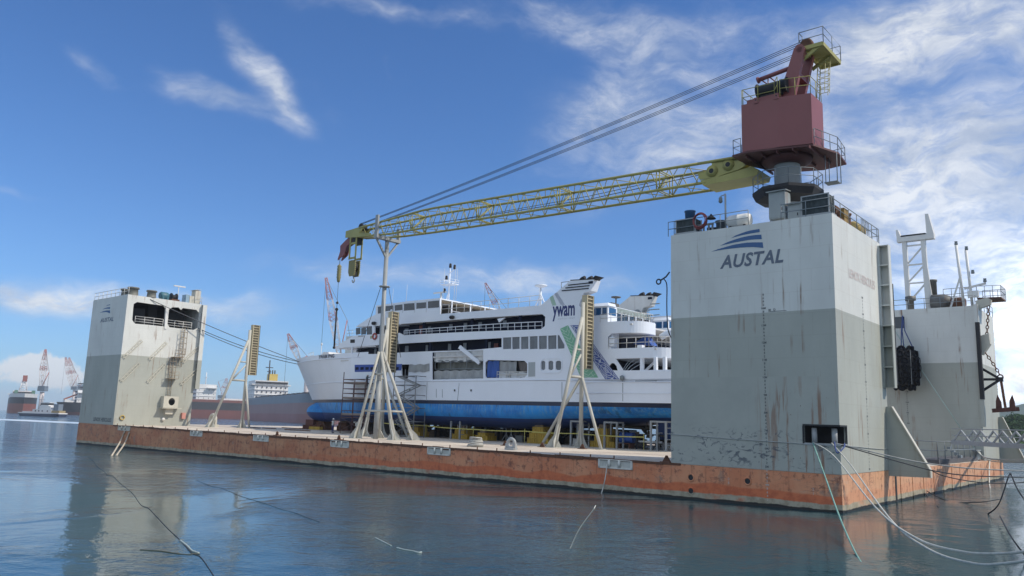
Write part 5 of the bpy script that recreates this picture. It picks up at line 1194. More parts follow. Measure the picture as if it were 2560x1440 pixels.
# rounded frame round the triple window
mb=MB(); fr=[]
cc=PY(1378,913.5,YF); rx,rz=1.28,.68
def rr(cx,cz,w,h,r,n=6):
    out=[]
    for (sx,sz,a0) in ((1,1,0),(-1,1,90),(-1,-1,180),(1,-1,270)):
        for k in range(n+1): a=R(a0+90*k/n); out.append((cx+sx*(w-r)+r*math.cos(a),0,cz+sz*(h-r)+r*math.sin(a)))
    return out
plateY(mb,rr(cc.x,cc.z,1.38,.75,.55),[rr(cc.x,cc.z,1.28,.66,.5)],YF-.05,YF+.01); mb.build('window_frame',M_fw,shell)
# blue masking film strip with dark windows
mb=MB(); q=P((887,912),(1005,910),(1003,926),(944,929),(887,930)); mb.prism([(p.x,YF-.02,p.z) for p in q],(0,.03,0)); mb.cur=1
for k in range(9):
    u=889+k*12.5; q=P((u,918),(u+8,917.6),(u+8,924),(u,925)); mb.prism([(p.x,YF-.03,p.z) for p in q],(0,.02,0))
mb.build('masking_film',[mat('film_blue',(.02,.07,.33),.45,var=.2,vs=2),M_navy],shell)
# translucent sheet hung over the main bay + scaffolding inside + white slide
M_sheet=mat('plastic_sheet',(.33,.35,.36),.4,var=.45,vs=1.0,bump=1.0); M_sheetw=mat('white_sheet',(.6,.62,.63),.45,var=.15,vs=1.,bump=.8)
def drape(pts,nx,nz,y,amp):
    """wrinkled hanging sheet over a quad given by image corners tl,tr,br,bl on the side plane"""
    tl_,tr_,br__,bl_=P(*pts); mb=MB(); mb.smooth=True; rows=[]; ph=[random.random()*6 for _ in range(4)]
    for j in range(nz+1):
        row=[]
        for i in range(nx+1):
            a=tl_.lerp(tr_,i/nx); b=bl_.lerp(br__,i/nx); p=a.lerp(b,j/nz)
            yy=y+amp*(math.sin(i*1.1+ph[0]+j*.25)+.6*math.sin(i*.53+j*.6+ph[1]))*(.35+.65*j/nz)
            row.append((p.x,yy,p.z-(.05*math.sin(i*.9+ph[2]) if j in(0,nz) else 0)))
        rows.append(row)
    mb.grid(rows); return mb
drape(((1080,879),(1208,873),(1208,901),(1080,904)),40,4,YF+.3,.06).build('draped_sheet',M_sheetw,fer)
drape(((1080,906),(1208,903),(1208,922),(1080,925)),40,4,YF+.9,.07).build('draped_sheet',mat('olive_sheet',(.18,.19,.17),.5,var=.4,vs=1.2,bump=.8),fer)
drape(((1080,927),(1208,924),(1208,946),(1080,949)),40,4,YF+.3,.07).build('draped_sheet',M_sheet,fer)
drape(((1024,912),(1074,910),(1074,929),(1022,931)),16,3,YF-.06,.03).build('draped_sheet',M_sheet,fer)
drape(((1245,903),(1288,903),(1286,944),(1245,944)),16,5,YF+.3,.08).build('draped_sheet',M_sheet,fer)
drape(((1216,903),(1245,901),(1243,944),(1214,944)),14,5,YF+.25,.09).build('blue_tarpaulin',M_bldr,fer)
drape(((1290,902),(1316,906),(1316,930),(1294,926)),12,4,YF+.35,.08).build('draped_sheet',mat('brown_sheet',(.15,.13,.12),.5,var=.3,bump=.6),fer)
drape(((1244,930),(1317,930),(1317,944),(1244,945)),20,3,YF+.2,.05).build('draped_sheet',M_sheetw,fer)
# white wash of filler/primer haze below windows is real: pale overspray film over lower panes
for k in range(0,7): pass
mb=MB()
for u in (1088,1127,1167):
    a,b=PY(u,884,YF+.3),PY(u,924,YF+.3); mb.tube((a.x,YF+.3,a.z),(b.x,YF+.3,b.z),.05,6)
for v in (902,923,906):
    a,b=PY(1088,v,YF+.3),PY(1206,v-2,YF+.3); mb.tube((a.x,YF+.3,a.z),(b.x,YF+.3,b.z),.04,6)
mb.build('bay_scaffold',M_rail,fer)
mb=MB(); a,b=PY(1149,867,YF-.2),PY(1200,908,YF+.4); mb.obox(a,b,.25,.4); mb.build('white_boarding_ramp',M_fw,fer)
mb=MB()
for u in (1243,1266,1274,1293): a,b=PY(u,928,YF+.05),PY(u,945,YF+.05); mb.tube((a.x,YF+.05,b.z),(a.x,YF+.05,a.z),.035,5)
for v in (929,936): a,b=PY(1243,v,YF+.05),PY(1317,v,YF+.05); mb.tube(a,b,.03,5)
mb.build('bay_railing',M_railw,fer)
# rails and posts in the navy recesses
mb=MB()
top_=[PY(u,v,YF+.1) for u,v in ((1010,827),(1080,821),(1180,814),(1270,808),(1355,804))]
bot=[PY(u,v,YF+.1) for u,v in ((1010,837),(1080,833),(1180,828),(1270,825),(1355,822))]
def lerp_path(pl,t):
    n=len(pl)-1; x=t*n; i=min(int(x),n-1); return pl[i].lerp(pl[i+1],x-i)
mb.path(top_,.045,5); 
mid=[a.lerp(b,.55) for a,b in zip(top_,bot)]; mb.path(mid,.025,5)
for k in range(21): mb.tube(lerp_path(top_,k/20),lerp_path(bot,k/20),.035,5)
mb.build('promenade_railing',M_fw,shell)
mb=MB()
for u in (1060,1180,1300):
    a,b=PY(u,806-(u-1060)*.08,YF+.2),PY(u,835-(u-1060)*.05,YF+.2); mb.box((a.x-.12,YF+.15,b.z-.1),(a.x+.12,YF+.4,a.z+.2))
for u in (1076,1216,960):
    a,b=PY(u,855-(u-1076)*.05,YF+.2),PY(u,878,YF+.2); mb.box((a.x-.12,YF+.15,b.z-.1),(a.x+.12,YF+.4,a.z+.2))
mb.build_each('recess_stanchions',M_navy,shell)
mb=MB()
for u,v,w in ((1016,828,5),(1073,823,3.5),(1127,817,4),(1163,814,4),(1200,812,4),(988,826,3),(1262,808,4)): 
    p=PY(u,v,YF+1.45); mb.box((p.x-.24*w/4,YF+1.44,p.z-.4),(p.x+.24*w/4,YF+1.5,p.z+.3))
for u,v,w in ((1017,871,5),(985,875,3),(1067,869,3),(1124,866,4),(1162,864,4),(1222,862,4),(938,877,3),(893,880,3)):
    p=PY(u,v,YF+1.45); mb.box((p.x-.24*w/4,YF+1.44,p.z-.4),(p.x+.24*w/4,YF+1.5,p.z+.3))
mb.build_each('cabin_doors',mat('door_grey',(.30,.33,.37),.4,var=.1),fer)
mb=MB(); p=PY(1051,824,YF+1.4); mb.box((p.x-.25,YF+1.42,p.z-.7),(p.x+.25,YF+1.5,p.z+.5)); p=PY(1240,865,YF+1.4); mb.box((p.x-.3,YF+1.4,p.z-.6),(p.x+.3,YF+1.5,p.z+.3)); mb.build_each('red_lockers',mat('locker_red',(.22,.05,.04),.5),fer)
# white canvas triangle at the recess ends
side_panel('canvas_gusset',((1243,797),(1262,794),(1247,806)),M_fw,-.2)
# life ring with red quarters
p=PY(938,841,YF); mb=MB(); mb.torus((p.x,YF-.1,p.z),.33,.1,(0,1,0),20,8); mb.build('life_ring',mat('ring_red',(.35,.06,.05),.5),shell)
p=PY(938,841,YF); mb=MB(); mb.lathe((p.x,YF-.06,p.z),[(.24,0),(.24,.04)],(0,1,0),16); mb.build('ring_centre',M_fw,shell)
p=PY(928,843,YF); mb=MB(); mb.lathe((p.x,YF-.02,p.z),[(.2,0),(.2,.03)],(0,1,0),14); mb.build('green_emblem',mat('emblem_green',(.35,.42,.25),.5),shell)
mb=MB(); p=PY(895,840.5,YF); put_text(mb,'IMO 9003249'[:11],(p.x,YF-.02,p.z-.1),(1,0,0),(0,0,1),1.0,.22) if False else mb.box((p.x,YF-.012,p.z-.1),(p.x+1.1,YF,p.z+.08)); mb.build('small_plate',mat('plate_grey',(.42,.44,.47),.5,var=.4,vs=9),shell)
for u,v in ((934,808),(1129,793)):
    p=PY(u,v,YF-.2); mb=MB(); mb.lathe((p.x-.3,YF-.18,p.z),[(.12,0),(.2,.1),(.2,.5),(.12,.62)],(1,0,0),12); mb.build('floodlight',M_black,shell)
# ---- bridge house top, awning, sun deck
zR0=PY(1100,745,YF).z; xB0,xB1=PY(940,764,YF).x,PY(1100,745,YF).x
mb=MB(); mb.prism([(xB0+.3,YF+.14,PY(940,764,YF).z-.02),(xB1,YF+.14,zR0-.02),(xB1,YC+3.2,zR0-.02),(xB0+.3,YC+3.2,PY(940,764,YF).z-.02)],(0,0,-.12)); mb.box((xB0,YF+.14,zD),(xB0+.1,YC+3.2,PY(940,764,YF).z-.15)); mb.box((xB0,YC+3.07,zD),(xB1,YC+3.2,15.0)); mb.build('bridge_roof',M_fw,fer)
mb=MB(); mb.box((xB0+.5,YF+4,zD),(xB1-1.5,YC+2.9,zR0-.35)); mb.build('bridge_interior',mat('bridge_inside',(.10,.09,.08),.7),fer)
mb=MB(); zr=zR0
for y in (YF+.1,YF+1.9,YF+5.,YF+7.5,YC+2.9): mb.box((xB1-.12,y,zD),(xB1,y+.14,zr-.1))
mb.box((xB1-.14,YF+.14,zr-.14),(xB1+.02,YC+3.1,zr-.01))
mb.rail([(xB1+.1,YF+1.9,zD),(xB1+.1,YC+3,zD)],1.05,1.6,.035)
mb.build('bridge_aft_frame',M_fw,fer)
mb=MB(); mb.box((xB1-1.4,YF+.3,zr-.28),(xB1-.15,YC+3,zr-.16)); mb.build('awning_ceiling',mat('ceiling_beige',(.36,.30,.22),.7,var=.2,vs=2),fer)
mb=MB(); a=[PY(u,v,YF+.1) for u,v in ((1103,784),(1180,778),(1270,770),(1352,762))]; mb.rail(a,1.0,1.3,.03); mb.build('sundeck_railing',M_railw,fer)
mb=MB()   # main mast on the bridge roof
xm=PY(1121,745,YC).x; zb0=zR0; ztp=PY(1123,666,YC).z
mb.tube((xm,YC,zb0-.3),(xm+.1,YC,ztp),.13,8,r2=.06); mb.tube((xm-.9,YC,zb0-.3),(xm,YC,zb0+2.2),.07,6); zz=PY(1122,713,YC).z
mb.box((xm-.9,YC-.6,zz),(xm+1.1,YC+.6,zz+.08)); mb.rail([(xm-.9,YC-.6,zz),(xm+1.1,YC-.6,zz),(xm+1.1,YC+.6,zz)],.6,.7,.025)
mb.obox((xm-.2,YC,zz+1.4),(xm+.8,YC,zz+1.9),.08,.08); mb.obox((xm,YC-1.0,zz+.5),(xm,YC+1,zz+.5),.07,.07); mst=mb.build('main_mast',M_fw,fer)
mb=MB()
for x,z_ in ((xm-.75,zz-.9),(xm+.85,zz+1.95),(xm-.5,zz+.7),(xm+.1,ztp-.2),(xm+.9,zb0+.3)): mb.lathe((x,YC,z_),[(.14,0),(.18,.1),(.15,.5),(.1,.55)],n=10)
mb.build_each('mast_lamps',M_black,mst)
mb=MB(); xr_=PY(1100,734,YC).x; zr_=PY(1100,733,YC).z; mb.box((xr_-1.1,YC-.1,zr_),(xr_+1.1,YC+.1,zr_+.16)); mb.lathe((xr_+.2,YC,zb0-.2),[(.12,0),(.12,zr_-zb0+.2)],n=8); mb.build('radar_scanner',M_railw,fer)
mb=MB()
for u,v0,v1 in ((1108,730,672),(1135,735,668),(1140,735,672),(1015,750,712),(980,760,722),(1346,760,716)):
    a,b=PY(u,v0,YC-1),PY(u,v1,YC-1); mb.tube((a.x,YC-1,a.z-1.),(a.x+.1,YC-1,b.z),.03,5,r2=.015)
mb.build_each('whip_antennas',M_railw,fer)
mb=MB(); p=PY(1351,762,YC-2); q=PY(1351,720,YC-2); mb.tube((p.x,YC-2,p.z-1.),(p.x,YC-2,q.z),.14,8,r2=.1); mb.lathe((p.x,YC-2,q.z),[(.1,0),(.5,.12),(.7,.2),(.7,.3),(.1,.34)],n=14); mb.lathe((p.x,YC-2,q.z-1.3),[(.3,0),(.3,.1)],n=10); mb.obox((p.x-.9,YC-2,p.z-.5),(p.x,YC-2,p.z+1.2),.1,.1); mb.obox((p.x+.9,YC-2,p.z-.5),(p.x,YC-2,p.z+1.2),.1,.1); mb.build('satellite_mast',M_fw,fer)
# bow mast and foredeck gear
mb=MB(); p=PY(802,893,YC); q=PY(802,862,YC); mb.tube((p.x,YC,8.7),(p.x,YC,q.z),.05,6); mb.lathe((p.x,YC,q.z-.1),[(.1,0),(.14,.1),(.1,.35)],n=8)
mb.rail([(p.x-1.2,YC-1.2,9.8),(p.x+1.6,YC-2.4,9.8)],.9,.9,.03); mb.build('foremast',M_railw,fer)
mb=MB(); a,b=PY(817,884,YC-2),PY(841,890,YC-2); mb.box((a.x,YC-3,8.7),(b.x,YC+1,a.z-.2)); mb.prism([(a.x+.3,YC-3.02,a.z-.2),(b.x-.3,YC-3.02,a.z-.2),(b.x-.5,YC-3.02,a.z+.1),(a.x+.5,YC-3.02,a.z+.1)],(0,4,0)); mb.build('foredeck_locker',M_fw2,fer)
# ---- funnels
fp=P((1352,763),(1390,732),(1426,701),(1485,698),(1476,726),(1459,733),(1447,763),(1459,777),(1465,790))
def funnel(y,far):
    s=1 if far else 0
    mb=MB(); mb.prism([(p.x,y+(.14 if not far else 0),p.z) for p in fp],(0,1.0,0)); f=mb.build('funnel_casing',M_fw if not far else mat('funnel_dirty',(.60,.61,.60),.5,var=.15,rust=.25),fer)
    mb=MB(); q=P((1478,698),(1487,688.5),(1502.5,692),(1489,700)); mb.prism([(p.x,y+.05,p.z) for p in q],(0,.5,0)); q=P((1426,701.5),(1485,698.5),(1485,696.5),(1426,699.5)); mb.prism([(p.x,y-.02,p.z) for p in q],(0,1.05,0)); mb.build('funnel_fin',M_black,f)
    for u in (1449,1467):
        p=PY(u,698,YF); mb=MB(); mb.path(smooth([(p.x-.3,y+.5,p.z-.3),(p.x-.2,y+.5,p.z-.02),(p.x,y+.5,p.z+.12),(p.x+.3,y+.5,p.z+.2)],3),.2,10); mb.build('exhaust_pipe',M_black,f)
    mb=MB()
    for v,u0,u1 in () if far else ((713,1421,1476),(720,1414,1474),(727,1405,1472)):
        a,b=PY(u0,v,YF),PY(u1,v-6,YF); mb.obox((a.x,y-.03,a.z),(b.x,y-.03,b.z),.09,.05,up=(0,1,0))
    p=PY(1477,706,YF); mb.box((p.x-.25,y-.03,p.z-.12),(p.x+.25,y,p.z+.12)); mb.build_each('funnel_stripe',M_navy,f)
    mb=MB()
    for k in range(7):
        a=PY(1462-k*1.6,737+k*4.3,YF); mb.box((a.x-.05,y+.1,a.z-.03),(a.x+.12,y+1.0,a.z+.03))
    mb.build('funnel_louvres',M_greysteel,f); return f
f1=funnel(YF,False)
f2=funnel(YO-3.0,True)
mb=MB(); 
for z in (13.6,14.2,14.8): mb.box((-28.6,YO-2.9,z),(-27.0,YO-2.7,z+.08))
p=Vector((-29.6,YO-3.05,13.9)); mb.lathe(p,[(.45,0),(.45,.06)],(0,1,0),14); mb.build_each('funnel_fittings',M_rail,f2)
# logo on the side
a,b=PY(1381,800,YF),PY(1437,787,YF)
mb=MB(); put_text(mb,'ywam',(a.x,YF-.012,PY(1382,790,YF).z-.02),(1,0,-.01),(0,0,1),b.x-a.x,1.5,bold=.03); mb.build('ywam_logo',mat('logo_navy',(.018,.035,.16),.4,var=0,bump=0),shell,fix=False)
mb=MB(); p0,p1=PY(1395,797.5,YF),PY(1437,793,YF); put_text(mb,'medical ships',(p0.x,YF-.012,p0.z-.06),(1,0,0),(0,0,1),p1.x-p0.x,.2,space=1.3); put_text(mb,'the',(PY(1386,772,YF).x,YF-.012,PY(1386,773,YF).z),(1,0,0),(0,0,1),.3,.14); mb.build('tagline',mat('tag_grey',(.42,.45,.52),.5,var=0,bump=0),shell,fix=False)
mb=MB(); p=PY(1402,749,YF); put_text(mb,'AUSTAL',(p.x,YF-.012,p.z),(1,0,0),(0,0,1),.62,.2) if False else None
M_mg=mat('mural_green',(.20,.46,.30),.5,var=.12,vs=2); M_mgl=mat('mural_pale_green',(.50,.66,.56),.5,var=.05); M_mb=mat('mural_blue',(.07,.11,.36),.5,var=.45,vs=3)
M_mbl=mat('mural_pale_blue',(.55,.60,.70),.5,var=.1)
def clip_quad(band,t0,t1): return [band(0,t0),band(1,t0),band(1,t1),band(0,t1)]
def band(l0,l1,r0,r1):
    def f(s,t): 
        a=(l0[0]+(l1[0]-l0[0])*t,l0[1]+(l1[1]-l0[1])*t); b=(r0[0]+(r1[0]-r0[0])*t,r0[1]+(r1[1]-r0[1])*t)
        return PY(a[0]+(b[0]-a[0])*s,a[1]+(b[1]-a[1])*s,YF)
    return f
def mural(B,base,lines,kind,off=.008):
    mb=MB(); n=10
    for k in range(n): mb.poly([(p.x,YF-off,p.z) for p in clip_quad(B,k/n,(k+1)/n)])
    mb.cur=1
    def seg(a,b,w=.05):
        a,b=B(*a),B(*b); mb.obox((a.x,YF-off-.004,a.z),(b.x,YF-off-.004,b.z),w,.006,up=(0,1,0))
    def clampt(t): return max(0,min(1,t))
    if kind=='weave':
        m=7
        for k in range(m):
            t=k/m; d=1/m
            seg((.02,t),(.5,clampt(t+d*.7))); seg((.98,t),(.5,clampt(t+d*.7))); seg((.02,t+d*.5),(.5,clampt(t+d*1.2)),.04); seg((.98,clampt(t+d*.5)),(.5,clampt(t+d*1.2)),.04)
            seg((.25,clampt(t+.2*d)),(.25,clampt(t+.9*d)),.04); seg((.75,clampt(t+.2*d)),(.75,clampt(t+.9*d)),.04)
    else:
        m=3
        for k in range(m):
            c=(k+.5)/m
            for r in (.44,.3,.14):
                pts=[B(.5+r*math.cos(i*math.pi/9),clampt(c+r*.5/m*2*math.sin(i*math.pi/9))) for i in range(19)]
                for p,q in zip(pts,pts[1:]): mb.obox((p.x,YF-off-.004,p.z),(q.x,YF-off-.004,q.z),.06,.006,up=(0,1,0))
            seg((.1,c-.5/m),(.9,c+.5/m),.06); seg((.9,c-.5/m),(.1,c+.5/m),.06)
            for a in (.08,.92): seg((a,c-.45/m),(a,c+.45/m),.05)
            p=B(.5,clampt(c+.5/m)); mb.lathe((p.x,YF-off-.006,p.z),[(.14,0),(.14,.005)],(0,1,0),10)
    return mb
mural(band((1400,822),(1452,944),(1420,813),(1496,944)),M_mg,M_mgl,'weave').build('green_woven_mural',[M_mg,M_mgl],shell)
mural(band((1426,813),(1513,948),(1450,813),(1548,948)),M_mb,M_mbl,'ovals').build('blue_carved_mural',[M_mb,M_mbl],shell)
mural(band((1374,744),(1381,764),(1382,738),(1391,763)),M_mg,M_mgl,'weave').build('green_woven_mural',[M_mg,M_mgl],shell)
mural(band((1386,734),(1402,762),(1393,731),(1412,762)),M_mb,M_mbl,'ovals').build('blue_carved_mural',[M_mb,M_mbl],shell)
# ---- stern terraces
def rounded_deck(xa,xe,z0,z1,rad,name,wall=.95,mat_=M_fw,YO=31.0):
    n=10; pts=[(xa,YF-.02)]
    for k in range(n+1): a=R(-90+90*k/n); pts.append((xe-rad+rad*math.cos(a),YF+rad-.02+rad*math.sin(a)))
    for k in range(n+1): a=R(90*k/n); pts.append((xe-rad+rad*math.cos(a),YO-rad+rad*math.sin(a)))
    pts.append((xa,YO)); mb=MB(); mb.prism([(x,y,z0) for x,y in pts],(0,0,.14))
    for (ax_,ay_),(bx,by) in zip(pts,pts[1:]):
        d=Vector((bx-ax_,by-ay_,0)); 
        if d.length<1e-4: continue
        nn=Vector((-d.y,d.x,0)).normalized()*.1
        a_=Vector((ax_,ay_,0)); b_=Vector((bx,by,0)); mb.prism([a_+Vector((0,0,z0+.14)),b_+Vector((0,0,z0+.14)),b_+nn+Vector((0,0,z0+.14)),a_+nn+Vector((0,0,z0+.14))],(0,0,z1-z0-.14))
    return mb.build(name,mat_,fer),pts
zc0,zc1=PY(1540,833,YF).z,PY(1500,806,YF).z
xe1=PY(1585,828,YF).x+.6
d1,pts1=rounded_deck(-26.9,xe1,zc0,zc1,1.9,'upper_terrace',YO=21.2)
zb0_,zb1_=PY(1600,895,YF).z,PY(1600,869,YF).z
d2,pts2=rounded_deck(-25.9,PY(1655,890,YF).x+.7,zb0_,zb1_,2.4,'lower_terrace')
mb=MB(); mb.rail([(x,y,zc1) for x,y in pts1[0:13]],.75,1.0,.025); mb.build('terrace_railing',M_railw,d1)
mb=MB(); mb.rail([(x,y,zb1_) for x,y in pts2[0:13]],.95,1.0,.03); mb.build('terrace_railing',M_railw,d2)
# aft glass wall of the upper deck
XW=-28.3; yA,yB=PX(1535,769,XW).y,PX(1625,797,XW).y; zw0,zw1=zc0+.1,PX(1537,779,XW).z
mb=MB(); mb.box((XW-.15,yA,zw1-.1),(XW,yB,zw1+.5)); y=yA
while y<yB-.1: mb.box((XW-.12,y,zw0),(XW,y+.14,zw1-.1)); y+=(yB-yA-.14)/5
mb.box((XW-.14,yA,zw0),(XW-.02,yB,zw0+.2)); wl_=mb.build('aft_wall',M_fw,fer)
mb=MB(); mb.box((XW-.1,yA+.05,zw0+.2),(XW-.08,yB-.05,zw1-.1)); mb.build('aft_glazing',M_glass,wl_)
mb=MB(); mb.box((XW,yA+.05,zw1-.05),(XW+.02,yB-.05,zw1+.45)); mb.build('patterned_frieze',mat('frieze_grey',(.30,.36,.35),.5,var=.6,vs=5),wl_)
mb=MB(); mb.box((-33,yA+.02,zw1+.3),(XW-.16,yB-.02,zw1+.48)); mb.box((-33,yA+.02,zD-.1),(XW-.3,yB-.02,zw1+.28)); mb.build('aft_house_roof',M_fw2,fer)
# wing houses with blue windows
def wing(y0,y1,name):
    x0,x1=PY(1482,790,YF).x,PY(1519,790,YF).x; z0,z1=zc1-.05,PY(1510,765,YF).z
    mb=MB(); mb.box((x0,y0,z0),(x1,y1,z1)); mb.prism([(x0-.1,y0-.1,z1),(x1+.15,y0-.1,z1),(x1-.2,y0+.3,z1+.35),(x0-.1,y0+.3,z1+.35)],(0,y1-y0-.3,0)); w=mb.build(name,M_fw,fer)
    mb=MB(); zz0,zz1=z0+.75,z1-.15; mb.box((x0+.1,y0-.02,zz0),(x0+(x1-x0)*.55,y0-.005,zz1)); mb.box((x0+(x1-x0)*.64,y0-.02,zz0),(x1-.12,y0-.005,zz1)); mb.box((x1+.005,y0+.2,zz0),(x1+.02,y1-.2,zz1)); mb.build_each('blue_windows',M_bglass,w)
wing(YF+.02,YF+1.6,'wing_house'); wing(YO-2.6,YO-1.0,'wing_house')
mb=MB(); mb.rail([(-32,YF+.6,zD+1.6),(-29.2,YF+.6,zD+1.6)],1.1,1.4,.035); mb.build('roof_railing',M_rail,fer)
mb=MB(); mb.box((-29.4,yA+.1,zw1+.48),(-28.6,yA+1.4,zw1+.95)); mb.lathe((-29.5,yA+2.2,zw1+.48),[(.07,0),(.07,1.2),(.5,1.3),(.5,1.4)],n=12); mb.build_each('roof_units',M_mch,fer)
# lower recess of the stern: dark back wall, posts, stair; deck things
mb=MB(); mb.box((-27,YF+3,zb1_-.9),(-26.5,YO-.5,zc0)); mb.box((-27.5,YF+3,ZK),(-27,YO-.5,zb0_)); mb.build('stern_back_wall',M_navy,fer)
side_panel('stern_door',((1523,842),(1535,842),(1535,866),(1523,866)),M_fw,-.25)
mb=MB(); mb.box((-26.5,YF+.4,zb1_-.9),(-25.6,YF+.5,zc0)); mb.box((-25.8,YF+.2,zb1_-.9),(-25.6,YF+1.2,zc0)); mb.build('stern_bulkhead',M_fw,fer)
mb=MB()
for u in (1604,1638,1661): p=PY(u,910,YF+.1); mb.box((p.x-.14,YF+.05,ZK+.2),(p.x+.14,YF+.35,zb0_+.05))
mb.build_each('stern_posts',M_fw,fer)
mb=MB()
a=[(-25.2,YF+1.2,6.6),(-24.4,YF+1.3,7.6),(-23.4,YF+1.8,8.3),(-22.4,YF+2.4,8.9)]
for h in (.0,.35,.7,1.0): mb.path(smooth([Vector(p)+Vector((0,0,h-.5)) for p in a],4),.035,5)
mb.obox((-23.4,YF+1.4,6.6),(-21.4,YF+2.0,8.6),.5,.12); mb.build('curved_stair',M_fw,fer)
mb=MB(); a,b=PY(1558,926,YF+.1),PY(1680,926,YF+.1); mb.box((a.x,YF+.02,b.z-.1),(XST+.1,YF+.3,b.z+.06)); mb.box((XST-.2,YF+.02,ZK-.1),(XST,YO-.02,b.z)); mb.build('stern_bulwark',M_fw,fer)
mb=MB(); p=PY(1560,926,YF); mb.box((-17.9,YF-.03,5.8),(-16.6,YF,5.9)); p=PY(1558,945,YF); mb.lathe((p.x,YF-.2,p.z-.25),[(.02,0),(.2,.1),(.2,.4),(.02,.5)],n=12); p=PY(1615,953,YF); mb.box((p.x-1.1,YF-.02,p.z-.05),(p.x+1.1,YF-.005,p.z+.05)); mb.build_each('stern_fittings',M_rail,fer)
mb=MB(); zt0_=zb1_-.85; mb.box((-24.6,YF+1,zt0_),(-23.7,YF+2,zt0_+.9)); mb.box((-22.9,YF+1.3,zt0_),(-22.2,YF+2.2,zt0_+.9)); mb.build_each('orange_crates',mat('crate_orange',(.26,.10,.05),.6,var=.2),fer)
mb=MB(); c=Vector((-23.9,YF+2.6,zt0_)); mb.prism([c+Vector((-1.0,0,1.5)),c+Vector((1.,0,1.3)),c+Vector((.2,0,2.2))],(0,1.2,0)); mb.build('blue_cover',M_bldr,fer)
mb=MB(); mb.box((-23.5,YF+1.,zt0_),(-23.0,YF+1.6,zt0_+1.2)); mb.box((-20.9,YF+2.3,zt0_),(-20.4,YF+2.8,zt0_+2.6)); mb.path([(-21.9,YF+2.5,zt0_+2.0),(-21.3,YF+2.5,zt0_+2.3),(-20.6,YF+2.5,zt0_+2.6)],.28,10); mb.build('deck_davit',M_fw,fer)
# stern gear under water line
mb=MB()
for y in (YC-2.6,YC+2.6):
    mb.tube((-34,y,2.2),(-24.5,y,1.9),.16,8); mb.lathe((-24.6,y,1.9),[(.25,0),(.2,.4),(.05,.7)],(1,0,0),10)
    for k in range(4): a=k*1.571+.4; mb.prism([(-24.4,y+.15*math.cos(a),1.9+.15*math.sin(a)),(-24.6,y+.9*math.cos(a-.35),1.9+.9*math.sin(a-.35)),(-24.3,y+1.0*math.cos(a),1.9+1.0*math.sin(a)),(-24.1,y+.9*math.cos(a+.35),1.9+.9*math.sin(a+.35))],(.05,0,0))
mb.build_each('propeller_gear',mat('bronze_dull',(.10,.085,.06),.5,metal=.5,var=.3),fer)
mb=MB()
for y in (YC-2.6,YC+2.6): mb.box((-23.2,y-.12,.9),(-21.9,y+.12,3.2))
mb.build_each('rudders',M_anti,fer)
# ================================================================ ropes
def rope(label,pts,r=.035,m=None,frame='w',name='mooring_rope',sm=True,group=None,n=6):
    pts=[Vector(p) for p in pts]; pts=smooth(pts,n) if sm and len(pts)>2 else pts; mb=MB(); mb.path(pts,r,6)
    return solo(mb,name,m or M_ropew,label,'rope',pts[0],frame,group)
B2W=lambda p:MBARGE@Vector(p)
rs=B2W((-1.45,.0,1.62)); rs2=B2W((-.45,.0,1.62)); rs3=B2W((.06,.5,1.62))
def at(u,v,d): return PD(u,v,d)
rope('taut pale green rope from the corner recess straight down into the water',[rs,at(2064,1195,38),at(2098,1290,33),at(2135,1375,29),at(2172,1436,25),PW(2180,1452)],.036,M_ropeg)
rope('upper of two slack white ropes sagging from the recess to the right edge',[rs,at(2085,1140,40),at(2190,1270,31),at(2290,1345,25),at(2400,1378,21),at(2500,1384,18.5),at(2620,1372,16)],.032)
rope('lower of two slack white ropes sagging from the recess to the right edge',[rs2,at(2125,1160,39),at(2225,1297,29),at(2320,1372,23),at(2430,1408,19),at(2520,1408,17),at(2620,1392,15.5)],.032)
rope('dark doubled rope from the recess running across to the right edge, upper one',[rs2+Vector((.2,0,0)),at(2140,1120,42),at(2250,1146,42),at(2330,1160,42),at(2440,1172,42),at(2640,1180,42)],.035,mat('rope_greyish',(.30,.31,.31),.8,var=.3,vs=2))
rope('dark rope from the recess running across to the right edge, below the pale one',[rs2+Vector((.25,0,-.03)),at(2145,1125,41.5),at(2250,1155,41.5),at(2340,1178,41.5),at(2440,1190,41),at(2640,1194,41)],.03,M_roped)
rope('short blue rope slung between the two recess rollers',[rs3,at(2110,1118,41.6),at(2093,1132,41.3),at(2086,1105,42)],.04,M_blr)
rope('thin line drawn tight across the grey wall of the near tower',[B2W((XN-.2,-.03,1.75)),B2W((-6,-.04,1.62)),B2W((-1.9,-.04,1.52))],.022,mat('line_pale',(.36,.38,.38),.8))
rope('thin line along the lit wall from the recess to the gusset bracket',[B2W((.03,1.2,1.5)),B2W((.04,5,1.35)),B2W((.05,8.7,1.25))],.018,mat('line_pale',(.36,.38,.38),.8))
y0=YBOL
rope('long white rope from high on the rear tower down to the mooring bollard',[B2W((-7.4,YR0-.1,12.9)),B2W((-.5,y0,.85))],.05,M_ropeg if False else mat('rope_pale_green',(.42,.52,.48),.8,var=.2,vs=1),sm=False)
for k,(v1,v2,v3) in enumerate(((1149,1150,1148),(1153,1152,1150),(1158,1156,1154))):
    rope(['top','middle','lowest'][k]+' of three white ropes from the end bollard to the shore',[B2W((-.4,y0+.4*k,.8)),at(2480,v2-3,60),at(2640,v3,52)],.04)
rope('white rope from the deck edge at the pontoon end down into the water',[B2W((0.03,y0+3,.02)),at(2474,1215,66),at(2492,1250,62),at(2502,1274,60)],.05)
rope('thin dark line sagging below the pontoon end, near the gusset bracket',[B2W((.05,13.0,-.2)),at(2310,1222,56),at(2370,1252,52),at(2440,1256,50),at(2500,1248,50)],.03,M_roped)
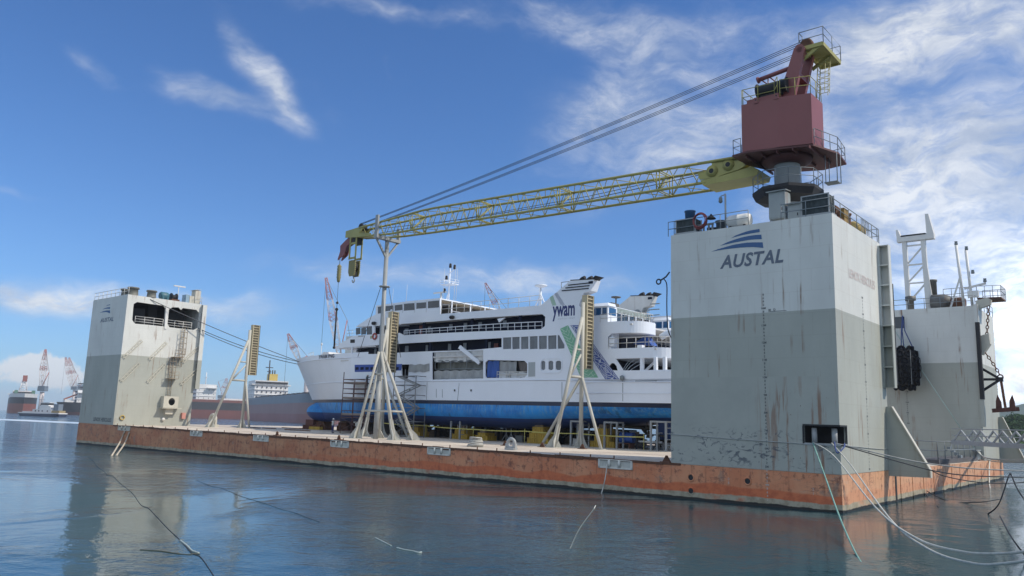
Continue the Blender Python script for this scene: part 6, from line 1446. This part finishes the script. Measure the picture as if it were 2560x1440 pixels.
rope('pair of dark lines hanging slack off the pontoon end',[B2W((.05,13.4,-.2)),at(2290,1205,57),at(2322,1245,54),PW(2345,1268)],.03,M_roped)
rope('long slack dark rope dipping towards the right edge from the bracket foot',[B2W((2.25,8.8,.2)),at(2360,1190,46),at(2440,1205,46),at(2520,1208,46),at(2640,1200,46)],.028,M_roped)
rope('black cable looping up and down at the right edge over bright water',[PW(2470,1285),at(2497,1260,42),at(2522,1190,41.5),at(2529,1190,41.5),at(2545,1225,41),at(2580,1275,40)],.035,M_roped)
rope('thin dark line slanting into the bright water at the lower right',[at(2500,1290,34),at(2530,1345,28),PW(2568,1395)],.03,M_roped)
for k,(a,b,c) in enumerate((((312,1078),(300,1105),(279,1140)),((324,1080),(312,1108),(291,1139)))):
    rope(['left','right'][k]+' one of the two cream ropes hanging from the far left fairlead',[PYw for PYw in (B2W(PY(a[0],a[1],-.1)),B2W(PY(b[0],b[1],-1.0)),PW(*c))],.09,mat('rope_cream',(.55,.48,.38),.8,var=.2))
rope('white rope hanging from the fairlead left of the near tower and fading into the water',[B2W(PY(1518,1160,-.1)),B2W(PY(1513,1195,-.5)),B2W(PY(1503,1235,-1.3)),PW(1485,1272)],.035)
rope('submerged pale rope running on under the surface below that fairlead',[PW(1485,1272)+Vector((0,0,.01)),PW(1450,1320)+Vector((0,0,.008)),PW(1425,1372)+Vector((0,0,.004))],.02,mat('rope_wet',(.16,.18,.18),.6))
def floating(label,uv,r,m): return rope(label,[PW(u,v)+Vector((0,0,r*.5)) for u,v in uv],r,m,name='floating_rope',n=4)
floating('long dark rope floating from the far left tower to the bottom edge',[(222,1143),(236,1155),(240,1163),(262,1180),(268,1187),(282,1190),(300,1208),(330,1232),(352,1262),(370,1270),(385,1285),(420,1322),(452,1352),(478,1382),(500,1392),(520,1418),(548,1462)],.013,M_roped)
floating('thin dark rope floating in the middle of the open water',[(492,1201),(530,1216),(556,1221),(600,1240),(660,1258),(700,1272),(740,1283),(768,1294),(800,1305)],.010,M_roped)
floating('weedy side strand of the long floating rope',[(350,1375),(400,1378),(455,1386),(492,1385),(499,1386)],.016,mat('weed_brown',(.10,.10,.07),.8))
floating('pale frayed strand of the floating rope near its knot',[(450,1352),(468,1366),(480,1378),(497,1384)],.03,mat('foam_rope',(.40,.46,.44),.8,var=.3,vs=3))
floating('short frayed white rope end floating right of the middle',[(938,1345),(958,1355),(978,1365)],.018,mat('foam_rope',(.4,.46,.44),.8))
floating('pale rope end with a float, drifting right of the middle',[(992,1370),(1010,1375),(1030,1378),(1045,1382),(1054,1381)],.022,mat('foam_rope',(.4,.46,.44),.8))
# ferry bow lines to the far left tower
for k,(a,b,u,v) in enumerate((((XL1,2.9,16.4),(-84.6,23.7,9.7),765,897),((XL1+.2,9.9,13.0),(-84.9,23.9,9.3),757,905),((XL1+.2,9.8,13.3),(-80,21.9,9.2),795,904))):
    rope(['upper bow line from the roof of the far tower to the ferry','lower bow line from the open winch room to the ferry stem','bow line from the winch room to the ferry name'][k],[B2W(p) for p in catenary(a,b,.25 if k==0 else .5,10)],.05,M_wire,sm=False)
tl_=thing('hanging_tow_line','dark tow line with an eye hanging at the left edge of the near tower','rope',(XN-.3,.5,11))
mb=MB(); a=PY(1674,680,.4); e=PY(1650,702,.4); mb.path([a,PY(1665,692,.4),e],.05,6); mb.torus(e+Vector((-.1,0,-.05)),.16,.05,(0,1,0),14,6); mb.path(smooth([PY(1660,698,.4),PY(1667,712,.4),PY(1667,760,.4),PY(1668,800,.4),PY(1671,828,.4),PY(1679,846,.4)],4),.035,6); mb.build('line',M_roped,tl_)
# ================================================================ background ships, cranes, shore
M_sred=mat('ship_red',(.27,.085,.06),.6,var=.2,vs=.08); M_sblk=mat('ship_black',(.03,.033,.04),.5,var=.2,vs=.1); M_swht=mat('ship_white',(.72,.72,.72),.5,var=.08,vs=.2); M_sgry=mat('ship_grey',(.16,.20,.25),.5,var=.1,vs=.1); M_spink=mat('ship_pink_red',(.30,.19,.19),.6,var=.12,vs=.06); M_sdr=mat('ship_dark_red',(.15,.05,.045),.6,var=.25,vs=.08); M_syel=mat('ship_funnel_yellow',(.55,.40,.09),.5)
def ship(name,label,bow,stern,beam,bands,rake=.06,decks=None,cat='ship'):
    """bow/stern: points on the water; bands: [(z0,z1,material)]; local frame: s along hull 0 bow..1 stern"""
    bow,stern=Vector(bow),Vector(stern); L_=(stern-bow).length; d=(stern-bow)/L_; sd=Vector((-d.y,d.x,0))
    t=thing(name,label,cat,(bow+stern)/2,'w')
    def pt(s,w,z): return bow+d*(s*L_)+sd*(w*beam/2)+Vector((0,0,z))
    zmax=max(b[1] for b in bands); 
    def hw_(s,z):
        f=z/zmax; s0=-.035*f
        a=max(0,min(1,(s-s0)/(.16+.02*f))); e=max(0,min(1,(1.0-s)/.12)); return (1-(1-a)**(2.0+f))*(.62+.38*min(1,e+f*.5))
    for z0,z1,m in bands:
        mb=MB(); mb.smooth=True
        for s_ in (-1,1):
            rows=[]
            for i in range(4):
                z=z0+(z1-z0)*i/3; s0=-.035*z/zmax; rows.append([pt(s0+(1-s0)*(k/24)**1.3,s_*hw_(s0+(1-s0)*(k/24)**1.3,z),z) for k in range(25)])
            mb.grid(rows)
        mb.smooth=False; mb.poly([pt(1,-hw_(1,z0),z0),pt(1,hw_(1,z0),z0),pt(1,hw_(1,z1),z1),pt(1,-hw_(1,z1),z1)]); mb.build('hull_band',m,t)
    mb=MB(); z=zmax-.6
    mb.poly([pt(s,hw_(s,zmax),z) for s in [k/20 for k in range(21)]]+[pt(s,-hw_(s,zmax),z) for s in [k/20 for k in range(20,-1,-1)]]); mb.build('main_deck',M_sdr,t)
    t['_pt']=0; return t,pt,L_
def blk(mb,pt,s0,s1,w0,w1,z0,z1):
    mb.prism([pt(s0,w0,z0),pt(s1,w0,z0),pt(s1,w1,z0),pt(s0,w1,z0)],(0,0,z1-z0))
def house(t,pt,s0,s1,w,z0,z1,n,m=M_swht,wing=True):
    mb=MB(); h=(z1-z0)/n
    for k in range(n): g=.0+.0*k; blk(mb,pt,s0,s1,-w,w,z0+k*h+.12,z0+(k+1)*h); blk(mb,pt,s0-.004,s1+.004,-w*1.04,w*1.04,z0+k*h,z0+k*h+.12)
    if wing: blk(mb,pt,s0,s0+(s1-s0)*.5,-1.15,1.15,z1-h,z1-h+.9)
    o=mb.build('deckhouse',m,t); mb=MB(); blk(mb,pt,s0-.003,s1+.002,-w*.96,w*.96,z1-h*.65,z1-h*.25)
    for k in range(n-1):
        for q in range(7): ww=-w*.85+q*w*1.7/6; blk(mb,pt,s0-.002,s1+.002,ww-.03,ww+.03,z0+k*h+h*.4,z0+k*h+h*.7)
        for q in range(4): ss=s0+(s1-s0)*(q+.5)/4; blk(mb,pt,ss-.001,ss+.001,-w*1.005,w*1.005,z0+k*h+h*.4,z0+k*h+h*.7)
    mb.build('windows',M_dark,o); return o
def wp(u,d): 
    p=PD(u,1030,d); p.z=0; return p
# far left ship, seen end on
t,pt,L_=ship('cargo_ship','far left cargo ship seen end on, black above a red bottom',wp(56,950),wp(46,1130),29,[(-2,11.5,M_sred),(11.5,19,M_sblk),(19,23.5,M_swht)])
house(t,pt,.30,.42,.8,23,28,1)
mb=MB()
for w in (-.62,.62): blk(mb,pt,.02,.06,w-.12,w+.12,23.5,27.5)
mb.build_each('deck_winches',mat('ship_green',(.10,.22,.16),.6),t)
mb=MB()
b0=[pt(.5,w,26) for w in (-.35,.35)]; tp_=[pt(.5,w,44) for w in (-.12,.10)]
for a,b in zip(b0,tp_): mb.tube(a,b,.7,6)
for k in range(6):
    f=k/6; mb.tube(b0[0].lerp(tp_[0],f),b0[1].lerp(tp_[1],f+1/6),.35,5); mb.tube(b0[1].lerp(tp_[1],f),b0[0].lerp(tp_[0],f+1/6),.35,5)
mb.build('deck_crane_frame',M_swht,t); mb=MB(); blk(mb,pt,.49,.51,-.22,.14,41,49); mb.build('crane_head',M_sred,t)
# black hull ship partly behind the far tower
t,pt,L_=ship('bulk_carrier','black hulled ship with white superstructure cut off by the far left tower',wp(154,900),wp(560,1000),30,[(-2,3.2,M_sdr),(3.2,14,M_sblk)])
house(t,pt,.07,.16,.85,14,28,4); mb=MB(); blk(mb,pt,.005,.06,-.7,.7,14,17); mb.build('forecastle',M_swht,t); mb=MB(); blk(mb,pt,.08,.14,-.5,.5,30,31.5); blk(mb,pt,.075,.15,-.6,.6,35,36); mb.tube(pt(.11,0,28),pt(.11,0,39),.6,6); mb.build('mast',M_sblk,t)
mb=MB(); mb.obox(pt(.0,-.5,17),pt(.08,-.5,24),1.2,1.6); mb.build('derrick',M_sred,t)
# tug
t,pt,L_=ship('tugboat','small white and navy tugboat under way in front of the cargo ships',wp(52,560),wp(158,545),9,[(-.6,1.9,mat('tug_navy',(.02,.035,.08),.5)),(1.9,2.6,M_swht)],cat='tugboat')
mb=MB(); blk(mb,pt,.36,.80,-.6,.6,2.4,4.9); blk(mb,pt,.50,.76,-.5,.5,4.9,7.2); mb.prism([pt(.52,-.42,7.2),pt(.70,-.42,7.2),pt(.70,.42,7.2),pt(.52,.42,7.2)],(0,0,2.2)); blk(mb,pt,.5,.72,-.46,.46,9.4,9.7); blk(mb,pt,.12,.36,-.6,.6,2.4,3.4); h=mb.build('wheelhouse',M_swht,t)
mb=MB(); blk(mb,pt,.515,.705,-.43,.43,8.0,9.0)
for s in (.42,.5,.58,.7): blk(mb,pt,s,s+.025,-.61,.61,3.3,4.2)
mb.build('windows',M_dark,h); mb=MB(); mb.tube(pt(.45,0,5),pt(.47,0,15),.25,6); mb.tube(pt(.5,.0,5),pt(.49,0,14),.25,6); mb.tube(pt(.44,-.3,11.5),pt(.5,.3,11.5),.15,5); mb.build('mast',M_sgry,t)
mb=MB(); blk(mb,pt,.82,.93,-.4,.4,2.6,8.6); mb.build('aft_stack',M_sgry,t); mb=MB(); blk(mb,pt,.80,.98,-.55,.55,2.6,4.2); mb.build('towing_gear',mat('tug_ochre',(.35,.27,.14),.7),t)
# dark red ship behind the left guide post
t,pt,L_=ship('tanker','long dark red and black tanker behind the left guide post',wp(900,1010),wp(395,880),32,[(-2,9.5,M_sdr),(9.5,18,M_sblk),(18,21,mat('bulwark_maroon',(.18,.07,.06),.6))])
house(t,pt,.76,.85,.85,20,38,4); mb=MB(); mb.tube(pt(.8,0,38),pt(.8,0,52),.5,6); mb.tube(pt(.8,-.4,46),pt(.8,.4,46),.35,5); mb.build('mast',M_swht,t); mb=MB(); mb.tube(pt(.53,0,20),pt(.53,0,31),.7,6); mb.build('derrick_post',M_sgry,t)
mb=MB(); blk(mb,pt,.58,.73,-.5,.5,20,23); mb.build('hatch_coaming',M_swht,t)
# grey and pink ship, stern at the left, bow behind the ferry
t,pt,L_=ship('laden_carrier','grey and faded pink carrier with yellow funnel ahead of the ferry bow',wp(830,560),wp(652,800),32,[(-2,6.5,mat('ship_lower_pink',(.30,.14,.14),.6,var=.15,vs=.08)),(6.5,14.5,M_spink),(14.5,21,M_sgry)])
house(t,pt,.83,.97,.98,20,38,4)
mb=MB(); blk(mb,pt,.90,.95,-.55,-.05,38,45.5); mb.build('funnel',M_syel,t); mb=MB()
for w in (-.42,-.28,-.12): mb.tube(pt(.92,w,45.5),pt(.92,w,49.5),.6,7)
mb.build_each('funnel_pipes',M_sblk,t); mb=MB(); mb.tube(pt(.86,.12,38),pt(.86,.12,58),.6,7); mb.tube(pt(.86,-.1,51),pt(.86,.34,51),.45,6); mb.tube(pt(.86,0,47),pt(.86,.24,47),.4,6); mb.build('mast',M_sblk,t)
mb=MB()
for k in range(14): s=.03+k*.065; blk(mb,pt,s,s+.03,-.9,.9,20.6,22.2)
mb.build('deck_fittings',M_sblk,t)
# dockyard cranes
M_cr,M_cw=mat('jib_red',(.42,.16,.14),.6,var=.1),mat('jib_white',(.62,.56,.55),.6,var=.1)
def lattice(mb,a,b,w0,w1,n,r):
    a,b=Vector(a),Vector(b); d=(b-a).normalized(); s1=d.cross(Vector((0,1,0))).normalized(); s2=d.cross(s1)
    def c(k,i): f=k/n; w=(w0+(w1-w0)*f)/2; return a.lerp(b,f)+s1*w*(1 if i in(0,1) else -1)+s2*w*(1 if i in(0,3) else -1)
    for i in range(4): mb.tube(c(0,i),c(n,i),r,5)
    for k in range(n):
        for i in range(4): mb.tube(c(k,i),c(k+1,(i+1)%4),r*.6,4); mb.tube(c(k,i),c(k,(i+1)%4),r*.6,4)
def yard_crane(label,dist,foot,piv,tip,w=4.5,hookv=None,back=None,name='dockyard_crane'):
    a,b=PD(*piv,dist),PD(*tip,dist); g=PD(*foot,dist); g.z=0
    t=thing(name,label,'crane',g,'w'); L_=(b-a).length; nb=max(6,int(L_/4.5))
    m1=a.lerp(b,.72); m2=a.lerp(b,.45); m3=a.lerp(b,.55)
    mb=MB(); lattice(mb,a,m2,w*.5,w,nb//2,.2); lattice(mb,m3,m1,w*.9,w*.7,max(2,nb//5),.2); mb.build_each('jib_white_bays',M_cw,t)
    mb=MB(); lattice(mb,m2,m3,w,w*.9,2,.22); lattice(mb,m1,b,w*.7,w*.25,max(2,nb//4),.22); mb.build_each('jib_red_bays',M_cr,t)
    mb=MB(); mb.tube((g.x,g.y,0),(g.x,g.y,max(4,a.z-4)),w*.42,14); mb.build('pedestal',M_cw,t)
    mb=MB(); mb.box((g.x-w*.7,g.y-w*.7,a.z-3.5),(g.x+w*.75,g.y+w*.7,a.z+1)); mb.build('slewing_house',M_sgry,t)
    mb=MB(); bk=Vector((a.x+(w*2.2 if b.x<a.x else -w*2.2)*0+ (w*1.2 if b.x<=a.x else -w*1.2),a.y,a.z+w*3.2)) if back is None else PD(*back,dist)
    mb.tube(a+Vector((0,0,0)),bk,.35,5); mb.build('a_frame',M_cr,t)
    mb=MB(); mb.tube(b,bk,.14,4); mb.tube(bk,Vector((g.x+(w*.9 if b.x<=a.x else -w*.9),g.y,a.z)),.14,4)
    if hookv: h=PD(*hookv,dist); mb.tube(b,(b.x,b.y,h.z),.12,4)
    mb.build('ropes',M_wire,t); return t
yard_crane('tall red and white dockyard crane standing behind the tugboat',700,(102,1010),(104,968),(114,873),4.2)
yard_crane('left one of two leaning red tipped cranes beside the far left tower',1120,(184,1000),(180,968),(164,893),5.5,(162,985))
yard_crane('right one of two leaning red tipped cranes, its backstay slanting to the far left tower',1140,(200,1000),(190,965),(173,894),5.5,None,(204,962))
yard_crane('small faint red crane beyond the dark red tanker',1250,(553,1010),(556,990),(567,946),7)
yard_crane('red and white jib crane left of the ferry bow',640,(765,990),(748,900),(720,834),5,(714,990),(768,890))
yard_crane('tall lattice crane rising behind the ferry bow wing',560,(862,960),(849,890),(815,694),5.2,(808,860),(868,800))
yard_crane('red headed crane rising behind the ferry sundeck',620,(1275,960),(1258,800),(1213,707),4.6,(1212,780),(1290,800))
# hills to the right
def hill(name,pts,dist,depth,m,label=None):
    """ridge through picture points at a distance, sloping down to the water on both sides"""
    mb=MB(); mb.smooth=True; rows=[]; P_=[PD(u,v,dist) for u,v in pts]
    for j in range(9):
        f=j/8; off=(f-.4)*depth; row=[]
        for k,p in enumerate(P_):
            h=p.z*max(0,1-abs(f-.4)/(.4 if f<.4 else .6))**.8; row.append((p.x*(dist+off)/dist,p.y+off,h*(1+.08*math.sin(k*1.7+j))-1))
        rows.append(row)
    mb.grid(rows); o=solo(mb,name,m,label,None,(0,0,0),'w',None,'structure'); return o,P_
def forest_mat(name,a,b,sc_):
    m,nt,bs=nmat(name); g=NT(nt); p=g.pos(); n=g.noise(p,sc_,6,.7); c=g.mix(g.ramp(n,.35,.65),a,b); g.set(bs.inputs['Base Color'],c); bs.inputs['Roughness'].default_value=.9; bs.inputs['Specular IOR Level'].default_value=.1
    g.link(g.bump(n,1.,4.),bs.inputs['Normal']); return m
hill('far_hills',[(1990,1075),(2200,1060),(2350,1046),(2440,1030),(2500,1014),(2530,1006),(2560,1008),(2620,1000),(2700,1012),(2800,1030)],2300,500,forest_mat('far_forest',(.05,.09,.05),(.03,.06,.04),.02))
o,_=hill('near_hills',[(2380,1070),(2440,1058),(2500,1046),(2530,1040),(2560,1036),(2620,1028),(2700,1020),(2800,1016)],420,120,forest_mat('near_forest_floor',(.045,.09,.025),(.02,.05,.02),.15))
# wooded cover of the near hill: one mass of leaf clumps
random.seed(11); mb=MB()
me=o.data; fs=[p for p in me.polygons]
for k in range(900):
    p=random.choice(fs); vs=[me.vertices[i].co for i in p.vertices]; a,b=random.random(),random.random()
    c=(vs[0]*(1-a)+vs[1]*a)*(1-b)+(vs[3]*(1-a)+vs[2]*a)*b
    if c.z<.3: continue
    r=random.uniform(1.0,2.2)
    for q in range(22):
        d=Vector((random.gauss(0,1),random.gauss(0,1),random.gauss(0,.7))).normalized(); e=c+Vector((0,0,r*.6))+d*r*random.uniform(.6,1.05); s_=random.uniform(.35,.75)
        u_=d.cross(Vector((random.random(),random.random(),random.random()))).normalized(); w_=d.cross(u_); mb.poly([e+u_*s_,e+w_*s_*.7,e-u_*s_,e-w_*s_*.7])
solo(mb,'woodland',forest_mat('leaf_green',(.06,.13,.03),(.025,.06,.02),.25),None,None,(0,0,0),'w',None,'stuff')

# foam wake drawn across the water by a passing boat
def foam():
    m,nt,b=nmat('wake_foam_white'); g=NT(nt); g.set(b.inputs['Base Color'],g.mix(g.ramp(g.noise(g.map(g.pos(),(.06,.25,1)),1.,5,.7),.40,.58),(.25,.40,.55),(.72,.76,.80))); b.inputs['Roughness'].default_value=.8; return m
mb=MB(); A_=[(-260,1041,1043.5),(-60,1045,1048.5),(60,1049,1053),(130,1052.5,1056.5),(200,1055.5,1059.5),(330,1061,1064)]
mb.grid([[PW(u,a,.02) for u,a,b in A_],[PW(u,b,.02) for u,a,b in A_]]); solo(mb,'wake_foam',foam(),None,None,(0,0,0),'w',None,'stuff')
# ================================================================ water
def water_material():
    m,nt,b=nmat('sea_water'); g=NT(nt); p=g.pos()
    n1=g.noise(g.map(p,(1,1,1)),.75,3,.55,.6); n2=g.noise(g.map(p,(1,1.6,1)),3.4,3,.6,.5); n3=g.noise(p,.09,2,.5)
    patch=g.ramp(g.noise(p,.05,4,.6,.8),.42,.60,.22,1.25)
    h=g.math('ADD',g.math('MULTIPLY',n1,.065),g.math('MULTIPLY',n2,.020)); dd=g.n('VectorMath',operation='LENGTH'); g.link(p,dd.inputs[0]); far=g.ramp(dd.outputs['Value'],42,120); n4=g.noise(p,.14,4,.6,.4); h=g.math('MULTIPLY',h,g.math('MULTIPLY',g.math('MAXIMUM',patch,far),g.math('ADD',1.,g.math('MULTIPLY',far,2.2)))); h=g.math('ADD',h,g.math('MULTIPLY',g.math('MULTIPLY',n4,far),.9))
    bmp=g.n('Bump'); bmp.inputs['Strength'].default_value=1.; bmp.inputs['Distance'].default_value=1.; g.link(h,bmp.inputs['Height']); g.link(bmp.outputs[0],b.inputs['Normal'])
    c=g.mix(g.ramp(n3,.3,.7),(.006,.044,.064),(.010,.056,.074)); g.set(b.inputs['Base Color'],c)
    b.inputs['Roughness'].default_value=.06; b.inputs['IOR'].default_value=1.42; return m
mb=MB(); 
X_=[-6000,-3000,-800,-200,0,200,800,3000,6000]; Y_=[-300,-60,0,60,200,800,3000,6000]
mb.grid([[(x,y,0) for x in X_] for y in Y_]); solo(mb,'sea',water_material(),None,None,(0,0,0),'w',None,'structure')
def haze_box():
    m=bpy.data.materials.new('harbour_haze'); m.use_nodes=True; nt=m.node_tree; nt.nodes.clear(); out=nt.nodes.new('ShaderNodeOutputMaterial'); v=nt.nodes.new('ShaderNodeVolumePrincipled')
    v.inputs['Color'].default_value=(.80,.88,1,1); v.inputs['Density'].default_value=.00016; nt.links.new(v.outputs[0],out.inputs['Volume'])
    mb=MB(); mb.box((-6100,-400,-9),(6100,6100,128)); solo(mb,'haze',m,None,None,(0,0,0),'w',None,'stuff')
haze_box()
# ================================================================ light
SUNL=Vector((1,.5,1.1)).normalized(); SUN=(MBARGE.to_3x3()@SUNL).normalized()
el=math.asin(SUN.z); az=math.atan2(SUN.x,SUN.y)
sl=bpy.data.lights.new('sun','SUN'); sl.energy=3.7; sl.angle=R(.5); sl.color=(1,.90,.75); so=bpy.data.objects.new('sun',sl); COL.objects.link(so)
so.matrix_world=SUN.to_track_quat('Z','Y').to_matrix().to_4x4()
w=bpy.data.worlds.new('World'); sc.world=w; w.use_nodes=True; nt=w.node_tree; nt.nodes.clear(); g=NT(nt)
out=g.n('OutputWorld'); bg=g.n('Background'); g.link(bg.outputs[0],out.inputs[0])
sky=g.n('TexSky',sky_type='NISHITA'); sky.sun_disc=False; sky.sun_elevation=el; sky.sun_rotation=az; sky.air_density=1.0; sky.dust_density=.35; sky.ozone_density=2.2; sky.altitude=0
STR=.10
d=g.n('TexCoord').outputs['Generated']; q=g.xyz(d)
azi=g.math('ARCTAN2',q[0],q[1]); ele=g.math('ARCSINE',q[2])
def ae(u,v):
    r_=ray(u,v).normalized(); return math.atan2(r_.x,r_.y),math.asin(r_.z)
cv=g.n('CombineXYZ'); g.link(azi,cv.inputs[0]); g.link(ele,cv.inputs[1]); AE=cv.outputs[0]
wn=g.n('TexNoise'); g.link(AE,wn.inputs['Vector']); wn.inputs['Scale'].default_value=9; wn.inputs['Detail'].default_value=3
ws=g.n('VectorMath',operation='SUBTRACT'); g.link(wn.outputs['Color'],ws.inputs[0]); ws.inputs[1].default_value=(.5,.5,.5)
wm=g.n('VectorMath',operation='SCALE'); g.link(ws.outputs[0],wm.inputs[0]); wm.inputs['Scale'].default_value=.06
wa=g.n('VectorMath',operation='ADD'); g.link(AE,wa.inputs[0]); g.link(wm.outputs[0],wa.inputs[1]); WAE=wa.outputs[0]
wx=g.xyz(WAE)
def blob_(u,v,ru,rv,rot=0.,amp=1.,warp=True):
    a,e=ae(u,v); s=wx if warp else (azi,ele); k=1/F; c_,s_=math.cos(R(rot)),math.sin(R(rot))
    dx=g.math('SUBTRACT',s[0],a); dy=g.math('SUBTRACT',s[1],e)
    X1=g.math('MULTIPLY',g.math('ADD',g.math('MULTIPLY',dx,c_),g.math('MULTIPLY',dy,s_)),1/(ru*k)); Y1=g.math('MULTIPLY',g.math('SUBTRACT',g.math('MULTIPLY',dy,c_),g.math('MULTIPLY',dx,s_)),1/(rv*k))
    r2=g.math('ADD',g.math('MULTIPLY',X1,X1),g.math('MULTIPLY',Y1,Y1)); return g.math('MULTIPLY',g.math('EXPONENT',g.math('MULTIPLY',r2,-1.)),amp)
def sum_(L_):
    x=L_[0]
    for y in L_[1:]: x=g.math('ADD',x,y)
    return x
# cirrus: streaky noise, thick only where the masses are
mask=sum_([blob_(565,95,85,34,-52,.52),blob_(650,165,95,42,-50,.68),blob_(705,245,70,30,-40,.68),blob_(560,258,180,34,-6,.58),blob_(490,200,130,30,-20,.34),blob_(235,145,90,30,-25,.40),blob_(985,165,50,16,-65,.38),
  blob_(950,20,300,40,-4,.62),blob_(820,250,110,40,-30,.25),blob_(1500,60,330,70,-8,.55),blob_(1620,200,330,110,30,.62),blob_(1800,330,300,90,20,.5),blob_(2100,140,420,110,10,.62),blob_(2380,350,420,260,0,.62),blob_(2450,650,420,260,0,.75),blob_(2350,60,320,80,-10,.72),blob_(2540,930,160,190,0,.95,False),blob_(2300,480,300,160,10,.55),
  blob_(60,735,300,50,0,.7),blob_(250,760,260,22,0,.55),blob_(1000,690,330,62,0,.72),blob_(1350,700,280,50,0,.55),blob_(560,750,260,30,0,.35),blob_(40,470,110,14,5,.4),blob_(700,880,420,80,0,.35),blob_(1550,480,200,60,25,.3)])
n1=g.noise(g.map(WAE,(3.5,7,1),(1.3,.4,0)),1.,9,.58,.3); n2=g.noise(g.map(WAE,(9,20,1),(3,1,0)),1.,7,.6); n3=g.noise(WAE,5.,4,.5)
tex=g.math('ADD',g.math('MULTIPLY',n1,.72),g.math('MULTIPLY',n2,.28))
dens=g.math('ADD',g.math('MULTIPLY',mask,.62),g.math('MULTIPLY',g.math('SUBTRACT',tex,.5),1.7)); dens=g.ramp(dens,.06,.92); dens=g.math('MULTIPLY',dens,g.ramp(mask,.06,.45)); fine=g.noise(g.map(WAE,(26,60,1)),1.,6,.65,.4); dens=g.math('MULTIPLY',dens,g.ramp(fine,.32,.62,.62,1.12),clamp=True)
# cumulus low on the left, and low right
cm=sum_([blob_(95,905,62,26,0,1.,False),blob_(120,935,85,30,0,.9,False),blob_(60,925,60,24,0,.8,False),blob_(160,950,60,30,0,.7,False),blob_(40,960,70,30,0,.4,False),blob_(2545,935,50,22,0,.9,False),blob_(2560,965,60,22,0,.8,False)])
cn=g.noise(AE,42.,8,.62); cum=g.ramp(g.math('ADD',g.math('MULTIPLY',cm,.75),g.math('MULTIPLY',g.math('SUBTRACT',cn,.5),2.4)),.45,.95); cum=g.math('MULTIPLY',g.math('MULTIPLY',cum,g.ramp(cm,.25,.6)),.72)
cl=g.math('MAXIMUM',dens,cum)
# unseen bright cloud behind the viewer, added to fill the shaded faces
back=g.math('MULTIPLY',g.ramp(g.noise(g.map(d,(1,1,2.2)),2.2,6,.55),.34,.56),g.ramp(q[1],.30,-.1)); cl=g.math('MAXIMUM',cl,g.math('MULTIPLY',back,.4))
hz=g.math('EXPONENT',g.math('MULTIPLY',g.math('MAXIMUM',ele,0.),-9.))
skc=g.n('HueSaturation'); skc.inputs['Saturation'].default_value=1.0; skc.inputs['Value'].default_value=1.; g.link(sky.outputs[0],skc.inputs['Color'])
S=g.mix(1.,skc.outputs[0],(.56,.93,1.40),'MULTIPLY')
HZC=(.37/STR,.58/STR,.88/STR); CLC=(.72/STR,.76/STR,.84/STR); CUC=(.90/STR,.88/STR,.88/STR)
S=g.mix(g.math('MULTIPLY',hz,.5),S,HZC)
shade=g.mix(g.ramp(n2,.35,.68),(.44/STR,.52/STR,.67/STR),(.86/STR,.89/STR,.93/STR))
glow=g.math('ADD',1.,g.math('MULTIPLY',blob_(2720,930,420,260,0,1.,False),1.5)); gc=g.n('CombineColor'); [g.link(glow,gc.inputs[i]) for i in range(3)]; shade=g.mix(1.,shade,gc.outputs[0],'MULTIPLY')  # low right clouds boosted, mostly out of view, to brighten the water
S=g.mix(g.math('MULTIPLY',dens,.88),S,shade); S=g.mix(cum,S,CUC); S=g.mix(g.math('MULTIPLY',back,.92),S,(.80/STR,.91/STR,1.03/STR))
g.link(S,bg.inputs['Color']); bg.inputs['Strength'].default_value=STR
# drop the builder's scratch properties
for o in bpy.data.objects:
    for k in ('_b','_pt'):
        if k in o: del o[k]
